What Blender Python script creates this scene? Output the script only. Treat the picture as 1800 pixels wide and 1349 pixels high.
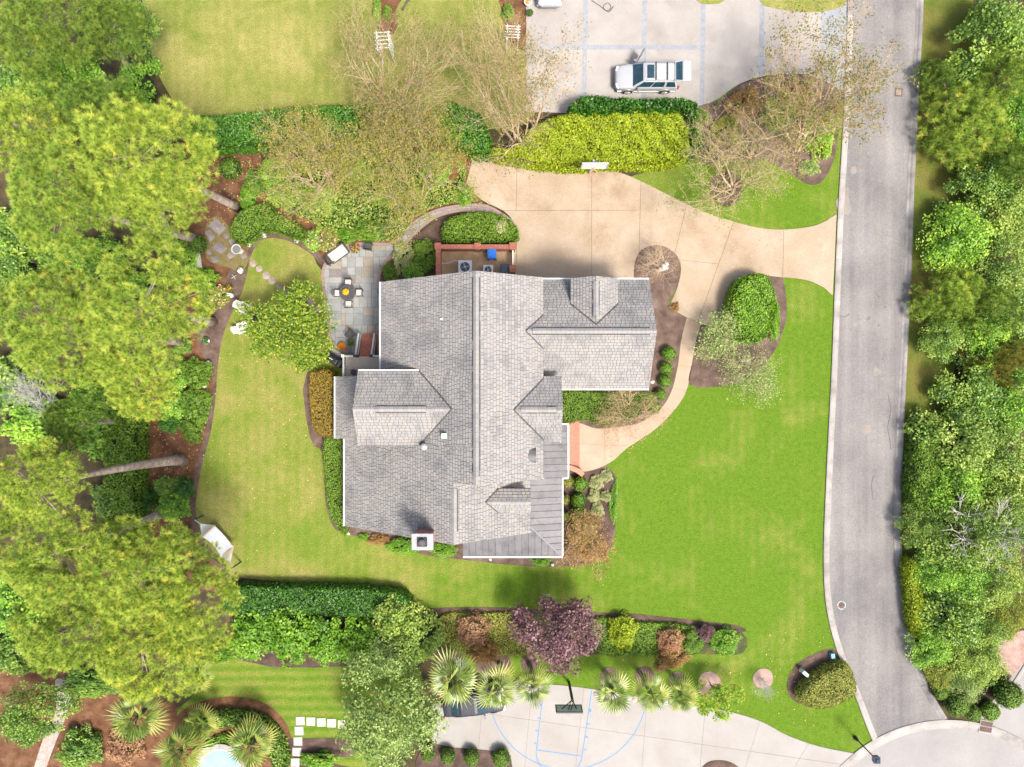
import bpy, bmesh, math, random
import numpy as np
from mathutils import Vector, Matrix
for o in list(bpy.data.objects): bpy.data.objects.remove(o)
sc = bpy.context.scene
R = math.radians
# ---------------------------------------------------------------- camera, sky, sun, exposure
CAMH = 52.0          # metres above the ground
S = 23.5             # photo pixels per metre on the ground
cd = bpy.data.cameras.new('camera'); cam = bpy.data.objects.new('camera', cd)
sc.collection.objects.link(cam); sc.camera = cam
cd.sensor_width = 36; cd.lens = 18/(900/S/CAMH); cd.clip_start = 0.5; cd.clip_end = 500
cam.location = (0, 0, CAMH)
SUN_EL, SUN_AZ = 60, 139       # azimuth measured clockwise from +Y (photo up)
sv = Vector((math.cos(R(SUN_EL))*math.sin(R(SUN_AZ)), math.cos(R(SUN_EL))*math.cos(R(SUN_AZ)), math.sin(R(SUN_EL))))
w = bpy.data.worlds.new('World'); sc.world = w; w.use_nodes = True
nt = w.node_tree; bg = nt.nodes['Background']
sky = nt.nodes.new('ShaderNodeTexSky'); sky.sky_type = 'NISHITA'; sky.sun_disc = False
sky.sun_elevation = R(SUN_EL); sky.sun_rotation = R(SUN_AZ); sky.dust_density = 5.0; sky.air_density = 1.0; sky.ozone_density = 1.0
nt.links.new(sky.outputs[0], bg.inputs[0]); bg.inputs[1].default_value = 0.13
sl = bpy.data.lights.new('sun', 'SUN'); so = bpy.data.objects.new('sun', sl); sc.collection.objects.link(so)
sl.energy = 2.7; sl.angle = R(12.0); sl.color = (1.0, 0.94, 0.85)
so.rotation_euler = (-sv).to_track_quat('-Z', 'Y').to_euler(); so.location = sv*80
sc.view_settings.view_transform = 'Standard'; sc.view_settings.look = 'None'
sc.view_settings.exposure = 1.08; sc.view_settings.gamma = 1
sc.render.engine = 'CYCLES'
try:
    sc.cycles.max_bounces = 6; sc.cycles.diffuse_bounces = 3; sc.cycles.glossy_bounces = 2; sc.cycles.transmission_bounces = 4; sc.cycles.transparent_max_bounces = 4
except Exception: pass

rnd = random.Random(7)
COL = sc.collection
def G(px, py):                       # photo pixel -> ground point
    return ((px-900)/S, -(py-674.5)/S)
def P(px, py, z):                    # photo pixel seen at height z -> world point
    k = (CAMH-z)/CAMH
    return Vector(((px-900)/S*k, -(py-674.5)/S*k, z))
def GP(pts): return [G(*p) for p in pts]
def PP(pts, z): return [tuple(P(x, y, z)[:2]) for x, y in pts]

# ---------------------------------------------------------------- materials
MATS = {}
def _new(name):
    m = bpy.data.materials.new(name); m.use_nodes = True; MATS[name] = m
    return m, m.node_tree, m.node_tree.nodes['Principled BSDF']
def _noise(t, co, scale, detail=4, rough=.6, dist=0):
    n = t.nodes.new('ShaderNodeTexNoise'); n.inputs['Scale'].default_value = scale
    n.inputs['Detail'].default_value = detail; n.inputs['Roughness'].default_value = rough; n.inputs['Distortion'].default_value = dist
    if co is not None: t.links.new(co, n.inputs['Vector'])
    return n.outputs['Fac']
def _ramp(t, fac, cols, lo=.3, hi=.7):
    r = t.nodes.new('ShaderNodeValToRGB'); e = r.color_ramp.elements
    while len(e) < len(cols): e.new(.5)
    for i, c in enumerate(cols):
        e[i].position = lo+(hi-lo)*i/max(1, len(cols)-1); e[i].color = (*c[:3], 1)
    t.links.new(fac, r.inputs['Fac']); return r.outputs['Color']
def _mix(t, a, b, fac, mode='MIX'):
    n = t.nodes.new('ShaderNodeMix'); n.data_type = 'RGBA'; n.blend_type = mode
    for s, v in ((n.inputs[6], a), (n.inputs[7], b)):
        if isinstance(v, tuple): s.default_value = (*v[:3], 1)
        else: t.links.new(v, s)
    if isinstance(fac, (int, float)): n.inputs[0].default_value = fac
    else: t.links.new(fac, n.inputs[0])
    return n.outputs[2]
def _math(t, op, a, b=0.0, clamp=False):
    n = t.nodes.new('ShaderNodeMath'); n.operation = op; n.use_clamp = clamp
    for s, v in ((n.inputs[0], a), (n.inputs[1], b)):
        if isinstance(v, (int, float)): s.default_value = v
        else: t.links.new(v, s)
    return n.outputs[0]
def _bump(t, b, h, strength, dist=.02):
    n = t.nodes.new('ShaderNodeBump'); n.inputs['Strength'].default_value = strength; n.inputs['Distance'].default_value = dist
    t.links.new(h, n.inputs['Height']); t.links.new(n.outputs['Normal'], b.inputs['Normal'])
def coords(t, kind='Object'):
    return t.nodes.new('ShaderNodeTexCoord').outputs[kind]
def pmat(name, cols, scale=2.0, rough=.85, fine=None, bump=0, bscale=25, metal=0, spec=.3, lo=.3, hi=.7, detail=5, dist=0, objrand=0, kind='Object'):
    """base colour ramp over a noise, an optional fine speckle, optional bump"""
    m, t, b = _new(name)
    b.inputs['Roughness'].default_value = rough; b.inputs['Metallic'].default_value = metal
    b.inputs['Specular IOR Level'].default_value = spec
    co = coords(t, kind)
    if len(cols) == 1: c = None; b.inputs['Base Color'].default_value = (*cols[0], 1)
    else:
        c = _ramp(t, _noise(t, co, scale, detail, .6, dist), cols, lo, hi)
    if fine:
        f = _ramp(t, _noise(t, co, fine[0], 3, .7), [(1-fine[1],)*3, (1+fine[1]*.6,)*3], .3, .7)
        c = _mix(t, c if c is not None else cols[0], f, 1.0, 'MULTIPLY')
    if objrand:
        oi = t.nodes.new('ShaderNodeObjectInfo').outputs['Random']
        f = _ramp(t, oi, [(1-objrand,)*3, (1+objrand,)*3], 0, 1)
        c = _mix(t, c if c is not None else cols[0], f, 1.0, 'MULTIPLY')
    if c is not None: t.links.new(c, b.inputs['Base Color'])
    if bump: _bump(t, b, _noise(t, co, bscale, 4, .7), bump)
    return m
def leafmat(name, cols, trans=.3, spec=.35, rough=.5, hue=.12):
    """foliage: colour ramp over the per-leaf attribute rnd, a little different on each plant"""
    m, t, b = _new(name)
    a = t.nodes.new('ShaderNodeAttribute'); a.attribute_name = 'rnd'
    c = _ramp(t, a.outputs['Fac'], cols, 0.05, .95)
    oi = t.nodes.new('ShaderNodeObjectInfo').outputs['Random']
    c = _mix(t, c, _ramp(t, oi, [(1-hue, 1-hue*.6, 1-hue), (1+hue, 1+hue*.6, 1)], 0, 1), 1.0, 'MULTIPLY')
    t.links.new(c, b.inputs['Base Color']); b.inputs['Roughness'].default_value = rough
    b.inputs['Specular IOR Level'].default_value = spec
    tr = t.nodes.new('ShaderNodeBsdfTranslucent'); t.links.new(c, tr.inputs['Color'])
    mx = t.nodes.new('ShaderNodeMixShader'); mx.inputs[0].default_value = trans
    t.links.new(b.outputs[0], mx.inputs[1]); t.links.new(tr.outputs[0], mx.inputs[2])
    t.links.new(mx.outputs[0], t.nodes['Material Output'].inputs['Surface'])
    return m

# ---------------------------------------------------------------- object helpers
def new_obj(name, me, mat=None, parent=None, loc=None):
    o = bpy.data.objects.new(name, me); COL.objects.link(o); o.parent = parent
    if loc is not None: o.location = loc
    if mat is not None and me is not None:
        if len(me.materials) == 0: me.materials.append(mat)
        else:
            o.material_slots[0].link = 'OBJECT'; o.material_slots[0].material = mat
    return o
def tag(o, label=None, cat=None, group=None, kind=None):
    if label: o['label'] = label
    if cat: o['category'] = cat
    if group: o['group'] = group
    if kind: o['kind'] = kind
    return o
def thing(name, label, cat, loc=(0, 0, 0), rz=0, group=None):
    o = bpy.data.objects.new(name, None); COL.objects.link(o); o.empty_display_size = .3
    o.location = loc; o.rotation_euler = (0, 0, rz)
    return tag(o, label, cat, group)
def copy_tree(o, parent=None):
    c = o.copy(); COL.objects.link(c); c.parent = parent
    for ch in o.children: copy_tree(ch, c)
    return c
def dup(root, label, loc, rz=0, scale=None):
    r = copy_tree(root); r.location = loc; r.rotation_euler = (0, 0, rz); r['label'] = label
    if scale: r.scale = scale
    return r

class MB:
    def __init__(s): s.v = []; s.f = []
    def add(s, vs, fs):
        n = len(s.v); s.v += [tuple(v) for v in vs]; s.f += [tuple(i+n for i in f) for f in fs]; return s
    def box(s, cx, cy, cz, sx, sy, sz, rz=0, rx=0, ry=0, top=1.0):
        M = Matrix.Translation((cx, cy, cz)) @ Matrix.Rotation(rz, 4, 'Z') @ Matrix.Rotation(ry, 4, 'Y') @ Matrix.Rotation(rx, 4, 'X')
        vs = []
        for z in (-1, 1):
            k = top if z > 0 else 1
            for x, y in ((-1, -1), (1, -1), (1, 1), (-1, 1)): vs.append(M @ Vector((x*sx/2*k, y*sy/2*k, z*sz/2)))
        return s.add(vs, [(0, 3, 2, 1), (4, 5, 6, 7), (0, 1, 5, 4), (1, 2, 6, 5), (2, 3, 7, 6), (3, 0, 4, 7)])
    def tube(s, pts, rad, n=8, cap=True):
        pts = [Vector(p) for p in pts]
        if not isinstance(rad, (list, tuple)): rad = [rad]*len(pts)
        vs = []; fs = []
        for i, p in enumerate(pts):
            d = (pts[min(i+1, len(pts)-1)]-pts[max(i-1, 0)]).normalized()
            a = d.cross(Vector((0, 0, 1)))
            if a.length < 1e-3: a = Vector((1, 0, 0))
            a.normalize(); b = d.cross(a)
            for k in range(n):
                t = 2*math.pi*k/n; vs.append(p+(a*math.cos(t)+b*math.sin(t))*rad[i])
        for i in range(len(pts)-1):
            for k in range(n):
                fs.append((i*n+k, i*n+(k+1) % n, (i+1)*n+(k+1) % n, (i+1)*n+k))
        if cap:
            fs.append(tuple(range(n))[::-1]); fs.append(tuple((len(pts)-1)*n+k for k in range(n)))
        return s.add(vs, fs)
    def lathe(s, prof, n=20, c=(0, 0, 0)):
        vs = []; fs = []
        for r, z in prof:
            for k in range(n):
                t = 2*math.pi*k/n; vs.append((c[0]+r*math.cos(t), c[1]+r*math.sin(t), c[2]+z))
        for i in range(len(prof)-1):
            for k in range(n): fs.append((i*n+k, i*n+(k+1) % n, (i+1)*n+(k+1) % n, (i+1)*n+k))
        fs.append(tuple(range(n))[::-1]); fs.append(tuple((len(prof)-1)*n+k for k in range(n)))
        return s.add(vs, fs)
    def prism(s, poly, z0, z1):
        """poly: plan outline; z1 may be a function of x,y"""
        n = len(poly)
        if area2(poly) < 0: poly = poly[::-1]
        zt = z1 if callable(z1) else (lambda x, y: z1); zb = z0 if callable(z0) else (lambda x, y: z0)
        vs = [(x, y, zb(x, y)) for x, y in poly]+[(x, y, zt(x, y)) for x, y in poly]
        fs = [tuple(range(n))[::-1], tuple(range(n, 2*n))]+[(i, (i+1) % n, n+(i+1) % n, n+i) for i in range(n)]
        return s.add(vs, fs)
    def build(s, name, mat, parent=None, loc=None, smooth=False, bevel=0, subsurf=0):
        me = bpy.data.meshes.new(name); me.from_pydata(s.v, [], s.f); me.update()
        if smooth: me.polygons.foreach_set('use_smooth', [True]*len(me.polygons))
        o = new_obj(name, me, mat, parent, loc)
        if bevel:
            b = o.modifiers.new('bevel', 'BEVEL'); b.width = bevel; b.segments = 2; b.limit_method = 'ANGLE'
        if subsurf:
            b = o.modifiers.new('sub', 'SUBSURF'); b.levels = subsurf; b.render_levels = subsurf
        return o
def area2(p): return sum(p[i][0]*p[(i+1) % len(p)][1]-p[(i+1) % len(p)][0]*p[i][1] for i in range(len(p)))
def smooth(pts, n=5, closed=True):
    m = len(pts); out = []
    rng_ = range(m if closed else m-1)
    for i in rng_:
        g = (lambda k: pts[k % m]) if closed else (lambda k: pts[max(0, min(m-1, k))])
        p0, p1, p2, p3 = g(i-1), g(i), g(i+1), g(i+2)
        for j in range(n):
            t = j/n; t2 = t*t; t3 = t2*t
            out.append(tuple(.5*((2*p1[k])+(-p0[k]+p2[k])*t+(2*p0[k]-5*p1[k]+4*p2[k]-p3[k])*t2+(-p0[k]+3*p1[k]-3*p2[k]+p3[k])*t3) for k in range(2)))
    if not closed: out.append(tuple(pts[-1]))
    return out
def clip_half(poly, p, nrm, off=0):
    """keep the side where (x-p).nrm >= off"""
    out = []; m = len(poly)
    for i in range(m):
        a, b = poly[i], poly[(i+1) % m]
        da = (a[0]-p[0])*nrm[0]+(a[1]-p[1])*nrm[1]-off; db = (b[0]-p[0])*nrm[0]+(b[1]-p[1])*nrm[1]-off
        if da >= 0: out.append(a)
        if (da >= 0) != (db >= 0):
            t = da/(da-db); out.append((a[0]+(b[0]-a[0])*t, a[1]+(b[1]-a[1])*t))
    return out
def clip_convex(subj, clip):
    if area2(clip) < 0: clip = clip[::-1]
    for i in range(len(clip)):
        a, b = clip[i], clip[(i+1) % len(clip)]
        d = (b[0]-a[0], b[1]-a[1]); L = math.hypot(*d)
        if L < 1e-9: continue
        subj = clip_half(subj, a, (-d[1]/L, d[0]/L))
        if len(subj) < 3: return []
    return subj
def split_lines(poly, lines, gap=.014):
    """cut a plan outline along lines (two points each); returns the pieces"""
    ps = [poly]
    for a, b in lines:
        d = (b[0]-a[0], b[1]-a[1]); L = math.hypot(*d); n = (-d[1]/L, d[0]/L); q = []
        for p in ps:
            for s in (1, -1):
                c = clip_half(p, a, (n[0]*s, n[1]*s), gap)
                if len(c) > 2 and abs(area2(c)) > .05: q.append(c)
        ps = q
    return ps
def sheet(name, poly, z, mat, thick=.3, parent=None, kind='structure'):
    o = MB().prism(poly, z-thick, z).build(name, mat, parent)
    if parent is None and kind: o['kind'] = kind
    return o
def offset_line(pts, d):
    out = []
    for i in range(len(pts)):
        a = pts[max(0, i-1)]; b = pts[min(len(pts)-1, i+1)]
        dx, dy = b[0]-a[0], b[1]-a[1]; L = math.hypot(dx, dy) or 1
        out.append((pts[i][0]-dy/L*d, pts[i][1]+dx/L*d))
    return out
def resample(pts, step):
    out = [pts[0]]; acc = 0
    for a, b in zip(pts, pts[1:]):
        L = math.hypot(b[0]-a[0], b[1]-a[1]); t = step-acc
        while t <= L:
            out.append((a[0]+(b[0]-a[0])*t/L, a[1]+(b[1]-a[1])*t/L)); t += step
        acc = L-(t-step)
    return out
def inside(poly, X, Y):
    p = np.array(poly); x0, y0 = p[:, 0], p[:, 1]; x1, y1 = np.roll(x0, -1), np.roll(y0, -1)
    r = np.zeros(len(X), bool)
    for a, b, c, d in zip(x0, y0, x1, y1):
        if b == d: continue
        k = ((b > Y) != (d > Y)) & (X < (c-a)*(Y-b)/(d-b)+a); r ^= k
    return r
def edge_dist(poly, X, Y):
    p = np.array(poly); best = np.full(len(X), 1e9); nx = np.zeros(len(X)); ny = np.zeros(len(X))
    for i in range(len(p)):
        a = p[i]; b = p[(i+1) % len(p)]; d = b-a; L2 = max(1e-9, d@d)
        t = np.clip(((X-a[0])*d[0]+(Y-a[1])*d[1])/L2, 0, 1)
        dx = X-(a[0]+d[0]*t); dy = Y-(a[1]+d[1]*t); q = np.hypot(dx, dy); k = q < best
        best = np.where(k, q, best); nx = np.where(k, -dx/np.maximum(q, 1e-6), nx); ny = np.where(k, -dy/np.maximum(q, 1e-6), ny)
    return best, nx, ny
def np_mesh(name, V, F, rndv=None, dom='FACE'):
    """V (N,3), F (M,k) uniform faces, rndv (M,) per-face value"""
    me = bpy.data.meshes.new(name); M, k = F.shape
    me.vertices.add(len(V)); me.vertices.foreach_set('co', np.ascontiguousarray(V, np.float32).ravel())
    me.loops.add(M*k); me.loops.foreach_set('vertex_index', np.ascontiguousarray(F, np.int32).ravel())
    me.polygons.add(M); me.polygons.foreach_set('loop_start', np.arange(0, M*k, k, dtype=np.int32))
    try: me.polygons.foreach_set('loop_total', np.full(M, k, np.int32))
    except Exception: pass
    me.update(calc_edges=True)
    if rndv is not None:
        at = me.attributes.new('rnd', 'FLOAT', dom); at.data.foreach_set('value', np.ascontiguousarray(rndv, np.float32))
    return me
# ================================================================ ground materials
def lawn_mat(name, dry, mid, lush, xgrad=None, bias=0.0, stripe=0, patch=.5):
    m, t, b = _new(name); b.inputs['Roughness'].default_value = .95; b.inputs['Specular IOR Level'].default_value = .1
    co = coords(t)
    f = _math(t, 'ADD', _math(t, 'MULTIPLY', _math(t, 'SUBTRACT', _noise(t, co, .22, 5, .62, .4), .5), 2.0*patch), .5+bias)
    f = _math(t, 'ADD', f, _math(t, 'MULTIPLY', _math(t, 'SUBTRACT', _noise(t, co, 1.6, 5, .7), .5), .9))
    sp = t.nodes.new('ShaderNodeSeparateXYZ'); t.links.new(co, sp.inputs[0])
    if xgrad:
        g = t.nodes.new('ShaderNodeMapRange'); g.interpolation_type = 'SMOOTHSTEP'
        t.links.new(sp.outputs['X'], g.inputs[0]); g.inputs[1].default_value = xgrad[0]; g.inputs[2].default_value = xgrad[1]
        g.inputs[3].default_value = xgrad[2]; g.inputs[4].default_value = xgrad[3]
        f = _math(t, 'ADD', f, g.outputs[0])
    if stripe:
        wv = t.nodes.new('ShaderNodeTexWave'); wv.wave_type = 'BANDS'; wv.bands_direction = 'X' if stripe > 0 else 'Y'
        wv.inputs['Scale'].default_value = .42; wv.inputs['Distortion'].default_value = 1.2; wv.inputs['Detail'].default_value = 2
        t.links.new(co, wv.inputs['Vector']); f = _math(t, 'ADD', f, _math(t, 'MULTIPLY', _math(t, 'SUBTRACT', wv.outputs['Fac'], .5), .16*abs(stripe)))
    c = _ramp(t, f, [dry, mid, lush], .1, .9)
    sp0 = _ramp(t, _noise(t, co, 3.2, 5, .75), [(.74, .78, .7), (1.2, 1.16, 1.2)], .32, .68)
    c = _mix(t, c, sp0, .8, 'MULTIPLY')
    sp1 = _ramp(t, _noise(t, co, 10, 4, .8), [(.55,)*3, (1.4,)*3], .32, .68)
    sp2 = _ramp(t, _noise(t, co, 34, 3, .75), [(.62, .66, .55), (1.32, 1.28, 1.3)], .32, .68)
    c = _mix(t, _mix(t, c, sp1, .75, 'MULTIPLY'), sp2, .85, 'MULTIPLY')
    t.links.new(c, b.inputs['Base Color']); _bump(t, b, _noise(t, co, 30, 4, .8), .8, .05)
    return m
M_lawn = lawn_mat('lawn_grass', (.265, .245, .08), (.178, .215, .040), (.102, .182, .016), (-16, 8, -.14, .38), .03, .8, .95)
M_drylawn = lawn_mat('dry_lawn_grass', (.32, .285, .105), (.235, .24, .066), (.15, .19, .035), None, .03, .6, 1.0)
M_verge = lawn_mat('verge_grass', (.19, .15, .05), (.12, .135, .028), (.07, .12, .018), None, .0, 0, .7)
M_lowlawn = lawn_mat('striped_lawn_grass', (.24, .22, .06), (.15, .21, .03), (.075, .17, .012), None, .05, -2.2, .4)
M_litter = pmat('leaf_litter', [(0.022, 0.024, 0.013), (0.063, 0.050, 0.024), (0.101, 0.071, 0.031)], 1.2, .95, (28, .5), .8, 24)
M_straw = pmat('pine_straw', [(0.077, 0.034, 0.016), (0.142, 0.066, 0.032), (0.202, 0.106, 0.060)], 1.4, .95, (26, .45), .8, 30)
M_mulch = pmat('bark_mulch', [(0.072, 0.047, 0.036), (0.128, 0.085, 0.066), (0.187, 0.136, 0.111)], 1.1, .95, (30, .55), .9, 32)
M_darkmulch = pmat('dark_mulch', [(.05, .032, .026), (.09, .058, .045), (.15, .10, .08)], 1.1, .95, (30, .5), .9, 32)
M_gravel = pmat('pale_gravel', [(.30, .24, .21), (.46, .39, .35)], 3, .95, (22, .4), .8, 30)
M_pinkgravel = pmat('pink_gravel', [(0.272, 0.168, 0.136), (0.416, 0.296, 0.256)], 1.5, .95, (20, .35), .8, 30)
M_asph = pmat('asphalt', [(0.141, 0.137, 0.136), (0.203, 0.192, 0.186), (0.253, 0.239, 0.229)], .16, .92, (13, .30), .6, 40, lo=.30, hi=.70, detail=9)
def tracks(m):          # long wheel-path streaks worn along the road
    t = m.node_tree; b = t.nodes['Principled BSDF']; lk = b.inputs['Base Color'].links[0].from_socket
    mp = t.nodes.new('ShaderNodeMapping'); mp.inputs['Scale'].default_value = (1.0, .045, 1); t.links.new(coords(t), mp.inputs[0])
    c = _mix(t, lk, _ramp(t, _noise(t, mp.outputs[0], .95, 4, .6), [(.80, .80, .82), (1.16, 1.15, 1.13)], .3, .7), 1.0, 'MULTIPLY')
    t.links.new(c, b.inputs['Base Color'])
tracks(M_asph)
M_asphlight = pmat('bleached_asphalt', [(0.248, 0.233, 0.228), (0.310, 0.296, 0.285)], .3, .92, (42, .3), .6, 50)
M_patch = pmat('asphalt_patch', [(0.204, 0.184, 0.163), (0.272, 0.245, 0.218)], 1.1, .92, (40, .3), .4, 50)
M_darkpatch = pmat('asphalt_dark_patch', [(.10, .095, .10), (.17, .16, .165)], 1.1, .92, (40, .35), .4, 50)
M_kerb = pmat('kerb_concrete', [(0.206, 0.189, 0.172), (0.310, 0.288, 0.267), (0.361, 0.344, 0.318)], .7, .9, (24, .25), .4, 40, objrand=.08)
M_kerbdark = pmat('weathered_kerb', [(0.112, 0.103, 0.107), (0.206, 0.194, 0.189), (0.310, 0.292, 0.275)], .6, .9, (24, .3), .4, 40, objrand=.12)
def stained(name, cols, stain, sc_, objrand, fine):
    m = pmat(name, cols, .5, .9, fine, .5, 60, detail=7, objrand=objrand); t = m.node_tree; b = t.nodes['Principled BSDF']
    lk = b.inputs['Base Color'].links[0].from_socket; co = coords(t)
    f = t.nodes.new('ShaderNodeMapRange'); f.interpolation_type = 'SMOOTHSTEP'; t.links.new(_noise(t, co, sc_, 8, .68, .3), f.inputs[0]); f.inputs[1].default_value = .50; f.inputs[2].default_value = .70; f.inputs[4].default_value = .68
    t.links.new(_mix(t, lk, stain, f.outputs[0]), b.inputs['Base Color']); return m
M_drive = stained('tan_aggregate', [(0.309, 0.237, 0.162), (0.346, 0.270, 0.192), (0.387, 0.312, 0.236)], (.20, .135, .075), .21, .05, (15, .22))
M_path = pmat('peach_aggregate', [(0.336, 0.248, 0.176), (0.412, 0.320, 0.240)], .6, .9, (38, .2), .5, 60, objrand=.03)
M_conc = stained('pale_concrete', [(0.279, 0.256, 0.233), (0.312, 0.288, 0.265), (0.335, 0.316, 0.293)], (.225, .20, .18), .24, .04, (15, .10))
M_conc2 = stained('court_concrete', [(0.279, 0.259, 0.237), (0.302, 0.286, 0.265), (0.321, 0.304, 0.286)], (.27, .245, .22), .22, .03, (15, .08))
M_band = pmat('grey_paver_band', [(0.218, 0.235, 0.252), (0.286, 0.302, 0.328)], 3, .88, (20, .2), .3, 40)
M_joint = pmat('joint_earth', [(.12, .08, .05), (.18, .13, .09)], 3, .95)
M_blue = pmat('blue_court_paint', [(.045, .16, .36), (.07, .22, .46)], 5, .6)
M_soil = pmat('subsoil', [(.06, .04, .025), (.09, .06, .04)], 3, .95)

# ================================================================ the ground
def layer(name, pts, z, mat, n=4, closed_smooth=True):
    g = GP(pts)
    return sheet(name, smooth(g, n) if closed_smooth else g, z, mat, .25)
gr = MB().prism([(-140, -120), (140, -120), (140, 120), (-140, 120)], -.4, 0).build('ground', M_litter); gr['kind'] = 'structure'
# lawns
layer('lawn', [(445, 430), (436, 462), (428, 492), (415, 525), (397, 562), (384, 600), (379, 640), (375, 700), (366, 760), (352, 815), (342, 870), (340, 905), (352, 940), (380, 985), (405, 1018), (430, 1034), (500, 1040), (620, 1120), (800, 1170), (1000, 1230), (1250, 1290), (1420, 1330), (1500, 1335), (1545, 1300), (1510, 1210), (1475, 1130), (1455, 1060), (1453, 900), (1462, 720), (1468, 560), (1475, 420), (1480, 300), (1484, 180), (1400, 150), (1300, 150), (1215, 200), (1190, 280), (1050, 330), (850, 420), (700, 440), (580, 480), (545, 442), (512, 424), (480, 417)], .010, M_lawn, 4)
layer('dry_lawn', [(255, -260), (262, 40), (270, 110), (300, 170), (335, 215), (520, 230), (760, 230), (925, 215), (930, 120), (930, -260)], .010, M_drylawn, 3)
layer('roadside_verge', [(1618, -260), (1612, 120), (1604, 300), (1598, 450), (1590, 600), (1582, 760), (1576, 900), (1584, 1000), (1600, 1080), (1640, 1060), (1650, 880), (1670, 700), (1690, 560), (1700, 400), (1705, 200), (1710, -260)], .006, M_verge, 3)
layer('striped_lawn', [(330, 1168), (345, 1215), (310, 1260), (400, 1300), (540, 1330), (660, 1349), (720, 1260), (740, 1180), (650, 1150), (480, 1150)], .018, M_lowlawn, 3)
layer('grass_island', [(1335, -40), (1337, 4), (1355, 14), (1395, 21), (1440, 22), (1475, 14), (1487, 2), (1489, -40)], .060, M_drylawn, 3)
layer('grass_tongue', [(1215, -40), (1225, 2), (1248, 8), (1272, 2), (1280, -40)], .060, M_drylawn, 3)
# planting beds
layer('back_garden_bed', [(345, 262), (400, 256), (452, 262), (470, 285), (560, 270), (700, 262), (800, 262), (828, 285), (820, 330), (846, 352), (790, 360), (735, 380), (700, 425), (640, 428), (596, 434), (572, 455), (548, 440), (514, 418), (480, 410), (452, 420), (438, 445), (430, 480), (418, 512), (400, 548), (384, 590), (376, 640), (372, 700), (362, 760), (348, 815), (336, 870), (334, 905), (346, 945), (376, 990), (405, 1024), (380, 1040), (250, 1000), (246, 860), (246, 720), (270, 640), (270, 520), (300, 400)], .020, M_straw, 3)
layer('mulch_margin', [(412, 462), (434, 470), (430, 490), (418, 518), (402, 548), (388, 588), (380, 640), (366, 640), (352, 610), (346, 575), (366, 548), (390, 522), (398, 490)], .023, M_mulch, 3)
layer('bed_edging', [(452, 414), (438, 436), (430, 470), (420, 500), (404, 534), (386, 580), (376, 640), (372, 700), (362, 756), (347, 815), (336, 868), (334, 905), (346, 945), (376, 990), (405, 1024), (411, 1020), (384, 985), (356, 940), (345, 905), (346, 870), (356, 816), (370, 762), (379, 702), (383, 642), (392, 592), (410, 545), (425, 515), (434, 482), (442, 448), (458, 424), (482, 419), (512, 426), (545, 446), (567, 468), (572, 455), (548, 434), (516, 414), (482, 406)], .026, M_mulch, 3)
layer('foundation_bed', [(540, 655), (545, 770), (570, 800), (572, 880), (585, 925), (606, 937), (640, 947), (700, 964), (760, 978), (832, 986), (900, 994), (1000, 996), (1050, 986), (1076, 958), (1084, 900), (1086, 862), (1078, 830), (1050, 815), (1000, 815), (950, 800), (800, 800), (650, 700)], .020, M_mulch, 3)
layer('north_bed', [(676, 500), (672, 478), (690, 455), (712, 436), (745, 404), (775, 386), (810, 378), (850, 378), (885, 388), (903, 402), (905, 432), (770, 432), (770, 500)], .048, M_darkmulch, 3)
layer('driveway_bed', [(1110, 500), (1114, 462), (1124, 440), (1145, 431), (1170, 434), (1190, 450), (1196, 475), (1190, 505), (1176, 540), (1206, 560), (1196, 600), (1190, 645), (1178, 690), (1158, 722), (1120, 745), (1075, 752), (1045, 752), (1020, 744), (985, 745), (960, 700), (1100, 600)], .034, M_mulch, 4)
layer('front_bed', [(1300, 482), (1345, 483), (1374, 487), (1382, 530), (1381, 565), (1365, 610), (1340, 645), (1300, 672), (1250, 681), (1212, 676), (1216, 640), (1224, 600), (1234, 572), (1262, 576)], .046, M_mulch, 4)
layer('roadside_island_bed', [(1222, 196), (1262, 178), (1300, 150), (1350, 136), (1400, 132), (1440, 140), (1470, 160), (1474, 210), (1468, 270), (1455, 305), (1438, 324), (1415, 322), (1385, 303), (1345, 283), (1290, 280), (1226, 282)], .056, M_mulch, 4)
layer('tree_ring', [(1275, 302), (1297, 310), (1305, 332), (1297, 354), (1277, 364), (1256, 355), (1246, 334), (1253, 311)], .030, M_darkmulch, 3)
layer('hedge_bed', [(400, 1026), (500, 1024), (620, 1026), (705, 1034), (728, 1050), (742, 1068), (820, 1067), (910, 1069), (1000, 1076), (1100, 1078), (1200, 1088), (1300, 1101), (1300, 1112), (1200, 1102), (1100, 1110), (1060, 1150), (900, 1150), (780, 1150), (640, 1170), (420, 1160)], .026, M_darkmulch, 3)
layer('kerb_side_bed', [(1464, 1141), (1430, 1150), (1400, 1168), (1385, 1192), (1384, 1214), (1396, 1232), (1430, 1242), (1480, 1230), (1502, 1200), (1490, 1165)], .024, M_darkmulch, 4)
layer('ivy_bed', [(770, 1078), (850, 1076), (925, 1078), (1060, 1086), (1200, 1097), (1302, 1110), (1306, 1148), (1240, 1150), (1100, 1150), (1000, 1145), (900, 1152), (800, 1150), (775, 1130)], .032, pmat('ivy_ground', [(.045, .05, .02), (.07, .085, .03), (.16, .10, .05)], 1.2, .95, (20, .5), 1, 20), 3)
for i, (x, y, r) in enumerate([(880, 1166, 19), (931, 1166, 16), (1071, 1189, 16), (1133, 1189, 18), (1191, 1196, 16), (1247, 1203, 22), (1341, 1193, 18), (790, 1158, 24), (850, 1170, 14)]):
    layer('mulch_ring', [(x+r*math.cos(a)*rnd.uniform(.92, 1.06), y+r*math.sin(a)*rnd.uniform(.92, 1.06)) for a in np.linspace(0, 2*math.pi, 9)[:-1]], .040, M_pinkgravel if i in (5, 6) else M_mulch, 4)
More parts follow.
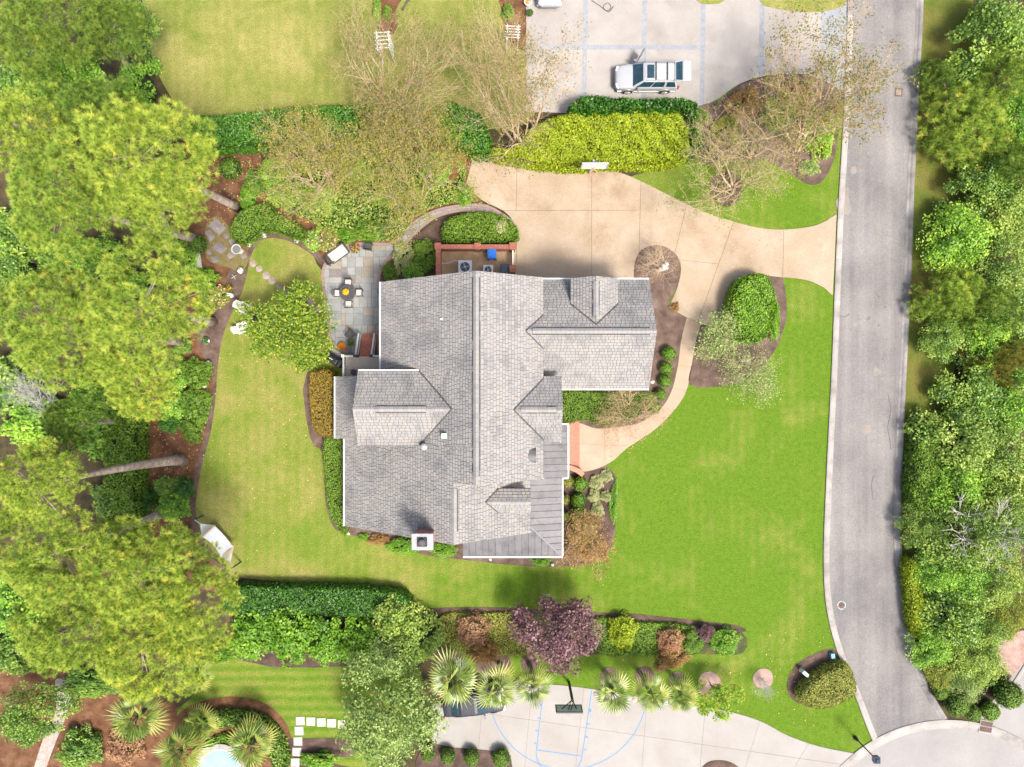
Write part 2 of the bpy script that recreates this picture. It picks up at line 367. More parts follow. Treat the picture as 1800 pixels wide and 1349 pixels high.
layer('pool_bed', [(296, 1275), (330, 1243), (375, 1228), (420, 1225), (462, 1235), (495, 1260), (512, 1295), (517, 1349), (517, 1400), (300, 1400), (250, 1340)], .030, M_straw, 4)
layer('shade_bed', [(505, 1300), (545, 1298), (620, 1300), (620, 1330), (560, 1327), (515, 1325)], .034, M_darkmulch, 3)
layer('woodland_straw', [(-60, 1150), (60, 1165), (160, 1190), (215, 1230), (330, 1250), (300, 1400), (-60, 1400)], .014, M_straw, 3)
layer('gravel_path', [(98, 1195), (118, 1198), (124, 1225), (116, 1260), (100, 1300), (82, 1349), (70, 1400), (45, 1400), (60, 1349), (76, 1300), (96, 1258), (100, 1225)], .026, M_gravel, 4)
layer('gravel_patch', [(1760, 1125), (1815, 1110), (1860, 1170), (1820, 1215), (1780, 1190), (1752, 1160)], .020, M_pinkgravel, 3)
layer('top_bed', [(658, -40), (660, 30), (668, 55), (692, 60), (698, 40), (697, 15), (712, -8), (725, -40)], .026, M_straw, 3)
layer('court_side_bed', [(862, -40), (876, 0), (884, 30), (888, 60), (905, 80), (923, 80), (924, -40)], .026, M_straw, 3)
layer('porch_front_bed', [(1010, 828), (1060, 822), (1080, 838), (1084, 880), (1070, 960), (1000, 990), (985, 900), (995, 850)], .030, M_darkmulch, 3)

# ================================================================ roads
def L(pts): return GP(pts)
road_l = smooth(L([(1490, -260), (1489, 0), (1486, 120), (1480, 240), (1474, 340), (1470, 420), (1466, 520), (1461, 650), (1454, 790), (1450, 880), (1447, 960), (1448, 1030), (1454, 1080), (1466, 1130), (1484, 1180), (1503, 1225), (1520, 1270), (1533, 1302)]), 6, False)
road_r = smooth(L([(1623, -260), (1622, 0), (1617, 110), (1612, 210), (1606, 330), (1602, 450), (1596, 580), (1590, 700), (1586, 790), (1583, 880), (1583, 950), (1588, 1010), (1597, 1070), (1610, 1140), (1624, 1190), (1642, 1226), (1664, 1262)]), 6, False)
RZ = .03
road = sheet('road', road_l+[G(1560, 1330), G(1670, 1300)]+road_r[::-1], RZ, M_asph)
def kerb_run(pts, w, side, seg, parent, mat, h=.10, zb=RZ):
    """rolled kerb along a line, cut into cast lengths"""
    L_ = sum(math.dist(a, b) for a, b in zip(pts, pts[1:])); n = max(1, round(L_/seg))
    fine = resample(pts, L_/(n*6)*.9995)
    prof = [(0, h*.75), (.10*w/.45, h), (.2*w/.45, h*.92), (.30*w/.45, h*.30), (w, .016)]
    for i in range(n):
        part = fine[i*6:i*6+7]
        if len(part) < 2: continue
        part = [tuple(np.array(p)) for p in part]
        d = np.array(part[1])-np.array(part[0]); part[0] = tuple(np.array(part[0])+d*.018)
        d = np.array(part[-1])-np.array(part[-2]); part[-1] = tuple(np.array(part[-1])-d*.018)
        rows = [offset_line(part, side*o) for o, _ in prof]; m = len(part)
        vs = []
        for (o, z), r in zip(prof, rows): vs += [(x, y, zb+z) for x, y in r]
        vs += [(x, y, zb-.12) for x, y in rows[0]]+[(x, y, zb-.12) for x, y in rows[-1]]
        k = len(prof); fs = []
        for a in range(k-1):
            for b in range(m-1): fs.append((a*m+b, a*m+b+1, (a+1)*m+b+1, (a+1)*m+b))
        for b in range(m-1):
            fs.append((b, k*m+b, k*m+b+1, b+1)); fs.append(((k-1)*m+b, (k-1)*m+b+1, (k+1)*m+b+1, (k+1)*m+b))
        fs.append(tuple(a*m for a in range(k))+((k+1)*m, k*m)); fs.append(tuple(a*m+m-1 for a in range(k))[::-1]+(k*m+m-1, (k+1)*m+m-1))
        mb = MB().add(vs, fs); mb.build('kerb', mat, parent)
kerb_run(road_l, .46, 1, 3.0, road, M_kerb)
kerb_run(road_r, .50, -1, 3.0, road, M_kerbdark)
# paint-on patches and stains of the road, each a thin lens of its own material
def blob(cx, cy, rx, ry, seed, rot=0, n=14, jag=.25):
    q = random.Random(seed); out = []
    for k in range(n):
        a = 2*math.pi*k/n; r = 1+q.uniform(-jag, jag)
        x, y = rx*r*math.cos(a), ry*r*math.sin(a)
        out.append((cx+x*math.cos(rot)-y*math.sin(rot), cy+x*math.sin(rot)+y*math.cos(rot)))
    return out
def patch(pts, z, mat, parent, name='patch', n=3):
    MB().prism(smooth(GP(pts), n), z-.02, z).build(name, mat, parent)
for k, (x, y, a, b) in enumerate([(1520, 17, 11, 12), (1483, 355, 12, 26), (1541, 654, 6, 8), (1522, 755, 10, 8), (1504, 570, 4, 6), (1546, 402, 4, 10), (1500, 300, 5, 7)]):
    patch(blob(x, y, a, b, k), RZ+.004, M_patch, road)
for k, (x, y, a, b) in enumerate([(1544, 522, 2.4, 2.4), (1527, 560, 2.6, 2.6), (1556, 540, 1.8, 1.6), (1544, 572, 1.8, 2), (1551, 631, 2.4, 2.4), (1523, 562, 1.4, 1.2), (1474, 300, 1.5, 1.5)]):
    patch(blob(x, y, a, b, k+40), RZ+.004, M_darkpatch, road, 'tar_spot', 2)
# sealed cracks
for k, pts in enumerate([[(1500, 140), (1520, 150), (1540, 146), (1560, 155)], [(1560, 690), (1566, 720), (1560, 750), (1566, 790)], [(1470, 516), (1484, 517)], [(1472, 555), (1486, 557), (1492, 552)], [(1534, 878), (1531, 850), (1536, 836)]]):
    MB().tube([(*G(*p), RZ+.004) for p in pts], .018, 4).build('crack', M_darkpatch, road)
# cul-de-sac
cc = G(1666, 1527); CR = 262/S
circ = [(cc[0]+CR*math.cos(a), cc[1]+CR*math.sin(a)) for a in np.linspace(0, 2*math.pi, 97)[:-1]]
cul = sheet('cul_de_sac', circ, RZ+.004, M_asphlight)
arc = [(cc[0]+CR*math.cos(a), cc[1]+CR*math.sin(a)) for a in np.linspace(R(160), R(20), 61)]
kerb_run([(cc[0]+(p[0]-cc[0])*1.0, cc[1]+(p[1]-cc[1])*1.0) for p in arc], .66, -1, 3.2, cul, M_kerb, .06, RZ+.008)
side_road = sheet('side_road', L([(1722, 1262), (1745, 1232), (1765, 1205), (1790, 1175), (1830, 1140), (1900, 1140), (1900, 1330), (1790, 1310), (1745, 1275)]), RZ-.006, M_asphlight)
kerb_run(smooth(L([(1840, 1130), (1806, 1160), (1784, 1192), (1764, 1222), (1742, 1252)]), 5, False), .34, 1, 2.6, side_road, M_kerb, .06)

# ================================================================ driveway
dz = .050
drive_poly = smooth(L([(832, 274), (880, 285), (950, 295), (1010, 298), (1060, 299), (1095, 306), (1130, 321), (1180, 346), (1240, 374), (1300, 393), (1340, 402), (1380, 404), (1425, 399), (1450, 390)]), 4, False) \
    + L([(1470, 377), (1466, 470), (1463, 520)])+smooth(L([(1448, 506), (1425, 495), (1400, 490), (1374, 488)]), 3, False) \
    + smooth(L([(1340, 484), (1305, 488), (1285, 515), (1272, 545), (1262, 577)]), 3, False)+L([(1232, 570), (1206, 558), (1176, 541)]) \
    + smooth(L([(1190, 508), (1197, 475), (1190, 450), (1168, 434), (1145, 432), (1125, 442), (1115, 465), (1114, 492)]), 3, False) \
    + L([(1114, 496), (907, 496)])+smooth(L([(907, 480), (908, 420), (903, 392), (885, 371), (845, 351), (820, 322)]), 3, False)
drv = sheet('driveway', drive_poly, dz-.012, M_joint)
jl = [L(q) for q in ([(1040, 280), (1040, 500)], [(800, 371), (1120, 370)], [(1127, 300), (1121, 520)], [(1378, 380), (1375, 500)], [(909, 260), (907, 380)], [(1100, 430), (1500, 452)])]
pcs = [drive_poly]
def cut(pcs, line, test=lambda c: True):
    out = []
    for p in pcs:
        cx = sum(q[0] for q in p)/len(p); cy = sum(q[1] for q in p)/len(p)
        out += split_lines(p, [line]) if test((cx*S+900, 674.5-cy*S)) else [p]
    return out
pcs = cut(pcs, jl[2]); pcs = cut(pcs, jl[0], lambda c: c[0] < 1127); pcs = cut(pcs, jl[1], lambda c: c[0] < 1122)
pcs = cut(pcs, jl[4], lambda c: c[0] < 1040 and c[1] < 372)
pcs = cut(pcs, jl[3], lambda c: c[0] > 1127); pcs = cut(pcs, L([(1212, 340), (1180, 470)]), lambda c: c[0] > 1127 and c[0] < 1375)
pcs = cut(pcs, L([(1293, 380), (1225, 570)]), lambda c: 1185 < c[0] < 1375); pcs = cut(pcs, L([(1150, 452), (1400, 480)]), lambda c: 1180 < c[0] < 1300 and c[1] > 400)
for p in pcs: MB().prism(p, dz-.05, dz).build('slab', M_drive, drv)
for k, (pts, m_) in enumerate([(blob(982, 312, 34, 5, 5, .03), 'rust_stain'), (blob(1010, 445, 36, 22, 6), 'oil_stain'), (blob(1085, 420, 30, 22, 9), 'oil_stain')]): pass
# front walk
wl = smooth(L([(1207, 559), (1197, 600), (1191, 645), (1180, 688), (1160, 720), (1122, 744), (1076, 752), (1046, 753), (1022, 745), (1016, 746)]), 5, False)
wr = smooth(L([(1232, 570), (1222, 604), (1215, 650), (1205, 690), (1186, 720), (1150, 756), (1102, 788), (1080, 808), (1055, 822), (1030, 829), (1016, 828)]), 5, False)
wpoly = wl+wr[::-1]
walk = sheet('front_walk', wpoly, dz-.016, M_joint)
for p in split_lines(wpoly, [L([(1180, 600), (1240, 612)]), L([(1175, 640), (1235, 648)]), L([(1165, 678), (1225, 692)]), L([(1140, 700), (1195, 745)]), L([(1100, 738), (1125, 800)]), L([(1022, 780), (1075, 783)]), L([(1062, 745), (1064, 830)])], .008):
    MB().prism(p, dz-.05, dz-.004).build('slab', M_path, walk)

# ================================================================ neighbour's parking court
cpoly = L([(925, -260), (925, 196), (1000, 200), (1228, 192)])+smooth(L([(1262, 174), (1300, 148), (1345, 134), (1400, 130), (1440, 140), (1483, 163)]), 4, False)+L([(1487, 120), (1490, -260)])
court = sheet('parking_court', cpoly, .034, M_band)
vx = [(1024, 1032), (1128, 1136), (1231, 1239), (1334, 1342)]
hx = [(80, 88)]
xs = [915]+[v for p in vx for v in p]+[1443]; ys = [-70]+[v for p in hx for v in p]+[215]
for i in range(0, len(xs), 2):
    yy = ys if i < 6 else [-70, 215]
    for j in range(0, len(yy), 2):
        a, b, c, d = xs[i], xs[i+1], yy[j], yy[j+1]
        t = -3 if i else 0
        q = clip_convex(cpoly, L([(a-(c-80)*.015, c), (b-(c-80)*.015, c), (b-(d-80)*.015, d), (a-(d-80)*.015, d)]))
        if len(q) > 2: MB().prism(q, .0, .040).build('slab', M_conc, court)
# small grey setts of the apron, each proud of the joint
q0 = random.Random(3); mbs = MB()
for yy in range(-8, 165, 7):
    for k in range(8):
        x = 1443+k*6+(3 if (yy//7) % 2 else 0)
        c = clip_convex(cpoly, L([(x, yy), (x+5.6, yy), (x+5.6, yy+6.5), (x, yy+6.5)]))
        if len(c) > 2: mbs.prism(c, .01, .040+q0.uniform(-.004, .006))
o = mbs.build('sett_apron', M_band, court); o['kind'] = 'stuff'

# ================================================================ neighbour's basketball court
bpoly = smooth(L([(760, 1238), (820, 1228), (900, 1205), (965, 1203), (1040, 1211), (1120, 1226), (1200, 1238), (1260, 1246), (1330, 1265), (1385, 1293), (1440, 1312), (1500, 1324)]), 4, False)+L([(1505, 1330), (1480, 1349), (1470, 1420), (760, 1420)])
bc = sheet('basketball_court', bpoly, .040, M_joint)
for p in split_lines(bpoly, [L([(770, 1242), (1420, 1335)]), L([(848, 1240), (838, 1349)]), L([(935, 1210), (922, 1349)]), L([(1026, 1210), (1012, 1349)]), L([(1138, 1220), (1128, 1349)]), L([(1240, 1240), (1230, 1349)]), L([(1337, 1260), (1310, 1349)]), L([(1425, 1300), (1395, 1349)])], .009):
    MB().prism(p, .0, .050).build('slab', M_conc2, bc)
def strip(pts, w, z, mat, parent, name='court_line'):
    a = offset_line(pts, w/2); b = offset_line(pts, -w/2)
    MB().prism(a+b[::-1], z-.012, z).build(name, mat, parent)
LW = .06
cx_, cy_ = G(998, 1213); r_ = 139/S
strip([(cx_+r_*math.cos(a), cy_+r_*math.sin(a)) for a in np.linspace(R(194), R(346), 60)], LW, .0545, M_blue, bc)
for pts in ([(953, 1232), (943, 1318)], [(1040, 1213), (1023, 1329)], [(943, 1318), (1023, 1329)]): strip(L(pts), LW, .0545, M_blue, bc)
fx, fy = G(983, 1323); fr = 40.5/S
strip([(fx+fr*math.cos(a), fy+fr*math.sin(a)) for a in np.linspace(R(176), R(352), 30)], LW, .0585, M_blue, bc)
for (x, y) in [(949, 1262), (945, 1284), (943, 1306)]: strip(L([(x-4, y), (x+1, y+.6)]), LW, .0625, M_blue, bc, 'court_tick')
for (x, y) in [(1032, 1272), (1029, 1295), (1027, 1317)]: strip(L([(x-1, y), (x+5, y+.8)]), LW, .0625, M_blue, bc, 'court_tick')
MB().prism(L([(1034, 1246), (1039, 1246), (1039, 1251), (1034, 1251)]), .05, .0625).build('court_block', M_blue, bc)
MB().prism(L([(949, 1238), (953, 1238), (953, 1241), (949, 1241)]), .05, .0625).build('court_block', M_blue, bc)
layer('court_planting_bed', [(742, 1312), (800, 1314), (870, 1320), (893, 1326), (900, 1345), (898, 1400), (740, 1400)], .075, M_darkmulch, 3)
layer('court_island_bed', [(1233, 1352), (1245, 1339), (1265, 1336), (1285, 1340), (1300, 1352), (1290, 1370), (1245, 1370)], .075, M_darkmulch, 3)
# white stone edging of the court, boulders one by one
M_wstone = pmat('white_stone', [(0.375, 0.352, 0.323), (0.540, 0.517, 0.488)], 2, .9, (14, .2), .5, 14, objrand=.1)
def rock_mesh(seed, n=10, m=5):
    q = random.Random(seed); vs = []; fs = []
    ph = [q.uniform(0, 6) for _ in range(4)]
    for i in range(m+1):
        th = math.pi*.5*i/m
        for k in range(n):
            a = 2*math.pi*k/n; rr = 1+.16*math.sin(2*a+ph[0])+.1*math.sin(3*a+ph[1])+.08*math.sin(5*a+ph[2]+th*3)
            vs.append((rr*math.cos(a)*math.cos(th*.96), rr*math.sin(a)*math.cos(th*.96), math.sin(th)*(1+.1*math.sin(a*2+ph[3]))))
    for i in range(m):
        for k in range(n): fs.append((i*n+k, i*n+(k+1) % n, (i+1)*n+(k+1) % n, (i+1)*n+k))
    fs.append(tuple(m*n+k for k in range(n)))
    me = bpy.data.meshes.new('rock'); me.from_pydata(vs, [], fs); me.update(); me.polygons.foreach_set('use_smooth', [True]*len(me.polygons)); return me
ROCKS = [rock_mesh(s) for s in range(5)]
def rock(name, label, px, py, r, h, mat, group=None, cat='rock', z=0.0, rot=None, stretch=1.0):
    x, y = G(px, py); o = new_obj(name, ROCKS[rnd.randrange(5)], None, None, (x, y, z-.03))
    if len(o.data.materials) == 0: o.data.materials.append(mat)
    o.material_slots[0].link = 'OBJECT'; o.material_slots[0].material = mat
    o.scale = (r*stretch, r, h); o.rotation_euler = (0, 0, rnd.uniform(0, 6) if rot is None else rot); return tag(o, label, cat, group)
for l_, (x, y) in zip(['first', 'second', 'third', 'fourth', 'fifth', 'sixth', 'seventh', 'eighth', 'ninth', 'tenth and last'], [(1048, 1221), (1060, 1223), (1092, 1225), (1104, 1227), (1116, 1229), (1156, 1233), (1168, 1234), (1180, 1236), (1205, 1240), (1216, 1242)]):
    rock('edging_boulder', 'white boulder, %s from the hoop in the row below the right palms' % l_, x, y, rnd.uniform(.2, .3), rnd.uniform(.18, .3), M_wstone, 'white boulders along the court edge', 'boulder')
for x, y, l in [(889, 1199, 'white rounded boulder beside palm trunk left of the basketball hoop'), (912, 1202, 'pale boulder between the two palms left of the hoop')]:
    rock('edging_boulder', l, x, y, .42, .35, M_wstone, None, 'boulder')

# ================================================================ patio, stone by stone
M_stone = pmat('bluestone', [(.30, .31, .31), (.40, .41, .41), (.46, .45, .42)], 1.1, .85, (18, .16), .35, 22, detail=6, objrand=.0)
def stone_mat(i, c): return pmat('flagstone_tone_%d' % i, [tuple(v*.84 for v in c), tuple(min(1, v*1.06) for v in c)], 2.2, .85, (16, .16), .35, 24, objrand=.06)
STONES = [stone_mat(i, c) for i, c in enumerate([(.245, .255, .25), (.265, .27, .262), (.22, .235, .235), (.28, .277, .26), (.275, .245, .20), (.27, .255, .225), (.19, .205, .215), (.29, .265, .21), (.195, .175, .172)])]
M_pave = pmat('patio_joint', [(0.132, 0.120, 0.108), (0.180, 0.168, 0.156)], 4, .95, (20, .2))
M_edgebrick = None
patio_out = smooth(L([(567, 505), (566, 475), (578, 452), (598, 433), (625, 427), (660, 427), (688, 426), (706, 412), (722, 394), (745, 378), (775, 366), (810, 360), (845, 359), (868, 366), (888, 379), (904, 394)]), 4, False) \
    + smooth(L([(897, 391), (876, 378), (845, 374), (805, 374), (772, 382), (748, 397), (728, 416), (708, 436), (690, 452), (674, 470), (668, 496), (672, 522)]), 4, False) \
    + L([(676, 540), (676, 640), (630, 640), (612, 622)])+smooth(L([(604, 620), (586, 608), (577, 590), (575, 565), (570, 535)]), 4, False)
PZ = .075
patio = sheet('patio', patio_out, PZ-.014, M_pave)
q0 = random.Random(21)
def guillotine(x0, y0, x1, y1, out):
    w_, h_ = x1-x0, y1-y0
    if w_ <= 1.0 and h_ <= 1.0 and (w_*h_ < .62 or q0.random() < .15): out.append((x0, y0, x1, y1)); return
    if w_ > h_*q0.uniform(.8, 1.25):
        c = round((x0+w_*q0.uniform(.35, .65))/.15)*.15; c = min(max(c, x0+.3), x1-.3)
        if c <= x0+.2 or c >= x1-.2: out.append((x0, y0, x1, y1)); return
        guillotine(x0, y0, c, y1, out); guillotine(c, y0, x1, y1, out)
    else:
        c = round((y0+h_*q0.uniform(.35, .65))/.15)*.15; c = min(max(c, y0+.3), y1-.3)
        if c <= y0+.2 or c >= y1-.2: out.append((x0, y0, x1, y1)); return
        guillotine(x0, y0, x1, c, out); guillotine(x0, c, x1, y1, out)
cells = []
x0, y0 = G(560, 645); x1, y1 = G(910, 350); guillotine(x0, y0, x1, y1, cells)
inner = offset_line(patio_out+[patio_out[0]], -.22 if area2(patio_out) > 0 else .22)[:-1]
inner = offset_line(patio_out+[patio_out[0]], .22 if area2(patio_out) > 0 else -.22)[:-1]
for a, b, c, d in cells:
    g = .015; q = clip_convex(inner, [(a+g, b+g), (c-g, b+g), (c-g, d-g), (a+g, d-g)])
    if len(q) > 2 and abs(area2(q)) > .03:
        MB().prism(q, PZ-.04, PZ+q0.uniform(-.004, .006)).build('flagstone', STONES[min(8, int(abs(q0.gauss(0, 4.2))))], patio)
# soldier-course brick edge of the patio
M_brickedge = pmat('edging_brick', [(.20, .13, .12), (.30, .20, .18), (.26, .21, .20)], 9, .9, (20, .2), .3, 40)
mb = MB(); pl = resample(patio_out+[patio_out[0]], .105); pin = offset_line(pl, .2 if area2(patio_out) > 0 else -.2)
for i in range(len(pl)-1):
    x, y = pl[i]; px_, py_ = x*S+900, 674.5-y*S
    if px_ > 672 and py_ > 520: continue
    if py_ > 612 and px_ > 612: continue
    a = np.array(pl[i]); b = np.array(pl[i+1]); c = np.array(pin[i+1]); d = np.array(pin[i])
    mb.prism([tuple(a+(b-a)*.06), tuple(b), tuple(c), tuple(d+(c-d)*.06)], PZ-.05, PZ+.012+q0.uniform(-.004, .004))
o = mb.build('brick_edging', M_brickedge, patio); o['kind'] = 'stuff'

# stepping stones and garden flags
M_step = pmat('stepping_stone', [(.17, .12, .10), (.30, .235, .21), (.38, .32, .29)], 2, .9, (16, .25), .5, 20, objrand=.1)
M_flag = pmat('purple_flagstone', [(0.144, 0.119, 0.119), (0.216, 0.187, 0.187), (0.288, 0.259, 0.245)], 1.6, .9, (16, .2), .4, 20, objrand=.12)
def stepping(pts, label, mat, z=.045, name='stepping_stone', group=None, n=3):
    g = GP(pts); cx = sum(p[0] for p in g)/len(g); cy = sum(p[1] for p in g)/len(g)
    o = MB().prism(smooth([(p[0]-cx, p[1]-cy) for p in g], n), -.06, 0).build(name, mat, None, (cx, cy, z), bevel=.012)
    return tag(o, label, 'stone', group)
steps_ = [(445, 464, 'square pinkish stepping stone nearest the bird bath, first of the lawn trail'), (456, 473, 'small round stepping stone, second from the bird bath'), (468, 485, 'large dark round stepping stone, third from the bird bath'), (478, 494, 'dark round stepping stone, fourth from the bird bath'), (491, 504, 'pale stepping stone, fifth of the lawn trail, at the upper edge of the shade tree'), (503, 512, 'stepping stone half hidden by the small lawn tree, sixth of the trail'), (519, 520, 'dark stepping stone, seventh of the lawn trail'), (532, 525, 'faint stepping stone, eighth of the lawn trail, above the small tree'), (546, 532, 'pale square stepping stone second from the patio edge'), (560, 543, 'pale pinkish stepping stone closest to the patio')]
for i, (x, y, l) in enumerate(steps_):
    r = 6 if i not in (2, 3) else 7
    stepping([(x+r*math.cos(a+.4)*rnd.uniform(.85, 1.1), y+r*math.sin(a+.4)*rnd.uniform(.85, 1.1)) for a in np.linspace(0, 2*math.pi, 7)[:-1]], l, M_step, group='stepping stones across the back lawn')
for pts, l in [([(366, 398), (380, 384), (398, 402), (386, 414)], 'largest pale purple flagstone at the foot of the leaning pine'), ([(361, 408), (368, 404), (379, 417), (370, 428)], 'narrow purple flagstone left of the mossy joints'), ([(392, 414), (400, 409), (405, 415), (398, 421)], 'small grey flagstone beside the clipped oval hedge'), ([(371, 437), (384, 425), (400, 437), (390, 447)], 'dark square flagstone in the middle of the mossy paving'), ([(402, 424), (409, 419), (416, 428), (408, 434)], 'dark flagstone tucked behind the bird bath'), ([(398, 450), (408, 440), (415, 450), (404, 456)], 'dark weathered flagstone in front of the bird bath'), ([(371, 452), (380, 450), (387, 460), (374, 463)], 'pale rounded flagstone below the mossy paving'), ([(363, 441), (369, 438), (373, 446), (366, 449)], 'little pale flagstone between the round shrub and the dark flag'), ([(423, 449), (433, 445), (435, 452), (426, 456)], 'light flagstone right of the bird bath by the lawn edge')]:
    stepping(pts, l, M_flag, name='flagstone', group='flagstones of the mossy garden paving', n=1)
layer('moss_joints', [(362, 398), (380, 380), (402, 398), (414, 424), (430, 440), (436, 460), (424, 478), (400, 470), (384, 466), (362, 452)], .030, lawn_mat('moss_grass', (.20, .145, .085), (.19, .16, .065), (.13, .15, .04), None, 0, 0, .9), 3)
M_wpaver = pmat('white_paver', [(0.416, 0.376, 0.344), (0.512, 0.472, 0.440)], 2, .9, (16, .14), .3, 30, objrand=.06)
names_ = [(528, 1267, 'white square paver at the corner of the paver trail'), (546.5, 1268, 'white square paver, second along the top row of the trail'), (565, 1269.5, 'white square paver, third along the top row of the trail'), (583, 1271, 'white square paver, fourth of the top row, under the willowy tree edge'), (602, 1273, 'white square paver, last of the top row, mostly under leaves'), (526, 1284.5, 'white square paver directly below the corner paver'), (524, 1303, 'white square paver at the tip of the dark mulch strip'), (522, 1321.5, 'white square paver second from the bottom of the trail'), (519, 1340, 'white square paver at the bottom edge of the picture')]
for x, y, l in names_:
    o = MB().prism([(a*15/2/S, b*14.5/2/S) for a, b in ((-1, -1), (1, -1.05), (1.02, 1), (-1, 1))], -.06, 0).build('square_paver', M_wpaver, None, (*G(x, y), .06), bevel=.012)
    o.rotation_euler = (0, 0, rnd.uniform(-.03, .03)); tag(o, l, 'paver', 'white pavers beside the pool garden')
# pool
M_water = pmat('pool_water', [(.22, .36, .39), (.30, .43, .45)], 1.5, .12, None, .25, 6, spec=.5)
M_coping = pmat('pool_coping', [(.26, .24, .23), (.36, .34, .33)], 2, .8, (14, .2), .3, 20)
M_coping2 = pmat('pale_coping', [(.50, .46, .42), (.62, .58, .54)], 2, .8, (14, .15), .3, 20)
pool = thing('garden_pool', 'pale blue round pool with grey coping between the palms at the bottom edge', 'pool', (*G(388, 1352), 0))
px_r = 47/S
mb = MB()
def ring(mb, r0, r1, z0, z1, a0, a1, n):
    for k in range(n):
        t0 = a0+(a1-a0)*(k+.03)/n; t1 = a0+(a1-a0)*(k+.97)/n
        mb.prism([(r0*math.cos(t0), r0*math.sin(t0)), (r1*math.cos(t0), r1*math.sin(t0)), (r1*math.cos(t1), r1*math.sin(t1)), (r0*math.cos(t1), r0*math.sin(t1))], z0, z1)
for k in range(16):
    m1 = MB(); t0 = 2*math.pi*k/16; t1 = 2*math.pi*(k+.97)/16; a, b = px_r*.80, px_r
    tt = np.linspace(t0, t1, 4)
    m1.prism([(a*math.cos(t), a*math.sin(t)) for t in tt]+[(b*math.cos(t), b*math.sin(t)) for t in tt[::-1]], 0, .28).build('coping_stone', M_coping, pool)
mb = MB(); ring(mb, px_r*.76, px_r*.80, -.2, .24, 0, 2*math.pi, 32); mb.build('pool_lip', M_coping2, pool)
MB().lathe([(px_r*.765, .0), (px_r*.765, .17)], 40).build('water', M_water, pool)
# ================================================================ the house
def shingle_mat(name, piece):
    m, t, b = _new(name); b.inputs['Roughness'].default_value = .95; b.inputs['Specular IOR Level'].default_value = .15
    co = coords(t)
    if piece: r = t.nodes.new('ShaderNodeObjectInfo').outputs['Random']
    else:
        a = t.nodes.new('ShaderNodeAttribute'); a.attribute_name = 'rnd'; r = a.outputs['Fac']
    c = _ramp(t, r, [(.232, .228, .226), (.26, .253, .246), (.28, .269, .258), (.29, .27, .25), (.258, .255, .256)], 0, 1)
    c = _mix(t, c, _ramp(t, _noise(t, co, 30, 3, .8), [(.72,)*3, (1.22,)*3], .3, .7), 1.0, 'MULTIPLY')
    if not piece: c = _mix(t, c, _ramp(t, _noise(t, co, .55, 5, .65, .6), [(.70, .705, .72), (1.03, 1.02, 1.0)], .36, .54), .8, 'MULTIPLY')
    t.links.new(c, b.inputs['Base Color']); _bump(t, b, _noise(t, co, 60, 3, .8), .4, .01)
    return m
M_sh = shingle_mat('asphalt_shingle', False); M_shp = shingle_mat('asphalt_shingle_piece', True)
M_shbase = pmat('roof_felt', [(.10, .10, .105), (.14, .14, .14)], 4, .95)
M_white = pmat('white_trim', [(0.576, 0.576, 0.560), (0.640, 0.640, 0.632)], 3, .5, None, 0, spec=.4)
M_siding = pmat('white_siding', [(0.561, 0.552, 0.527), (0.629, 0.620, 0.595)], 3, .7)
M_darktrim = pmat('dark_roof_trim', [(.06, .055, .055), (.10, .095, .095)], 3, .6)
M_glass = pmat('window_glass', [(.03, .04, .05), (.05, .06, .075)], 1, .06, spec=.6)
M_metal = pmat('standing_seam_metal', [(0.082, 0.082, 0.088), (0.119, 0.117, 0.123), (0.136, 0.131, 0.134)], 1.3, .55, (7, .12), .1, 8, metal=.35, spec=.4, objrand=.10)
M_black = pmat('black_metal', [(.02, .02, .022), (.035, .035, .038)], 4, .5)
M_grey = pmat('grey_metal', [(.42, .43, .44), (.52, .53, .54)], 4, .45, metal=.4)
def brick_mat(name, c1, c2, mortar, scale=4.6):
    m, t, b = _new(name); b.inputs['Roughness'].default_value = .9
    co = coords(t); sp = t.nodes.new('ShaderNodeSeparateXYZ'); t.links.new(co, sp.inputs[0])
    cb = t.nodes.new('ShaderNodeCombineXYZ'); t.links.new(_math(t, 'ADD', sp.outputs[0], sp.outputs[1]), cb.inputs[0]); t.links.new(sp.outputs[2], cb.inputs[1])
    bk = t.nodes.new('ShaderNodeTexBrick'); t.links.new(cb.outputs[0], bk.inputs['Vector'])
    bk.inputs['Color1'].default_value = (*c1, 1); bk.inputs['Color2'].default_value = (*c2, 1); bk.inputs['Mortar'].default_value = (*mortar, 1)
    bk.inputs['Scale'].default_value = scale; bk.inputs['Mortar Size'].default_value = .012
    c = _mix(t, bk.outputs['Color'], _ramp(t, _noise(t, co, 12, 4, .7), [(.75,)*3, (1.2,)*3], .3, .7), 1.0, 'MULTIPLY')
    t.links.new(c, b.inputs['Base Color']); _bump(t, b, _noise(t, co, 30, 3, .7), .5, .01); return m
M_brick = brick_mat('red_brick', (.30, .095, .065), (.38, .14, .095), (.40, .34, .30))
M_pinkbrick = pmat('pink_brick_paving', [(0.370, 0.158, 0.105), (0.459, 0.238, 0.167)], 6, .9, (14, .2), .3, 30, objrand=.08)
M_redbrick1 = pmat('brick_unit', [(.30, .10, .07), (.42, .17, .12)], 6, .9, (14, .25), .4, 30, objrand=.2)

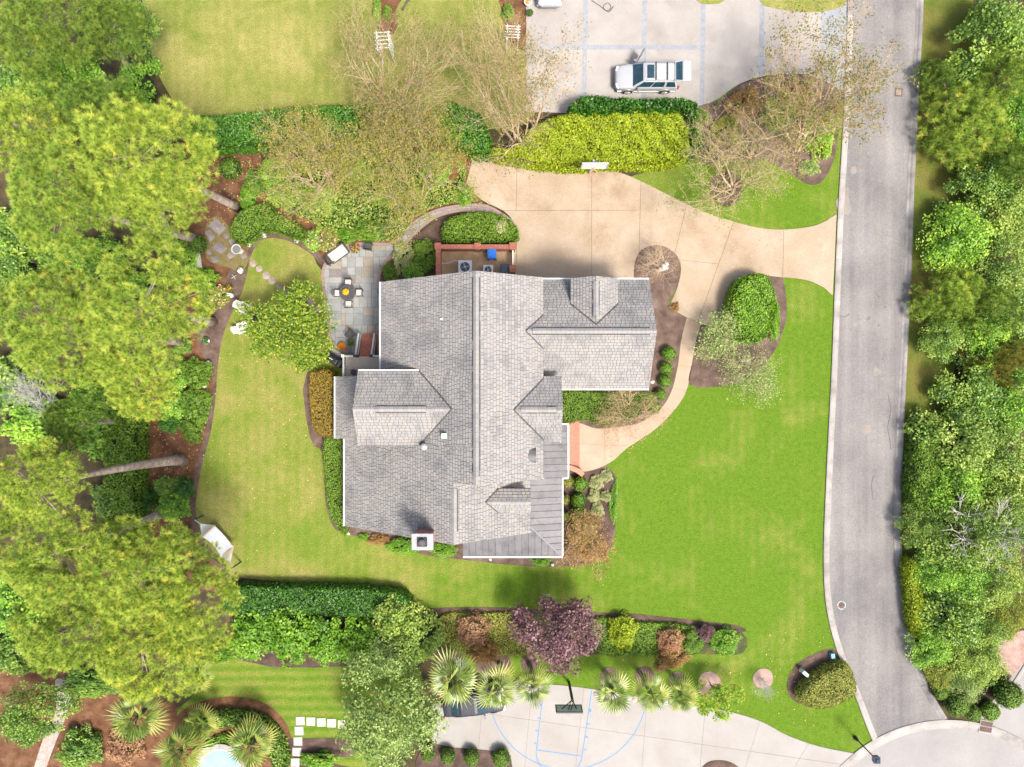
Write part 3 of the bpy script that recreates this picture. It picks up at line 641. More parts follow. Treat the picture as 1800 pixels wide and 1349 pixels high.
house = thing('house', 'large house with grey shingle roofs, cross gables and metal porch roof', 'house', (0, 0, 0))
q0 = random.Random(5)
WID = [.20, .25, .30, .36]
COURSE = .225
def tab_mesh(w, cdep, slope, key, cache={}):
    k = (round(w, 3), round(slope, 3))
    if k in cache: return cache[k]
    # local frame: x along eave, y up-slope in plan, z up; the tab follows the slope
    th = .036; g = .014; y0 = .019  # front edge set back, so a dark line stands for drop shadow
    vs = [(g, y0, -.01), (w-g, y0, -.01), (w-g, cdep, cdep*slope-.01), (g, cdep, cdep*slope-.01), (g, y0, th+y0*slope), (w-g, y0, th+y0*slope), (w-g, cdep, cdep*slope+.006), (g, cdep, cdep*slope+.006)]
    me = bpy.data.meshes.new('shingle'); me.from_pydata(vs, [], [(4, 5, 6, 7), (0, 1, 5, 4), (1, 2, 6, 5), (2, 3, 7, 6), (3, 0, 4, 7), (0, 3, 2, 1)]); me.update()
    me.materials.append(M_shp); cache[k] = me; return me
SHN = [0]; ROOFS = []
def shingle_plane(poly, org, down, z0, slope, pieces=False, base=True):
    """poly: convex plan outline; org: plan point at height z0; down: unit plan vector pointing downslope"""
    zf = lambda x, y: z0-slope*((x-org[0])*down[0]+(y-org[1])*down[1])
    up = (-down[0], -down[1]); ax = (up[1], -up[0])            # ax x up is right-handed: ax = eave axis
    toUV = lambda p: (p[0]*ax[0]+p[1]*ax[1], p[0]*up[0]+p[1]*up[1])
    toXY = lambda u, v: (u*ax[0]+v*up[0], u*ax[1]+v*up[1])
    if base:
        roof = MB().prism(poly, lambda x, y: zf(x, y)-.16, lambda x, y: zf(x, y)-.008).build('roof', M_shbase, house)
    else: roof = None
    uv = [toUV(p) for p in poly]; u0 = min(p[0] for p in uv); u1 = max(p[0] for p in uv); v0 = min(p[1] for p in uv); v1 = max(p[1] for p in uv)
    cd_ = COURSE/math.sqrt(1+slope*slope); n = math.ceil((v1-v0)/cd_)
    V = []; F = []; A = []
    for i in range(n):
        va = v0+i*cd_; u = u0-q0.uniform(0, .4)
        while u < u1:
            w_ = q0.choice(WID); a, b = u, u+w_; u = b
            g = .014; rect = [(a+g, va+.019), (b-g, va+.019), (b-g, va+cd_), (a+g, va+cd_)]  # open strip below each course shows dark felt as its drop shadow
            full = all(inside(uv, np.array([c[0]]), np.array([c[1]]))[0] for c in [(a, va+.01), (b, va+.01), (b, va+cd_-.01), (a, va+cd_-.01)])
            if full and pieces and SHN[0] < 300 and i % 2 == 0 and i > 2 and q0.random() < .62:
                x, y = toXY(a, va); o = bpy.data.objects.new('shingle', tab_mesh(w_, cd_, slope, 0)); COL.objects.link(o); o.parent = roof
                o.location = (x, y, zf(x, y)); o.rotation_euler = (0, 0, math.atan2(ax[1], ax[0])); SHN[0] += 1; continue
            c = clip_convex(uv, rect)
            if len(c) < 3 or abs(area2(c)) < .004: continue
            if area2(c) < 0: c = c[::-1]
            th = q0.choice([.026, .034, .046]); m = len(c); k0 = len(V)
            for (cu, cv) in c:
                x, y = toXY(cu, cv); V.append((x, y, zf(x, y)+th*(1-(cv-va)/cd_)+.005))
            for (cu, cv) in c:
                x, y = toXY(cu, cv); V.append((x, y, zf(x, y)-.02))
            r = q0.random()
            F.append(tuple(k0+j for j in range(m))); A.append(r)
            for j in range(m): F.append((k0+m+j, k0+m+(j+1) % m, k0+(j+1) % m, k0+j)); A.append(r)
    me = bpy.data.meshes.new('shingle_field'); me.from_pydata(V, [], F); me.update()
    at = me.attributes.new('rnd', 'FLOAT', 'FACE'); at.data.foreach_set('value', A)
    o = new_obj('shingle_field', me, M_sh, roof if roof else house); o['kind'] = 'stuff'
    return roof
WS, ES = .70, .65
W_ = lambda poly, **k: shingle_plane(poly, (-2.2, 0), (-1, 0), 9.5, WS, **k)
W_([(-8.9, .5), (-2.2, .5), (-2.2, 6.9), (-8.9, 6.9)])
W_([(-12.65, -3.93), (-2.2, -3.93), (-2.2, .5), (-12.65, .5)])
W_([(-11.85, -6.24), (-2.2, -6.24), (-2.2, -3.93), (-11.85, -3.93)])
W_([(-11.85, -10.1), (-3.63, -10.1), (-3.63, -6.24), (-11.85, -6.24)])
shingle_plane([(-2.2, -6.24), (2.05, -6.24), (2.05, 6.9), (-2.2, 6.9)], (-2.2, 0), (1, 0), 9.5, ES, pieces=True)
shingle_plane([(-3.63, -10.1), (1.25, -10.1), (1.25, -5.95), (-3.63, -5.95)], (-3.63, 0), (1, 0), 8.47, .72)
shingle_plane([(.877, 3.37), (9.27, 3.37), (9.27, 7.03), (1.6, 7.03), (1.6, 4.05)], (0, 3.37), (0, 1), 7.5, .69)
shingle_plane([(.877, 3.37), (1.6, 2.69), (1.6, -.33), (9.27, -.33), (9.27, 3.37)], (0, 3.37), (0, -1), 7.5, .69)
shingle_plane([(.108, -1.66), (2.05, .335), (2.05, .49), (3.22, .49), (3.22, -1.66)], (0, -1.66), (0, 1), 8.0, .63)
shingle_plane([(.108, -1.66), (3.22, -1.66), (3.22, -3.81), (2.05, -3.81), (2.05, -3.66)], (0, -1.66), (0, -1), 8.0, .63)
shingle_plane([(-3.77, -1.61), (-6.0, .79), (-10, .79), (-10, -1.61)], (0, -1.61), (0, 1), 8.4, .65)
shingle_plane([(-3.77, -1.61), (-10, -1.61), (-10, -4.01), (-6, -4.01)], (0, -1.61), (0, -1), 8.4, .65)
shingle_plane([(5.42, 3.8), (5.42, 6.93), (3.85, 6.93), (3.85, 5.25)], (5.42, 0), (-1, 0), 7.2, .64)
shingle_plane([(5.42, 3.8), (5.42, 6.93), (6.99, 6.93), (6.99, 5.25)], (5.42, 0), (1, 0), 7.2, .64)
shingle_plane([(-1.71, -7.66), (-.88, -6.86), (1.23, -6.86), (1.23, -7.66)], (0, -7.66), (0, 1), 7.09, .75)
shingle_plane([(-1.71, -7.66), (-.88, -8.46), (1.23, -8.46), (1.23, -7.66)], (0, -7.66), (0, -1), 7.09, .75)
# ridge caps, piece by piece, on a raised ridge vent whose wide dark rim stands in for shade
def ridge(p0, p1, s1, s2, w=.17, vent=True):
    a = Vector(p0); b = Vector(p1); d = (b-a); Ln = d.length; d.normalize(); sd = Vector((0, 0, 1)).cross(d)  # sd = left of travel
    h = .075 if vent else .035
    n = max(2, round(Ln/.30)); st = Ln/n
    ca = [(-w, -w*s1), (0, 0), (w, -w*s2)]
    vs = []
    for y, lift in ((.012, h+.016), (st*1.02, h)):
        for (x, z) in ca: vs.append((x, y, z+lift))
        for (x, z) in ca: vs.append((x, y, z+lift-.04))
    fs = [(0, 1, 7, 6), (1, 2, 8, 7), (3, 9, 10, 4), (4, 10, 11, 5), (0, 3, 4, 1), (1, 4, 5, 2), (6, 7, 10, 9), (7, 8, 11, 10), (0, 6, 9, 3), (2, 5, 11, 8)]
    me = bpy.data.meshes.new('ridge_cap'); me.from_pydata(vs, [], fs); me.update(); me.materials.append(M_shp)
    vb = MB()
    if vent:
        ww = w+.085
        vb.add([(-ww, 0, -ww*s1-.03), (0, 0, .0), (ww, 0, -ww*s2-.03), (-ww, 0, -ww*s1+.035), (0, 0, .05), (ww, 0, -ww*s2+.035), (-ww, Ln, -ww*s1-.03), (0, Ln, 0), (ww, Ln, -ww*s2-.03), (-ww, Ln, -ww*s1+.035), (0, Ln, .05), (ww, Ln, -ww*s2+.035)],
               [(3, 4, 10, 9), (4, 5, 11, 10), (0, 3, 9, 6), (2, 8, 11, 5), (0, 1, 4, 3), (1, 2, 5, 4), (6, 9, 10, 7), (7, 10, 11, 8), (0, 6, 7, 1), (1, 7, 8, 2)])
        o = vb.build('ridge_vent', M_darktrim, house, a); o.rotation_euler = (0, 0, math.atan2(-d.x, d.y))
    for i in range(n):
        o = bpy.data.objects.new('ridge_cap', me); COL.objects.link(o); o.parent = house
        o.location = a+d*(st*i); o.rotation_euler = (0, 0, math.atan2(-d.x, d.y))
# travelling +Y, x is to the right (east)
ridge((-2.2, -6.2, 9.5), (-2.2, -5.7, 9.5), WS, ES, .15, False)
ridge((-2.2, -5.7, 9.5), (-2.2, 6.5, 9.5), WS, ES); ridge((-2.2, 6.5, 9.5), (-2.2, 6.88, 9.5), WS, ES, .15, False)
ridge((-3.63, -9.3, 8.47), (-3.63, -6.6, 8.47), WS, .72); ridge((-3.63, -10.05, 8.47), (-3.63, -9.3, 8.47), WS, .72, .15, False)
# travelling +X: local x (right) is south
ridge((1.3, 3.37, 7.5), (8.85, 3.37, 7.5), .69, .69); ridge((8.85, 3.37, 7.5), (9.25, 3.37, 7.5), .69, .69, .15, False)
ridge((.55, -1.66, 8.0), (2.8, -1.66, 8.0), .63, .63)
ridge((-8.6, -1.61, 8.4), (-5.4, -1.61, 8.4), .65, .65); ridge((-5.4, -1.61, 8.4), (-4.0, -1.61, 8.4), .65, .65, .14, False); ridge((-9.98, -1.61, 8.4), (-8.6, -1.61, 8.4), .65, .65, .14, False)
ridge((5.42, 4.35, 7.2), (5.42, 6.6, 7.2), .64, .64)
ridge((-1.6, -7.66, 7.09), (1.2, -7.66, 7.09), .75, .75, .13, False)
# thin dark strips laid along the valleys
def valley(a, b, r=.055):
    a = Vector(a); b = Vector(b); up = Vector((0, 0, .035)); MB().tube([a+up, b+up], r, 5).build('valley_strip', M_darktrim, house)
zW = lambda x: 9.5-WS*(-2.2-x)
zE = lambda x: 9.5-ES*(x+2.2)
valley((-3.77, -1.61, 8.4), (-6.0, .79, zW(-6.0))); valley((-3.77, -1.61, 8.4), (-6.0, -4.01, zW(-6.0)))
valley((.108, -1.66, 8.0), (2.05, .335, zE(2.05))); valley((.108, -1.66, 8.0), (2.05, -3.66, zE(2.05)))
valley((.877, 3.37, 7.5), (2.05, 4.47, zE(2.05))); valley((.877, 3.37, 7.5), (2.05, 2.27, zE(2.05)), .04)
valley((5.42, 3.8, 7.2), (3.85, 5.25, 6.2)); valley((5.42, 3.8, 7.2), (6.99, 5.25, 6.2))
valley((-1.71, -7.66, 7.09), (-.88, -6.86, 6.49)); valley((-1.71, -7.66, 7.09), (-.88, -8.46, 6.49), .04)
# gutters and rakes
def bar(a, b, w_, h_, mat, name):
    a = Vector(a); b = Vector(b); d = b-a; o = MB().box(0, d.length/2, 0, w_, d.length, h_).build(name, mat, house)
    o.location = a; o.rotation_euler = (d.normalized()).to_track_quat('Y', 'Z').to_euler(); return o
def gut(a, b): bar(a, b, .10, .12, M_white, 'gutter')
gut((-8.97, .6, zW(-8.9)-.09), (-8.97, 6.9, zW(-8.9)-.09)); gut((-11.92, -10.1, zW(-11.85)-.09), (-11.92, -3.95, zW(-11.85)-.09)); gut((-12.72, -3.93, zW(-12.65)-.09), (-12.72, .5, zW(-12.65)-.09))
gut((2.0, .55, zE(2.05)-.26), (2.0, 6.9, zE(2.05)-.26)); gut((2.0, -6.2, zE(2.05)-.26), (2.0, -3.9, zE(2.05)-.26))
gut((1.6, 7.10, 4.97-.09), (9.27, 7.10, 4.97-.09)); gut((3.3, -.40, 4.94-.09), (9.27, -.40, 4.94-.09))
gut((-10, .86, 6.84-.09), (-6.0, .86, 6.84-.09)); gut((-10, -3.94, 6.84-.28), (-6.1, -3.94, 6.84-.28)); gut((1.18, -10.1, 4.96-.28), (1.18, -6.3, 4.96-.28))
gut((2.2, .42, 6.645-.28), (3.22, .42, 6.645-.28)); gut((2.2, -3.74, 6.645-.28), (3.22, -3.74, 6.645-.28))
def rake(a, b):
    # tucked under the shingle overhang
    m_ = (Vector(a)+Vector(b))/2; ctr = Vector((-1.5, -1.0, 0)); k = Vector((0, 0, -.26))
    if abs(a[1]-b[1]) < .01: k.y = -.06 if m_.y > ctr.y else .06
    else: k.x = -.06 if m_.x > ctr.x else .06
    bar(Vector(a)+k, Vector(b)+k, .05, .18, M_white, 'rake_board')
rake((-8.9, 6.93, zW(-8.9)), (-2.2, 6.93, 9.5)); rake((2.05, 6.93, zE(2.05)), (-2.2, 6.93, 9.5))
rake((-11.85, -10.13, zW(-11.85)), (-3.63, -10.13, 8.47)); rake((1.25, -10.13, 8.47-.72*4.88), (-3.63, -10.13, 8.47)); rake((2.05, -6.27, zE(2.05)), (-2.2, -6.27, 9.5))
rake((9.3, 7.03, 4.97), (9.3, 3.37, 7.5)); rake((9.3, -.33, 4.95), (9.3, 3.37, 7.5)); rake((3.25, .49, 6.645), (3.25, -1.66, 8)); rake((3.25, -3.81, 6.645), (3.25, -1.66, 8))
rake((-10.03, .79, 6.84), (-10.03, -1.61, 8.4)); rake((-10.03, -4.01, 6.84), (-10.03, -1.61, 8.4)); rake((3.85, 6.96, 6.2), (5.42, 6.96, 7.2)); rake((6.99, 6.96, 6.2), (5.42, 6.96, 7.2))
# walls under the roofs
def gable_y(xs, zs, y0, y1, name='wall'):      # profile in XZ extruded along Y
    n = len(xs); vs = [(x, y0, z) for x, z in zip(xs, zs)]+[(x, y1, z) for x, z in zip(xs, zs)]
    MB().add(vs, [tuple(range(n)), tuple(range(n, 2*n))[::-1]]+[(i, n+i, n+(i+1) % n, (i+1) % n) for i in range(n)]).build(name, M_siding, house)
def gable_x(ys, zs, x0, x1, name='wall'):
    n = len(ys); vs = [(x0, y, z) for y, z in zip(ys, zs)]+[(x1, y, z) for y, z in zip(ys, zs)]
    MB().add(vs, [tuple(range(n)), tuple(range(n, 2*n))[::-1]]+[(i, n+i, n+(i+1) % n, (i+1) % n) for i in range(n)]).build(name, M_siding, house)
gable_y([-8.5, 1.65, 1.65, -2.2, -8.5], [0, 0, zE(1.65)-.2, 9.28, zW(-8.5)-.2], -5.9, 6.5)
gable_y([-11.45, .85, .85, -3.63, -11.45], [0, 0, 8.47-.72*4.48-.2, 8.25, zW(-11.45)-.2], -9.7, -5.91)
gable_y([-11.45, -8.51, -8.51, -11.45], [0, 0, zW(-8.51)-.2, zW(-11.45)-.2], -5.9, -3.6); gable_y([-12.2, -8.51, -8.51, -12.2], [0, 0, zW(-8.51)-.2, zW(-12.2)-.2], -3.59, .15)
gable_x([.05, 6.65, 6.65, 3.37, .05], [0, 0, 7.5-.69*3.28-.2, 7.28, 7.5-.69*3.32-.2], 1.66, 8.9)
gable_x([-3.45, .15, .15, -1.66, -3.45], [0, 0, 6.67, 7.78, 6.67], 1.67, 2.85); gable_x([-3.65, .42, .42, -1.61, -3.65], [0, 0, 6.88, 8.2, 6.88], -9.6, -5.6)
gable_y([4.1, 6.74, 6.74, 5.42, 4.1], [5.2, 5.2, 6.15, 7.0, 6.15], 4.6, 6.66); gable_x([-8.25, -7.07, -7.07, -7.66, -8.25], [5.0, 5.0, 6.42, 6.87, 6.42], -.8, .95)
# windows and doors
def window(x, y, z, w_, h_, face):
    rz = {'E': R(90), 'W': R(-90), 'N': R(180), 'S': 0}[face]      # local -Y looks outward
    fr = MB().box(0, -.02, h_/2+.04, w_+.2, .08, .1).box(0, -.02, -h_/2-.04, w_+.2, .08, .1).box(-w_/2-.05, -.02, 0, .1, .08, h_-.02).box(w_/2+.05, -.02, 0, .1, .08, h_-.02).box(0, -.015, 0, w_, .05, .05).box(0, -.013, h_/4+.01, .035, .04, h_/2-.08).box(0, -.013, -h_/4-.01, .035, .04, h_/2-.08)
    o = fr.build('window', M_white, house, (x, y, z)); o.rotation_euler = (0, 0, rz)
    MB().box(0, .0, 0, w_, .03, h_).build('pane', M_glass, o); MB().box(0, -.07, -h_/2-.13, w_+.3, .14, .06).build('sill', M_white, o)
for a in [(1.65, -4.9, 5.0, 1.0, 1.5, 'E'), (2.85, -2.6, 4.6, .9, 1.5, 'E'), (2.85, -.7, 4.6, .9, 1.5, 'E'), (8.9, 2.2, 3.4, 1, 1.5, 'E'), (8.9, 4.5, 3.4, 1, 1.5, 'E'), (8.9, 3.37, 5.9, .9, 1.2, 'E'), (4.4, .05, 2.2, 1.1, 1.5, 'S'), (6.6, .05, 2.2, 1.1, 1.5, 'S'), (5.42, 6.66, 5.75, 1.5, .8, 'N'), (-6, 6.5, 2, 1.2, 1.6, 'N'), (-6, 6.5, 4.4, 1, 1.0, 'N'), (-1.5, 6.5, 5.5, 1, 1.4, 'N'), (-8.5, 3.6, 2.6, 1.4, 1.6, 'W'), (-8.5, 5.4, 2.6, 1.2, 1.6, 'W'), (-9.6, -1.61, 5.9, 1.6, 1.3, 'W'), (-12.2, -1.7, 1.3, 2.2, 1.1, 'W'), (-11.45, -6.6, 1.5, 1.3, 1.3, 'W'), (-11.45, -8.5, 1.5, 1.1, 1.3, 'W'), (-8.6, -9.7, 1.7, 1.2, 1.5, 'S'), (-3.4, -9.7, 5.2, 1, 1.4, 'S'), (-1.4, -9.7, 1.9, 1.1, 1.6, 'S'), (.85, -8.6, 2.0, 1.1, 1.5, 'E'), (.95, -7.66, 6.0, .6, .7, 'E')]: window(*a)
for x in (3.4, 6.9):
    d = MB().box(0, 0, 1.15, 2.6, .06, 2.3)
    for k in range(4): d.box(0, .035, .3+k*.56, 2.4, .03, .48)
    d.build('garage_door', M_white, house, (x, 6.69, 0))
fd = MB().box(0, 0, 1.6, .06, 1.1, 2.2).box(.04, 0, 2.1, .03, .8, .8).box(.04, 0, 1.0, .03, .8, .7).build('front_door', pmat('door_red', [(.20, .04, .03), (.25, .06, .04)], 3, .5), house, (1.70, -4.4, .0)); MB().lathe([(.03, 0), (.04, .03), (.02, .06)], 10).build('handle', M_grey, fd, (.06, .4, 1.5))
# metal porch roof, panel by panel
def seam_plane(poly, org, down, z0, slope, w_=.47):
    zf = lambda x, y: z0-slope*((x-org[0])*down[0]+(y-org[1])*down[1]); up = (-down[0], -down[1]); ax = (up[1], -up[0])
    uv = [(p[0]*ax[0]+p[1]*ax[1], p[0]*up[0]+p[1]*up[1]) for p in poly]
    u0 = min(p[0] for p in uv); u1 = max(p[0] for p in uv); n = round((u1-u0)/w_); w_ = (u1-u0)/n
    for i in range(n):
        a = u0+i*w_; mb = MB()
        for (x0, x1, dz0, dz1) in ((a+.004, a+w_-.03, -.05, 0), (a+w_-.028, a+w_-.002, -.05, .05)):
            c = clip_convex(uv, [(x0, -50), (x1, -50), (x1, 50), (x0, 50)])
            if len(c) < 3: continue
            c = [(u*ax[0]+v*up[0], u*ax[1]+v*up[1]) for u, v in c]
            mb.prism(c, lambda x, y: zf(x, y)+dz0, lambda x, y: zf(x, y)+dz1)
        if mb.v: mb.build('metal_panel', M_metal, house)
sl_ = .27; ez = 2.85
seam_plane([(-3.45, -12.2), (3.5, -12.2), (.86, -9.56), (-3.45, -9.56)], (0, -12.2), (0, -1), ez, sl_)
seam_plane([(3.5, -12.2), (3.5, -6.66), (.86, -6.66), (.86, -9.56)], (3.5, 0), (1, 0), ez, sl_)
seam_plane([(3.92, -6.65), (3.92, -2.94), (1.66, -2.94), (1.66, -5.8), (.86, -6.65)], (3.5, 0), (1, 0), ez, sl_)
bar((3.5, -12.2, ez+.03), (.86, -9.56, ez+.03+sl_*2.64), .09, .05, M_metal, 'hip_cap')
gut((-3.45, -12.28, ez-.06), (3.58, -12.28, ez-.06)); gut((3.58, -12.2, ez-.06), (3.58, -6.72, ez-.06)); gut((4.0, -6.65, ez-.17), (4.0, -2.94, ez-.17)); gut((3.45, -6.72, ez-.14), (4.0, -6.72, ez-.14)); gut((3.3, -2.87, ez-.10), (4.0, -2.87, ez-.10))
MB().prism([(-3.3, -11.9), (3.3, -11.9), (3.3, -6.5), (3.7, -6.5), (3.7, -3.1), (1.7, -3.1), (1.7, -5.95), (.9, -5.95), (.9, -9.65), (-3.3, -9.65)], .0, .55).build('porch_floor', pmat('porch_boards', [(.35, .33, .31), (.42, .40, .38)], 3, .7), house)
for x, y in [(-3.1, -11.7), (-.9, -11.7), (1.2, -11.7), (3.1, -11.7), (3.1, -9.4), (3.1, -7.0), (3.5, -5.9), (3.5, -3.4)]:
    MB().box(0, 0, .62, .34, .34, .14).lathe([(.14, .69), (.13, 1.6), (.11, 2.5)], 12).box(0, 0, 2.56, .3, .3, .12).build('column', M_white, house, (x, y, 0))
# chimney
ch = MB().box(0, 0, 4.4, 1.14, .86, 8.8).box(0, 0, 8.55, 1.24, .96, .3).build('chimney', M_brick, house, (-5.55, -9.83, 0))
MB().box(0, 0, 8.84, 1.34, 1.02, .08).build('chimney_cap', pmat('chimney_cap', [(.26, .265, .28), (.34, .345, .36)], 3, .6), ch)
MB().box(-.02, 0, 8.92, .62, .56, .08).lathe([(.2, 8.95), (.2, 9.12)], 20, (-.02, 0, 0)).build('flue_cage', M_black, ch)
MB().lathe([(.22, 9.13), (.16, 9.17), (.13, 9.19)], 20, (-.02, 0, 0)).build('flue_cap', M_darktrim, ch)
# roof vents
vx = P(783, 765, 7.5); MB().box(0, 0, .1, .26, .26, .36).box(0, 0, .31, .32, .32, .05).build('roof_vent', M_white, house, (vx.x, vx.y, zW(vx.x)))
vx = P(748, 784, 6.6); MB().lathe([(.1, -.1), (.1, .3), (.2, .32), (.22, .4), (.12, .5), (.02, .53)], 16).build('turbine_vent', M_grey, house, (vx.x, vx.y, zW(vx.x)))
vx = P(776, 561, 8.0); MB().box(0, 0, .03, .14, .10, .08).build('roof_patch', M_white, house, (vx.x, vx.y, zW(vx.x)))
ex = P(934, 800.7, 7.1); n = 14; vs = []; fs = []
for i in range(n+1):          # eyebrow vent: half cone opening downslope
    a = math.pi*i/n; vs.append((.30, .50*math.cos(a), .42*math.sin(a)-.22)); vs.append((-.32+.2*(1-math.sin(a)), .42*math.cos(a), .13*math.sin(a)+.05))
for i in range(n): fs.append((2*i, 2*i+2, 2*i+3, 2*i+1))
fs.append(tuple(2*i for i in range(n+1))[::-1]); fs.append(tuple(2*i+1 for i in range(n+1)))
MB().add(vs, fs).build('eyebrow_vent', M_metal, house, (ex.x, ex.y, zE(ex.x)), smooth=False)

# entry steps of brick
st = thing('entry_steps', 'pinkish brick steps with curved side wall leading to the porch', 'steps', (*G(1006, 787), 0))
for k, (xa, xb, z) in enumerate([(1003, 1018, .17), (997, 1012, .34), (985, 1006, .51)]):
    y0 = 742 + k*2; y1 = 828 - k*2
    n = 26
    for i in range(n):
        ya = y0+(y1-y0)*i/n; yb = y0+(y1-y0)*(i+.93)/n
        a = G(xa, ya); b = G(xb, yb); c = G(1006, 787)
        if i % 1 == 0: pass
    mb = MB(); base = G(1006, 787)
    A = G(xa, y0); B = G(xb, y1)
    mb.prism([(A[0]-base[0], B[1]-base[1]), (B[0]-base[0], B[1]-base[1]), (B[0]-base[0], A[1]-base[1]), (A[0]-base[0], A[1]-base[1])], 0, z-.045).build('step', M_pinkbrick, st)
    tb = MB(); m = 34
    for i in range(m):
        ya = A[1]+(B[1]-A[1])*(i+.04)/m-base[1]; yb = A[1]+(B[1]-A[1])*(i+.96)/m-base[1]
        tb.prism([(A[0]-base[0]+.01, yb), (B[0]-base[0]+.02, yb), (B[0]-base[0]+.02, ya), (A[0]-base[0]+.01, ya)], z-.045, z)
    tb.build('tread', M_pinkbrick, st)
cw = smooth([(p[0]-base[0], p[1]-base[1]) for p in L([(994, 819), (1004, 821), (1015, 826), (1024, 833)])], 5, False)
MB().prism(offset_line(cw, .12)+offset_line(cw, -.16)[::-1], 0, .62).build('side_wall', M_brick, st); MB().prism(offset_line(cw, .16)+offset_line(cw, -.20)[::-1], .62, .70).build('wall_coping', M_pinkbrick, st)
cw2 = smooth([(p[0]-base[0], p[1]-base[1]) for p in L([(994, 748), (1004, 744), (1016, 738)])], 5, False)
MB().prism(offset_line(cw2, .12)+offset_line(cw2, -.12)[::-1], 0, .5).build('side_wall', M_pinkbrick, st)

# deck and back stairs
dk = thing('back_deck', 'small tan deck with white railing in the corner of the house', 'deck', (*G(640, 640), 0)); dkx, dky = G(640, 640)
DZ = 1.15
d0 = P(609, 627, DZ); d1 = P(676, 662, DZ)
Md = pmat('deck_floor', [(.40, .35, .29), (.48, .43, .37)], 2, .8, (12, .15))
MB().prism([(d0.x-dkx, d1.y-dky), (-8.52-dkx, d1.y-dky), (-8.52-dkx, d0.y-dky), (d0.x-dkx, d0.y-dky)], 0, DZ-.002).build('floor', Md, dk)
def railing(a, b, parent, z0, z1, h=.95, name='railing'):
    a = Vector((*a, z0)); b = Vector((*b, z1)); Ln = (b-a).length; n = max(2, round(Ln/.13))
    mb = MB()
    for dz_, s in ((h, .11), (.12, .06)):
        mb.tube([a+Vector((0, 0, dz_)), b+Vector((0, 0, dz_))], s*.62, 4)
    for i in range(n+1):
        p = a+(b-a)*i/n; mb.box(p.x, p.y, p.z+h/2+.05, .04, .04, h-.12)
    mb.build(name, M_white, parent)
A = (d0.x-dkx, d1.y-dky); B = (d0.x-dkx, d0.y-dky)
railing(A, B, dk, DZ, DZ); 
s0 = P(632, 625, DZ).x-dkx; s1 = P(655, 625, DZ).x-dkx; yT = d0.y-dky
railing(B, (s0-.1, yT), dk, DZ, DZ); railing((s1+.1, yT), (-8.55-dkx, yT), dk, DZ, DZ)
nst = 6; yB = G(640, 588)[1]-dky
for k in range(nst):
    ya = yT+(yB-yT)*k/nst; yb = yT+(yB-yT)*(k+1)/nst; z = DZ-(k+1)*DZ/(nst+1)
    sb = MB().prism([(s0, ya), (s1, ya), (s1, yb), (s0, yb)], 0, z-.06).build('stair', M_brick, dk)
    tb = MB(); m = 12
    for i in range(m): tb.prism([(s0+(s1-s0)*(i+.04)/m, ya), (s0+(s1-s0)*(i+.96)/m, ya), (s0+(s1-s0)*(i+.96)/m, yb+.03), (s0+(s1-s0)*(i+.04)/m, yb+.03)], z-.06, z)
    tb.build('tread', M_redbrick1, sb)
railing((s0-.1, yT), (s0-.1, yB), dk, DZ, .1); railing((s1+.1, yT), (s1+.1, yB), dk, DZ, .1)
for x in (s0-.1, s1+.1, d0.x-dkx): MB().box(x, yT, DZ+.55, .14, .14, 1.1).box(x, yT, DZ+1.12, .2, .2, .06).build('newel_post', M_black if x != d0.x-dkx else M_white, dk)
MB().prism([(s1+.2, yT-.02), (-8.56-dkx, yT-.02), (-8.56-dkx, yB+.4), (s1+.2, yB+.4)], 0, .5).build('planter_wall', M_brick, dk)

# utility yard walled in brick
uy = thing('utility_yard_wall', 'low red brick wall with piers enclosing the air conditioners', 'wall', (*G(835, 455), 0)); ux, uyy = G(835, 455)
uf = sheet('utility_pad', L([(768, 432), (907, 432), (907, 500), (768, 500)]), .058, pmat('tan_pad', [(.36, .24, .13), (.50, .36, .22)], 1.3, .9, (24, .25), .3, 40))
WH = 1.35
def bwall(px0, py0, px1, py1, name='wall', h=WH, cop=True):
    a = P(px0, py0, h); b = P(px1, py1, h); x0, x1 = sorted((a.x-ux, b.x-ux)); y0, y1 = sorted((a.y-uyy, b.y-uyy))
    w = MB().box((x0+x1)/2, (y0+y1)/2, h/2-.04, x1-x0-.06, y1-y0-.06, h-.08).build(name, M_brick, uy)
    lx, ly = x1-x0, y1-y0; tb = MB(); n = max(2, round(max(lx, ly)/.115))
    for i in range(n):
        if lx > ly: tb.box(x0+lx*(i+.5)/n, (y0+y1)/2, h-.04, lx/n*.92, ly+.04, .085)
        else: tb.box((x0+x1)/2, y0+ly*(i+.5)/n, h-.04, lx+.04, ly/n*.92, .085)
    tb.build('coping', M_redbrick1, w)
bwall(775, 430.5, 834, 437.5); bwall(844.5, 430.5, 896, 437.5); bwall(766.5, 438.5, 774, 484)
for (a, b, c, d) in [(764, 427.5, 775, 438), (834, 427, 844.5, 438.5), (896, 426.5, 906.5, 438.5), (896, 466, 906.5, 478.5)]: bwall(a, b, c, d, 'pier', WH+.12)
g0 = P(901.5, 440, 1.2); g1 = P(901.5, 465, 1.2)
gate = MB().box(0, 0, 1.12, .09, g0.y-g1.y, .1).box(0, 0, .25, .09, g0.y-g1.y, .1)
for i in range(9): gate.box(0, (g0.y-g1.y)*(i/8-.5)*.95, .68, .03, .08, .8)
gate.build('gate', M_white, uy, (g0.x-ux, (g0.y+g1.y)/2-uyy, 0))
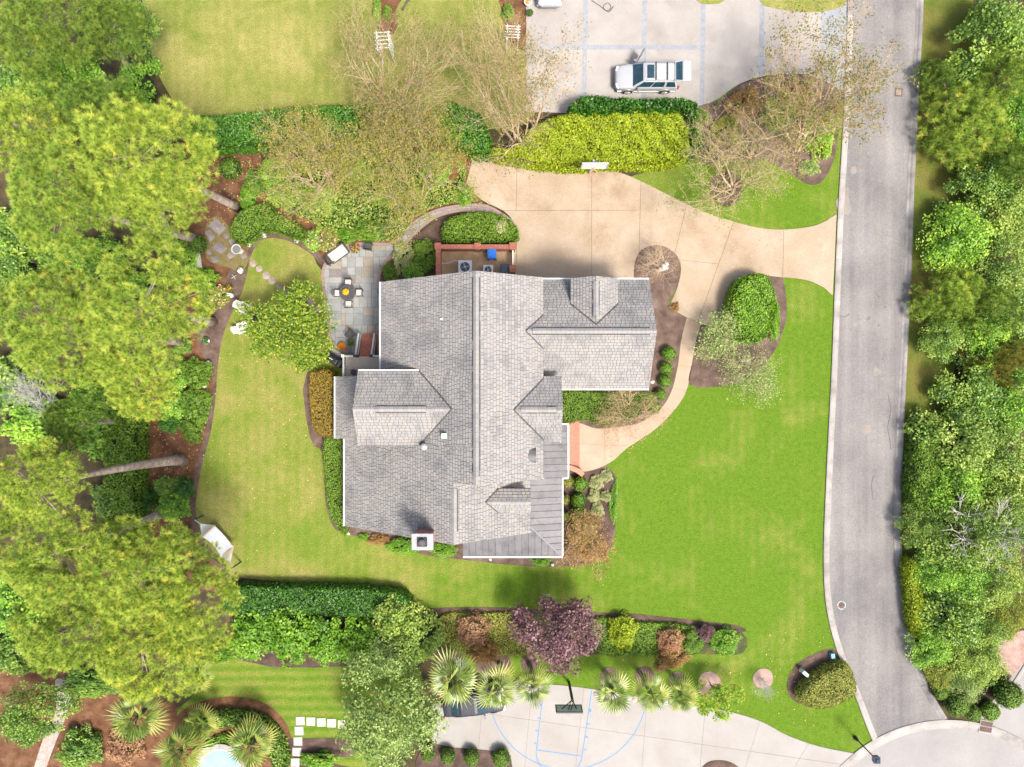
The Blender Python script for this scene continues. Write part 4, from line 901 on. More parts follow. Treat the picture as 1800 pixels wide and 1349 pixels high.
def ac(px, py, s, h, label):
    z = h; c = P(px, py, z); r = thing('air_conditioner', label, 'air conditioner', (c.x, c.y, .06))
    m1 = MB().box(0, 0, h/2, s, s, h*.98); 
    for k in range(10): m1.box(0, 0, .08+k*h*.09, s+.02, s+.02, h*.03)
    m1.build('cabinet', M_grey, r, bevel=.02)
    MB().box(0, 0, h+.02, s*1.02, s*1.02, .05).build('top_panel', M_grey, r, bevel=.02)
    MB().lathe([(s*.36, h+.046), (s*.36, h+.056)], 28).build('fan_well', M_black, r)
    fb = MB()
    for k in range(4):
        a = k*math.pi/2+.3; fb.box(s*.19*math.cos(a), s*.19*math.sin(a), h+.075, s*.30, s*.15, .012, rz=a, rx=.35)
    f = fb.build('fan_blades', pmat('fan_blade_%d' % px, [(.12, .13, .14), (.18, .19, .2)], 3, .5), r); MB().lathe([(s*.07, h+.06), (s*.06, h+.1)], 14).build('hub', M_grey, f)
    gb = MB()
    for k in (1, 2, 3, 4): gb.tube([(s*.09*k*math.cos(t), s*.09*k*math.sin(t), h+.115) for t in np.linspace(0, 2*math.pi, 25)], .005, 4)
    gb.build('guard', M_grey, r)
    return r
ac(817.5, 470, .98, 1.0, 'larger air conditioner with black fan in the brick yard'); ac(858, 475, .72, .8, 'smaller air conditioner next to the dark bin')
MB_ = MB().tube([(*G(776, 464), .1), (*G(790, 463), .1), (*G(797, 459), .1), (*G(806, 459), .1)], .035, 6); tag(MB_.build('conduit_pipe', M_white), 'thin white pipe running along the yard wall to the air conditioner', 'pipe')
def bin_(px, py, label, mat, w_=.62, d_=.74, h=1.05, rz=0):
    c = P(px, py, h); r = thing('wheelie_bin', label, 'bin', (c.x, c.y, .06), rz)
    MB().box(0, 0, h*.48, w_*.95, d_*.9, h*.84, top=1.0).build('body', mat, r, bevel=.03)
    lid = MB(); lid.box(0, .02, h*.95, w_*1.04, d_*1.02, .07).box(0, .02, h*.99, w_*.8, d_*.76, .05); lid.build('lid', mat, r, bevel=.03)
    MB().tube([(-w_*.4, -d_*.56, h*.95), (w_*.4, -d_*.56, h*.95)], .03, 8).build('handle', mat, r)
    for s in (-1, 1):
        m = MB(); m.tube([(s*w_*.42, -d_*.42, .12), (s*w_*.5, -d_*.42, .12)], .12, 14); m.build('wheel', M_black, r)
bin_(864.5, 445.5, 'bright blue recycling bin inside the brick yard', pmat('blue_plastic', [(.02, .13, .52), (.03, .19, .65)], 4, .4), rz=.05)
bin_(887, 474, 'dark slate wheelie bin by the brick pier', pmat('slate_plastic', [(.05, .065, .085), (.07, .09, .11)], 4, .45), rz=0)
# ================================================================ vehicles
M_silver = pmat('silver_paint', [(.60, .62, .65), (.66, .68, .71)], 2, .22, metal=.25, spec=.5)
M_carwhite = pmat('white_paint', [(0.328, 0.338, 0.354), (0.354, 0.364, 0.381)], 2, .2, spec=.5)
M_carblack = pmat('black_paint', [(.02, .022, .03), (.035, .037, .045)], 2, .15, spec=.6)
M_carglass = pmat('car_glass', [(.012, .03, .04), (.02, .06, .085)], 3, .04, spec=.6)
M_tyre = pmat('tyre_rubber', [(.02, .02, .02), (.03, .03, .03)], 4, .85)
M_rim = pmat('alloy_rim', [(.5, .48, .45), (.6, .58, .55)], 3, .35, metal=.6)
M_red = pmat('red_lens', [(.5, .02, .03), (.65, .03, .05)], 3, .2)
M_lamp = pmat('clear_lens', [(.6, .65, .75), (.75, .8, .88)], 3, .1, spec=.7)
M_trim = pmat('grey_plastic_trim', [(.15, .155, .17), (.2, .205, .22)], 3, .5)
M_sage = pmat('lower_body_grey', [(.30, .32, .35), (.36, .38, .40)], 3, .35, metal=.3)
def loft(secs, close=True):
    """secs: list of rings (same count) of 3-D points"""
    n = len(secs[0]); vs = [p for s in secs for p in s]; fs = []
    for i in range(len(secs)-1):
        for k in range(n): fs.append((i*n+k, i*n+(k+1) % n, (i+1)*n+(k+1) % n, (i+1)*n+k))
    fs.append(tuple(range(n))[::-1]); fs.append(tuple((len(secs)-1)*n+k for k in range(n)))
    return MB().add(vs, fs)
def car(name, label, loc, rz, paint, lowpaint, sedan=False, hatch=False, door=False, rails=False):
    """nose towards -X; origin on the ground at the middle"""
    r = thing(name, label, 'car', loc, rz)
    Lc = 4.65; x0 = -Lc/2
    hw = .92
    belt = 1.08 if not sedan else .92
    top = 1.74 if not sedan else 1.42
    def ring(x, w_, zt, zb=.30):
        return [(x, -w_*.90, zb), (x, -w_, zb+.14), (x, -w_*1.0, zt*.62+.12), (x, -w_*.985, zt-.10), (x, -w_*.90, zt), (x, 0, zt+.025), (x, w_*.90, zt), (x, w_*.985, zt-.10), (x, w_*1.0, zt*.62+.12), (x, w_, zb+.14), (x, w_*.90, zb)]
    st = [(0, .62, .70), (.06, .74, .80), (.22, .85, .88), (.55, .90, .96), (1.1, hw, belt-.04), (1.35, hw, belt), (2.4, hw, belt), (3.6, hw, belt), (4.3, hw*.985, belt), (4.55, hw*.96, belt-.02), (4.65, hw*.90, belt-.10)]
    loft([ring(x0+a, b, c) for a, b, c in st]).build('body', paint, r, smooth=True, subsurf=1)
    MB().box(0, 0, .36, Lc*.93, hw*2+.015, .16).build('side_skirt', lowpaint, r, bevel=.05)
    # greenhouse
    gx = dict(b0=1.22, t0=2.0, t1=4.22, b1=4.52) if not sedan else dict(b0=1.35, t0=2.15, t1=3.35, b1=4.05)
    wb, wt = hw*.965, hw*.745
    def grn(k):       # k 0 = belt, 1 = roof
        return (x0+gx['b0']+(gx['t0']-gx['b0'])*k, x0+gx['b1']+(gx['t1']-gx['b1'])*k, wb+(wt-wb)*k, belt-.03+(top-belt+.03)*k)
    rings = []
    for k, rr in ((0, 0), (.5, 0), (.88, .015), (1.0, .10)):
        a, b, c, z = grn(k); a += rr; b -= rr; c -= rr
        n_ = [(a, -c+.10), (a+.08, -c), (b-.10, -c), (b, -c+.12), (b, c-.12), (b-.10, c), (a+.08, c), (a, c-.10)]
        rings.append([(p[0], p[1], z) for p in n_])
    cab = loft(rings); cab.build('cabin', paint, r, smooth=False, bevel=.05)
    # glass panes standing slightly proud of the cabin
    def quad(pts, name, mat, th=.02, parent=r):
        p = [Vector(q) for q in pts]; nrm = (p[1]-p[0]).cross(p[2]-p[0]).normalized()
        vs = [q+nrm*th for q in p]+[q-nrm*.03 for q in p]; m = len(p)
        return MB().add(vs, [tuple(range(m)), tuple(range(m, 2*m))[::-1]]+[(i, m+i, m+(i+1) % m, (i+1) % m) for i in range(m)]).build(name, mat, parent)
    a0, b0, c0, z0 = grn(.06); a1, b1, c1, z1 = grn(.86)
    quad([(a0, c0-.1, z0), (a0, -c0+.1, z0), (a1, -c1+.1, z1), (a1, c1-.1, z1)], 'windshield', M_carglass)
    if not hatch: quad([(b0, -c0+.14, z0), (b0, c0-.14, z0), (b1, c1-.14, z1), (b1, -c1+.14, z1)], 'rear_window', M_carglass)
    a0, b0, c0, z0 = grn(.14); a1, b1, c1, z1 = grn(.80)
    fr = [(.05, .36), (.39, .68), (.74, .96)] if not sedan else [(.06, .48), (.52, .92)]
    for s in (-1, 1):
        for u, v in fr:
            q = [(a0+(b0-a0)*u, s*c0, z0), (a0+(b0-a0)*v, s*c0, z0), (a1+(b1-a1)*v, s*c1, z1), (a1+(b1-a1)*u, s*c1, z1)]
            if s > 0: q = q[::-1]
            quad(q, 'side_window', M_carglass)
    tz = top+.004
    if rails:
        MB().box(x0+2.42, 0, tz, .52, .98, .03).build('sunroof', M_carglass, r, bevel=.01)
        for s in (-1, 1):
            MB().tube([(x0+2.1, s*.66, top-.02), (x0+2.2, s*.66, top+.07), (x0+4.0, s*.66, top+.07), (x0+4.1, s*.66, top-.02)], .028, 8).build('roof_rail', M_trim, r)
        for x in (2.80, 3.62): MB().box(x0+x, 0, top+.085, .07, 1.32, .03).build('crossbar', M_black, r, bevel=.01)
        for k in range(5): MB().box(x0+3.22, -.5+k*.25, tz+.002, .74, .03, .014).build('roof_rib', paint, r)
    if hatch:
        # tailgate swung up: rear glass then white panel
        hz = top+.02; hx = x0+gx['t1']-.02
        q = [(hx, -.62, hz), (hx+.48, -.68, hz+.10), (hx+.48, .68, hz+.10), (hx, .62, hz)]
        tg = quad(q, 'tailgate_glass', M_carglass, .02)
        f = MB()
        for s in (-1, 1): f.tube([(hx, s*.66, hz+.01), (hx+.48, s*.72, hz+.11)], .045, 6)
        f.tube([(hx, -.66, hz+.01), (hx, .66, hz+.01)], .04, 6); f.build('tailgate_frame', paint, tg)
        MB().box(hx+.80, 0, hz+.12, .62, 1.46, .10, ry=.02).build('tailgate', paint, r, bevel=.06)
        MB().box(x0+4.5, 0, .84, .10, 1.5, .5).build('cargo_sill', M_trim, r)
        for k, (dx, dy, sx, sy, cc) in enumerate([(.1, .35, .2, .3, (.6, .58, .55)), (.14, -.1, .25, .35, (.05, .06, .09)), (.12, -.45, .22, .2, (.55, .5, .45))]):
            MB().box(hx+.05+dx, dy, 1.2, sx, sy, .3).build('cargo_box', pmat('cargo_%d' % k, [cc, tuple(v*1.1 for v in cc)], 3, .7), r)
        # doorway seen through the open hatch
    if door:
        dr = thing_part('open_door', r, (x0+1.50, hw+.01, 0), R(62))
        MB().box(.50, 0, .70, 1.02, .07, .72).build('door_panel', lowpaint, dr, bevel=.02)
        MB().tube([(.04, 0, 1.05), (.42, -.10, 1.60), (.98, -.12, 1.64), (1.02, 0, 1.05)], .035, 6).build('window_frame', M_trim, dr)
        quad([(.10, -.01, 1.06), (.97, -.01, 1.06), (.94, -.11, 1.58), (.44, -.10, 1.56)], 'door_glass', M_carglass, .008, dr)
        MB().box(.10, .16, 1.08, .16, .26, .18).build('mirror', M_trim, dr, bevel=.03)
    for s in ((-1,) if door else (-1, 1)):
        MB().box(x0+1.62, s*(hw+.13), belt+.06, .14, .26, .17).tube([(x0+1.60, s*(hw-.02), belt), (x0+1.62, s*(hw+.05), belt+.05)], .03, 6).build('mirror', M_trim, r, bevel=.03)
    for s in (-1, 1):
        MB().box(x0+.16, s*.62, .76, .22, .36, .14, rz=s*-.35).build('headlight', M_lamp, r, bevel=.03)
        MB().box(x0+4.60, s*.82, .95, .10, .15, .40).build('taillight', M_red, r, bevel=.02)
        for x in (.95, 3.70):
            wv = MB().tube([(0, -.12, 0), (0, -.10, 0), (0, .10, 0), (0, .12, 0)], [.30, .365, .365, .30], 24).build('wheel', M_tyre, r, (x0+x, s*(hw-.07), .365))
            MB().tube([(0, s*.115, 0), (0, s*.135, 0)], [.235, .20], 16).build('rim', M_rim, wv)
            sp = MB()
            for k in range(5): sp.box(.13*math.cos(k*1.2566), s*.14, .13*math.sin(k*1.2566), .22, .02, .05, ry=-k*1.2566)
            sp.build('spokes', M_rim, wv)
            MB().tube([(x0+x+.42*math.cos(t), s*(hw+.012), .365+.42*math.sin(t)) for t in np.linspace(0, math.pi, 13)], .035, 5).build('wheel_arch', lowpaint, r)
    MB().box(x0+.02, 0, .55, .10, 1.3, .16).build('grille', M_trim, r, bevel=.02)
    return r
def thing_part(name, parent, loc, rz):
    me = bpy.data.meshes.new(name); 
    o = MB().box(0, 0, .7, .04, .05, .7).build(name, M_trim, parent, loc); o.rotation_euler = (0, 0, rz); return o
suv = car('parked_car', 'silver suv with front door and tailgate open on the pale court', ((1081+1192)/2/S*0+9.93, 22.55, .045), 0, M_carwhite, M_sage, hatch=True, door=True, rails=True)
car('parked_car', 'white car nosing into the top edge of the picture by the pots', (*G(965, -34), .045), R(90), M_carwhite, M_carwhite, sedan=True)
car('parked_car', 'dark car with black windshield half hidden under the palms', (*G(834, 1226), .055), R(186), M_carblack, M_carblack, sedan=True)

# ================================================================ street things
lp = thing('street_lamp', 'black lamp post with square lantern leaning over the cul-de-sac kerb', 'street lamp', (*G(1503, 1297), .02))
MB().lathe([(.17, 0), (.17, .06), (.12, .10), (.11, .40), (.08, .46)], 14).build('base', M_black, lp)
MB().lathe([(.05, .45), (.038, 2.65), (.07, 2.70)], 12).build('pole', M_black, lp)
MB().box(0, 0, 2.9, .34, .34, .36, top=1.15).build('lantern', M_carglass, lp); MB().box(0, 0, 3.11, .46, .46, .06).box(0, 0, 3.17, .38, .38, .10, top=.4).build('lantern_roof', pmat('lantern_roof', [(.015, .025, .045), (.03, .05, .08)], 3, .65), lp)
lf = MB()
for sx in (-1, 1):
    for sy in (-1, 1): lf.tube([(sx*.17, sy*.17, 2.72), (sx*.2, sy*.2, 3.09)], .016, 5)
lf.build('lantern_frame', M_black, lp)
M_rust = pmat('rusty_iron', [(.10, .05, .04), (.16, .09, .07)], 5, .8, (16, .3))
dg = thing('storm_drain', 'brown storm drain grate set in the cul-de-sac gutter', 'drain', (*G(1732, 1277), .10), R(-10))
MB().box(0, .22, 0, .86, .34, .05).build('grate', M_rust, dg); MB().box(0, -.20, 0, .86, .36, .05).build('grate', M_rust, dg); MB().box(0, 0, -.02, 1.0, .96, .04).build('frame', M_kerb, dg)
for y in (.22, -.2):
    for k in range(6): MB().box(-.34+k*.135, y, .028, .05, .26, .012).build('slot', M_black, dg)
mh = thing('manhole_cover', 'small rusty square access cover in the road near the pine branch', 'manhole cover', (*G(1579, 163), RZ+.002), R(-4))
MB().box(0, 0, .006, .56, .60, .012).build('cover', M_rust, mh); MB().box(0, 0, .016, .40, .44, .008).build('plate', pmat('cover_plate', [(.18, .13, .11), (.3, .24, .2)], 8, .8), mh)
mh2 = thing('valve_cover', 'round valve cover ringed in pale teal paint on the road', 'valve cover', (*G(1479, 1064), RZ+.006))
MB().lathe([(.20, 0), (.20, .012), (.17, .016)], 20).build('cover', M_rust, mh2)
pr = MB(); n = 24
for k in range(n):
    if k in (5, 13, 20): continue
    a0 = 2*math.pi*k/n; a1 = 2*math.pi*(k+.9)/n
    pr.prism([(.27*math.cos(a0), .27*math.sin(a0)), (.32*math.cos(a0), .32*math.sin(a0)), (.32*math.cos(a1), .32*math.sin(a1)), (.27*math.cos(a1), .27*math.sin(a1))], 0, .006)
pr.build('paint_ring', pmat('teal_paint', [(.35, .48, .43), (.42, .55, .5)], 6, .8), mh2)
ub = thing('utility_pedestal', 'pale green rounded utility pedestal in the oval bed by the road', 'utility box', (*G(1409, 1178), .02), R(-40))
MB().box(0, 0, .35, .55, .28, .7).build('body', pmat('sage_plastic', [(.40, .52, .44), (.48, .6, .52)], 3, .5), ub, bevel=.10); MB().box(0, 0, .72, .50, .24, .05).build('lid', MATS['sage_plastic'], ub, bevel=.02)
ub = thing('water_meter_box', 'small blue meter box at the kerb end of the oval bed', 'utility box', (*G(1461, 1151), .02), R(8))
MB().box(0, 0, .15, .32, .40, .3).build('body', pmat('meter_blue', [(.10, .28, .38), (.14, .34, .45)], 3, .5), ub, bevel=.05); MB().box(0, 0, .31, .28, .36, .03).build('lid', MATS['meter_blue'], ub, bevel=.01)
# driveway backboard seen from above
def hoop(px, py, z, label, facing, transparent, pole_from=None):
    base = pole_from; r = thing('basketball_hoop', label, 'basketball hoop', (*base, .04)); b = Vector((*base, 0))
    c = P(px, py, z)-b; f = Vector(facing)
    side = Vector((f.y, -f.x, 0))
    Mb = pmat('backboard_clear', [(.55, .58, .52), (.62, .65, .60)], 3, .2) if transparent else M_white
    rz = math.atan2(side.y, side.x)
    MB().box(c.x, c.y, z, 1.78, .06, 1.05, rz=rz).build('backboard', Mb, r)
    fr = MB()
    for dz_ in (-.53, .53): fr.box(c.x, c.y, z+dz_, 1.84, .10, .07, rz=rz)
    for s in (-1, 1): fr.box(c.x+side.x*.9*s, c.y+side.y*.9*s, z, .07, .10, 1.1, rz=rz)
    fr.build('backboard_frame', M_black if transparent else M_grey, r)
    rc = c+f*.40; rz_ = z-.35
    MB().tube([(rc.x+.23*math.cos(t), rc.y+.23*math.sin(t), rz_) for t in np.linspace(0, 2*math.pi, 25)], .014, 6).box(c.x+f.x*.1, c.y+f.y*.1, rz_, .14, .14, .05).build('rim', pmat('rim_%d' % px, [(.6, .18, .1), (.7, .24, .14)], 4, .5), r)
    net = MB()
    for k in range(10):
        t = k*.628; net.tube([(rc.x+.23*math.cos(t), rc.y+.23*math.sin(t), rz_), (rc.x+.14*math.cos(t+.3), rc.y+.14*math.sin(t+.3), rz_-.4)], .007, 4)
    net.build('net', M_white, r)
    MB().tube([(0, 0, 0), (0, 0, z-.35)], .10, 10).build('pole', M_black if transparent else M_grey, r)
    arm = MB(); top_ = Vector((0, 0, z-.5))
    for s in (-.55, .55): arm.tube([top_, c+side*s+Vector((0, 0, -z))+Vector((0, 0, z+.1))], .035, 6)
    for s in (-.09, .09): arm.tube([top_+side*s+Vector((0, 0, .15)), c+side*s+Vector((0, 0, .25))], .03, 6)
    arm.build('support_arm', M_black if transparent else M_grey, r); return r
hoop(1000, 1246, 3.4, 'black basketball hoop with clear backboard over the blue lined court', (0, -1, 0), True, G(1000, 1199))
hoop(1045, 292, 3.2, 'white basketball backboard at the hedge edge of the tan driveway', (0, -1, 0), False, (P(1045, 292, 3.2).x, P(1045, 292, 3.2).y+.45))

# ================================================================ patio furniture
M_dark = pmat('dark_cast_metal', [(.045, .04, .045), (.075, .07, .075)], 5, .5)
M_cush = pmat('cream_cushion', [(0.480, 0.400, 0.352), (0.560, 0.480, 0.432)], 5, .9, (20, .08), .2, 30)
M_wicker = pmat('dark_wicker', [(.035, .035, .035), (.09, .09, .088)], 14, .7, (40, .3), .6, 50)
def dining_chair(name, label, loc, rz):
    r = thing(name, label, 'chair', loc, rz, 'cushioned chairs around the patio table')
    for sx in (-1, 1):
        for sy in (-1, 1): MB().tube([(sx*.22, sy*.21, 0), (sx*.23, sy*.22, .42)], .02, 6).build('leg', M_dark, r)
    MB().box(0, 0, .42, .50, .48, .04).build('seat', M_dark, r, bevel=.02); MB().box(0, .015, .49, .45, .43, .10).build('cushion', M_cush, r, bevel=.04)
    bk = MB().tube([(-.25, -.22, .42), (-.26, -.27, .80), (-.14, -.31, .95), (0, -.32, .97), (.14, -.31, .95), (.26, -.27, .80), (.25, -.22, .42)], .024, 6)
    for k in range(5): bk.tube([(-.16+k*.08, -.24, .44), (-.16+k*.08, -.30, .93)], .012, 5)
    bk.build('backrest', M_dark, r)
    for s in (-1, 1): MB().tube([(s*.27, -.24, .68), (s*.29, 0, .66), (s*.26, .20, .63), (s*.24, .2, .42)], .02, 6).build('armrest', M_dark, r)
    return r
PZf = PZ+.005
tx, ty = P(611, 515, .74)[:2]
c0 = dining_chair('dining_chair', 'cushioned patio chair on the upper side of the round table', (tx, ty+.80, PZf), R(180))
dup(c0, 'cushioned patio chair on the left side of the round table', (tx-.80, ty, PZf), R(-90)); dup(c0, 'cushioned patio chair on the right side of the round table', (tx+.82, ty+.03, PZf), R(90)); dup(c0, 'cushioned patio chair on the lower side of the round table', (tx+.03, ty-.82, PZf), R(0))
tb = thing('patio_table', 'round dark patio table with yellow flowers', 'table', (tx, ty, PZf))
MB().lathe([(.58, .70), (.60, .72), (.60, .74), (.57, .75)], 32).build('tabletop', M_dark, tb); ln = MB()
for k in range(8):
    a = k*math.pi/4; ln.box(.33*math.cos(a), .33*math.sin(a), .753, .46, .02, .01, rz=a)
ln.build('top_slat', M_black, tb)
for k in range(4):
    a = k*math.pi/2+.78; MB().tube([(.10*math.cos(a), .10*math.sin(a), .70), (.08*math.cos(a), .08*math.sin(a), .3), (.38*math.cos(a), .38*math.sin(a), 0)], .025, 6).build('leg', M_dark, tb)
lv = thing('patio_loveseat', 'cream cushioned loveseat at the curved upper edge of the patio', 'sofa', (*G(597, 448), PZf), R(36))
MB().box(0, 0, .20, 1.5, .74, .22).build('frame', M_wicker, lv, bevel=.03); MB().box(0, .34, .5, 1.5, .12, .56).build('backrest', M_wicker, lv, bevel=.03)
for s in (-1, 1): MB().box(s*.74, -.02, .42, .10, .74, .42).build('armrest', M_wicker, lv, bevel=.03)
MB().box(0, -.05, .40, 1.36, .64, .16).build('seat_cushion', M_cush, lv, bevel=.05); MB().box(0, .22, .58, 1.36, .16, .30, rx=-.2).build('back_cushion', M_cush, lv, bevel=.05)
def wicker_chair(label, px, py, rz, name='wicker_chair'):
    r = thing(name, label, 'chair', (*G(px, py), PZf), rz)
    MB().box(0, 0, .38, .56, .54, .10).build('seat', M_wicker, r, bevel=.04); MB().box(0, .27, .62, .58, .07, .52, rx=-.18).build('backrest', M_wicker, r, bevel=.03)
    for s in (-1, 1): MB().box(s*.29, 0, .56, .07, .52, .06).build('armrest', M_wicker, r, bevel=.02)
    for sx in (-1, 1):
        for sy in (-1, 1): MB().box(sx*.25, sy*.23, .18, .05, .05, .36).build('leg', M_wicker, r)
    return r
wicker_chair('dark wicker armchair on the patio right of the red flowers', 650, 436, R(170)); wicker_chair('dark wicker chair on the patio left of the cream loveseat', 583, 460, R(125)); wicker_chair('grey wicker chair at the foot of the brick stairs', 618, 590, R(-35))
def petals(name, n, r, h, size, mat, parent, seed, z=0, dome=True):
    q = np.random.default_rng(seed); a = q.uniform(0, 6.283, n); rr = r*np.sqrt(q.uniform(0, 1, n)); zz = z+(h*np.sqrt(np.maximum(0, 1-(rr/r)**2)) if dome else q.uniform(0, h, n))
    pts = np.stack([rr*np.cos(a), rr*np.sin(a), zz], 1); nr = np.stack([rr*np.cos(a)/r*.8, rr*np.sin(a)/r*.8, np.ones(n)*.7], 1)
    V, F, A = leafquads(pts, nr, size, q, .9, .5); return tag(new_obj(name, np_mesh(name, V, F, A), mat, parent), kind='stuff')
def leafquads(pts, nrm, size, q, aspect=.55, tilt=.5, sizevar=.35):
    """rhombic leaves at pts facing nrm"""
    n = len(pts); nr = nrm/np.maximum(1e-6, np.linalg.norm(nrm, axis=1, keepdims=True)) + q.normal(0, tilt, (n, 3)); nr /= np.maximum(1e-6, np.linalg.norm(nr, axis=1, keepdims=True))
    t = np.cross(nr, q.normal(0, 1, (n, 3))); t /= np.maximum(1e-6, np.linalg.norm(t, axis=1, keepdims=True)); b = np.cross(nr, t)
    L_ = (size*(1+q.uniform(-sizevar, sizevar, n)))[:, None]*.5; W2 = L_*aspect
    V = np.concatenate([pts-t*L_, pts+b*W2, pts+t*L_, pts-b*W2], 0)
    i = np.arange(n); F = np.stack([i, i+n, i+2*n, i+3*n], 1); return V, F, q.uniform(0, 1, n)
M_yel = leafmat('yellow_petals', [(.75, .42, .01), (.85, .55, .02)], .2, .2); M_org = leafmat('orange_petals', [(.70, .20, .01), (.82, .33, .02)], .2, .2); M_redf = leafmat('red_petals', [(.65, .06, .04), (.75, .25, .10), (.7, .4, .35)], .2, .2); M_pink = leafmat('pink_petals', [(.65, .3, .28), (.75, .55, .5)], .2, .2); M_whitef = leafmat('white_petals', [(.7, .7, .62), (.8, .8, .75)], .2, .2)
M_potleaf = leafmat('pot_leaves', [(.03, .09, .012), (.07, .18, .02), (.12, .25, .03)])
M_terra = pmat('terracotta', [(.42, .22, .13), (.5, .28, .17)], 4, .9); M_potw = pmat('white_pot', [(.62, .6, .56), (.72, .7, .66)], 4, .8); M_potd = pmat('dark_pot', [(.06, .05, .045), (.1, .085, .075)], 4, .7)
def flower_pot(label, px, py, z0, r, h, potm, fl, leaf=True, name='flower_pot', seed=0, fr=1.25, n=120, fs=.09):
    o = thing(name, label, 'potted plant', (*P(px, py, z0)[:2], z0))
    MB().lathe([(r*.62, 0), (r*.9, h*.85), (r, h*.86), (r, h), (r*.86, h), (r*.84, h*.92)], 20).build('pot', potm, o)
    if leaf: petals('leaves', int(n*1.6), r*fr, r*.75, fs*1.3, M_potleaf, o, seed, h*.95)
    if fl: petals('flowers', n, r*fr*(.92 if leaf else 1), r*(.85 if leaf else .7), fs, fl, o, seed+1, h*(1.02 if leaf else .95))
    return o
flower_pot('yellow chrysanthemum pot in the middle of the round table', 608.5, 514, .76+PZ, .17, .18, M_potd, M_yel, False, seed=3, fr=1.35, n=220, fs=.07)
flower_pot('pot of red and coral flowers beside the loveseat', 626, 438, PZ, .24, .3, M_terra, M_redf, True, seed=5, fr=1.7, n=60, fs=.10)
flower_pot('pot of orange chrysanthemums by the patio edge near the stairs', 602, 609, PZ, .22, .25, M_terra, M_org, False, seed=7, fr=1.35, n=260, fs=.08)
flower_pot('brown potted grass at the foot of the brick stairs', 618, 603, PZ, .24, .35, M_potd, None, True, seed=9, fr=1.2, n=40)
flower_pot('white pot with drooping leaves in the brown bed right of the gaping shade', 365, 600, .02, .26, .3, M_potw, None, True, seed=11, fr=1.0, n=50)
flower_pot('white pot at the upper tip of the brown bed near the stepping stones', 425, 477, .02, .22, .3, M_potw, M_whitef, True, seed=12, fr=1.3, n=12)
flower_pot('white square pot tucked against the dark shrubs by the lawn edge', 369, 640, .02, .24, .3, M_potw, None, True, seed=13, fr=1.1, n=40)
flower_pot('orange flowers in a green clump in the brown bed', 405, 507, .0, .22, .2, M_potd, M_org, True, seed=14, fr=1.5, n=22, fs=.11)
flower_pot('pale terracotta pot at the corner of the parking court', 928, 8, .04, .30, .4, M_potw, M_org, False, seed=15, fr=.8, n=60)
flower_pot('dark pot with green plant below the terracotta pot', 931, 26, .04, .26, .3, M_potd, None, True, seed=16, fr=.9, n=50)
flower_pot('small white planter by the clipped hedge at the top of the lawn curve', 466, 416, .02, .16, .2, M_potw, M_whitef, True, seed=17, fr=1.1, n=14)
flower_pot('small white planter beside the flowering shrub near the patio', 523, 425, .02, .16, .2, M_potw, M_whitef, True, seed=18, fr=1.2, n=20)
flower_pot('small white planter right of the bird bath', 440, 432, .02, .16, .2, M_potw, M_whitef, True, seed=19, fr=1.4, n=16)
# covered grill, mat
gl = thing('covered_grill', 'black covered barbecue grill by the deck corner', 'grill', (*G(592, 634), .03), R(-32))
MB().box(0, 0, .45, 1.25, .62, .9, top=.95).box(0, -.02, 1.0, .8, .52, .22, top=.8).build('cover', pmat('black_vinyl', [(.015, .016, .02), (.03, .032, .038)], 5, .45, None, .4, 6), gl, bevel=.06); MB().box(-.1, 0, 1.12, .12, .05, .015).build('label_patch', M_white, gl)
mt = MB().box(0, 0, 0, .86, .52, .03).build('door_mat', pmat('grey_mat', [(.26, .23, .22), (.34, .31, .30)], 4, .95, (20, .2)), None, (*G(591, 622), .10)); mt.rotation_euler = (0, 0, R(-30)); tag(mt, 'flat grey paving slab between the patio edge and the grill', 'slab')
# deck furniture
r = thing('bistro_chair', 'dark bistro chair on the deck beside the railing', 'chair', (*P(622, 655, 1.5)[:2], DZ)); MB().lathe([(.2, .42), (.21, .46)], 16).build('seat', M_dark, r)
for k in range(4): MB().tube([(.17*math.cos(k*1.57+.7), .17*math.sin(k*1.57+.7), .42), (.22*math.cos(k*1.57+.7), .22*math.sin(k*1.57+.7), 0)], .014, 5).build('leg', M_dark, r)
MB().tube([(-.19, .12, .44), (-.17, .2, .85), (0, .23, .92), (.17, .2, .85), (.19, .12, .44)], .016, 5).build('backrest', M_dark, r)
dup(r, 'dark bistro chair on the deck close to the gable eave', (*P(650, 656, 1.5)[:2], DZ), R(140))
r = thing('bistro_table', 'small patterned bistro table between the two deck chairs', 'table', (*P(638, 656, 1.8)[:2], DZ)); MB().lathe([(.32, .70), (.33, .73)], 24).build('tabletop', pmat('mosaic', [(.35, .25, .22), (.6, .5, .45)], 8, .6), r); MB().tube([(0, 0, 0), (0, 0, .7)], .03, 8).lathe([(.2, 0), (.18, .03)], 16).build('pedestal', M_dark, r)
# white adirondack chairs on the lawn
M_adi = pmat('white_resin', [(0.629, 0.629, 0.620), (0.680, 0.680, 0.671)], 3, .5)
def adirondack(label, px, py, rz):
    r = thing('adirondack_chair', label, 'chair', (*G(px, py), .015), rz, 'white lawn chairs')
    for k in range(6): MB().box(0, -.30+k*.115, .36-.03*k, .52, .10, .025, rx=-.25).build('seat_slat', M_adi, r)
    for k in range(5):
        x = -.22+k*.11; hh = .78+.10*math.cos(k-2.0); MB().box(x*1.1, .34+.17, .22+hh/2, .10, .03, hh, rx=-.42).build('back_slat', M_adi, r)
    for s in (-1, 1):
        MB().box(s*.33, -.05, .55, .14, .78, .03).build('armrest', M_adi, r, bevel=.01); MB().box(s*.30, -.36, .27, .05, .09, .54).build('leg', M_adi, r); MB().box(s*.28, .10, .22, .04, .95, .12, rx=-.30).build('leg', M_adi, r)
    return r
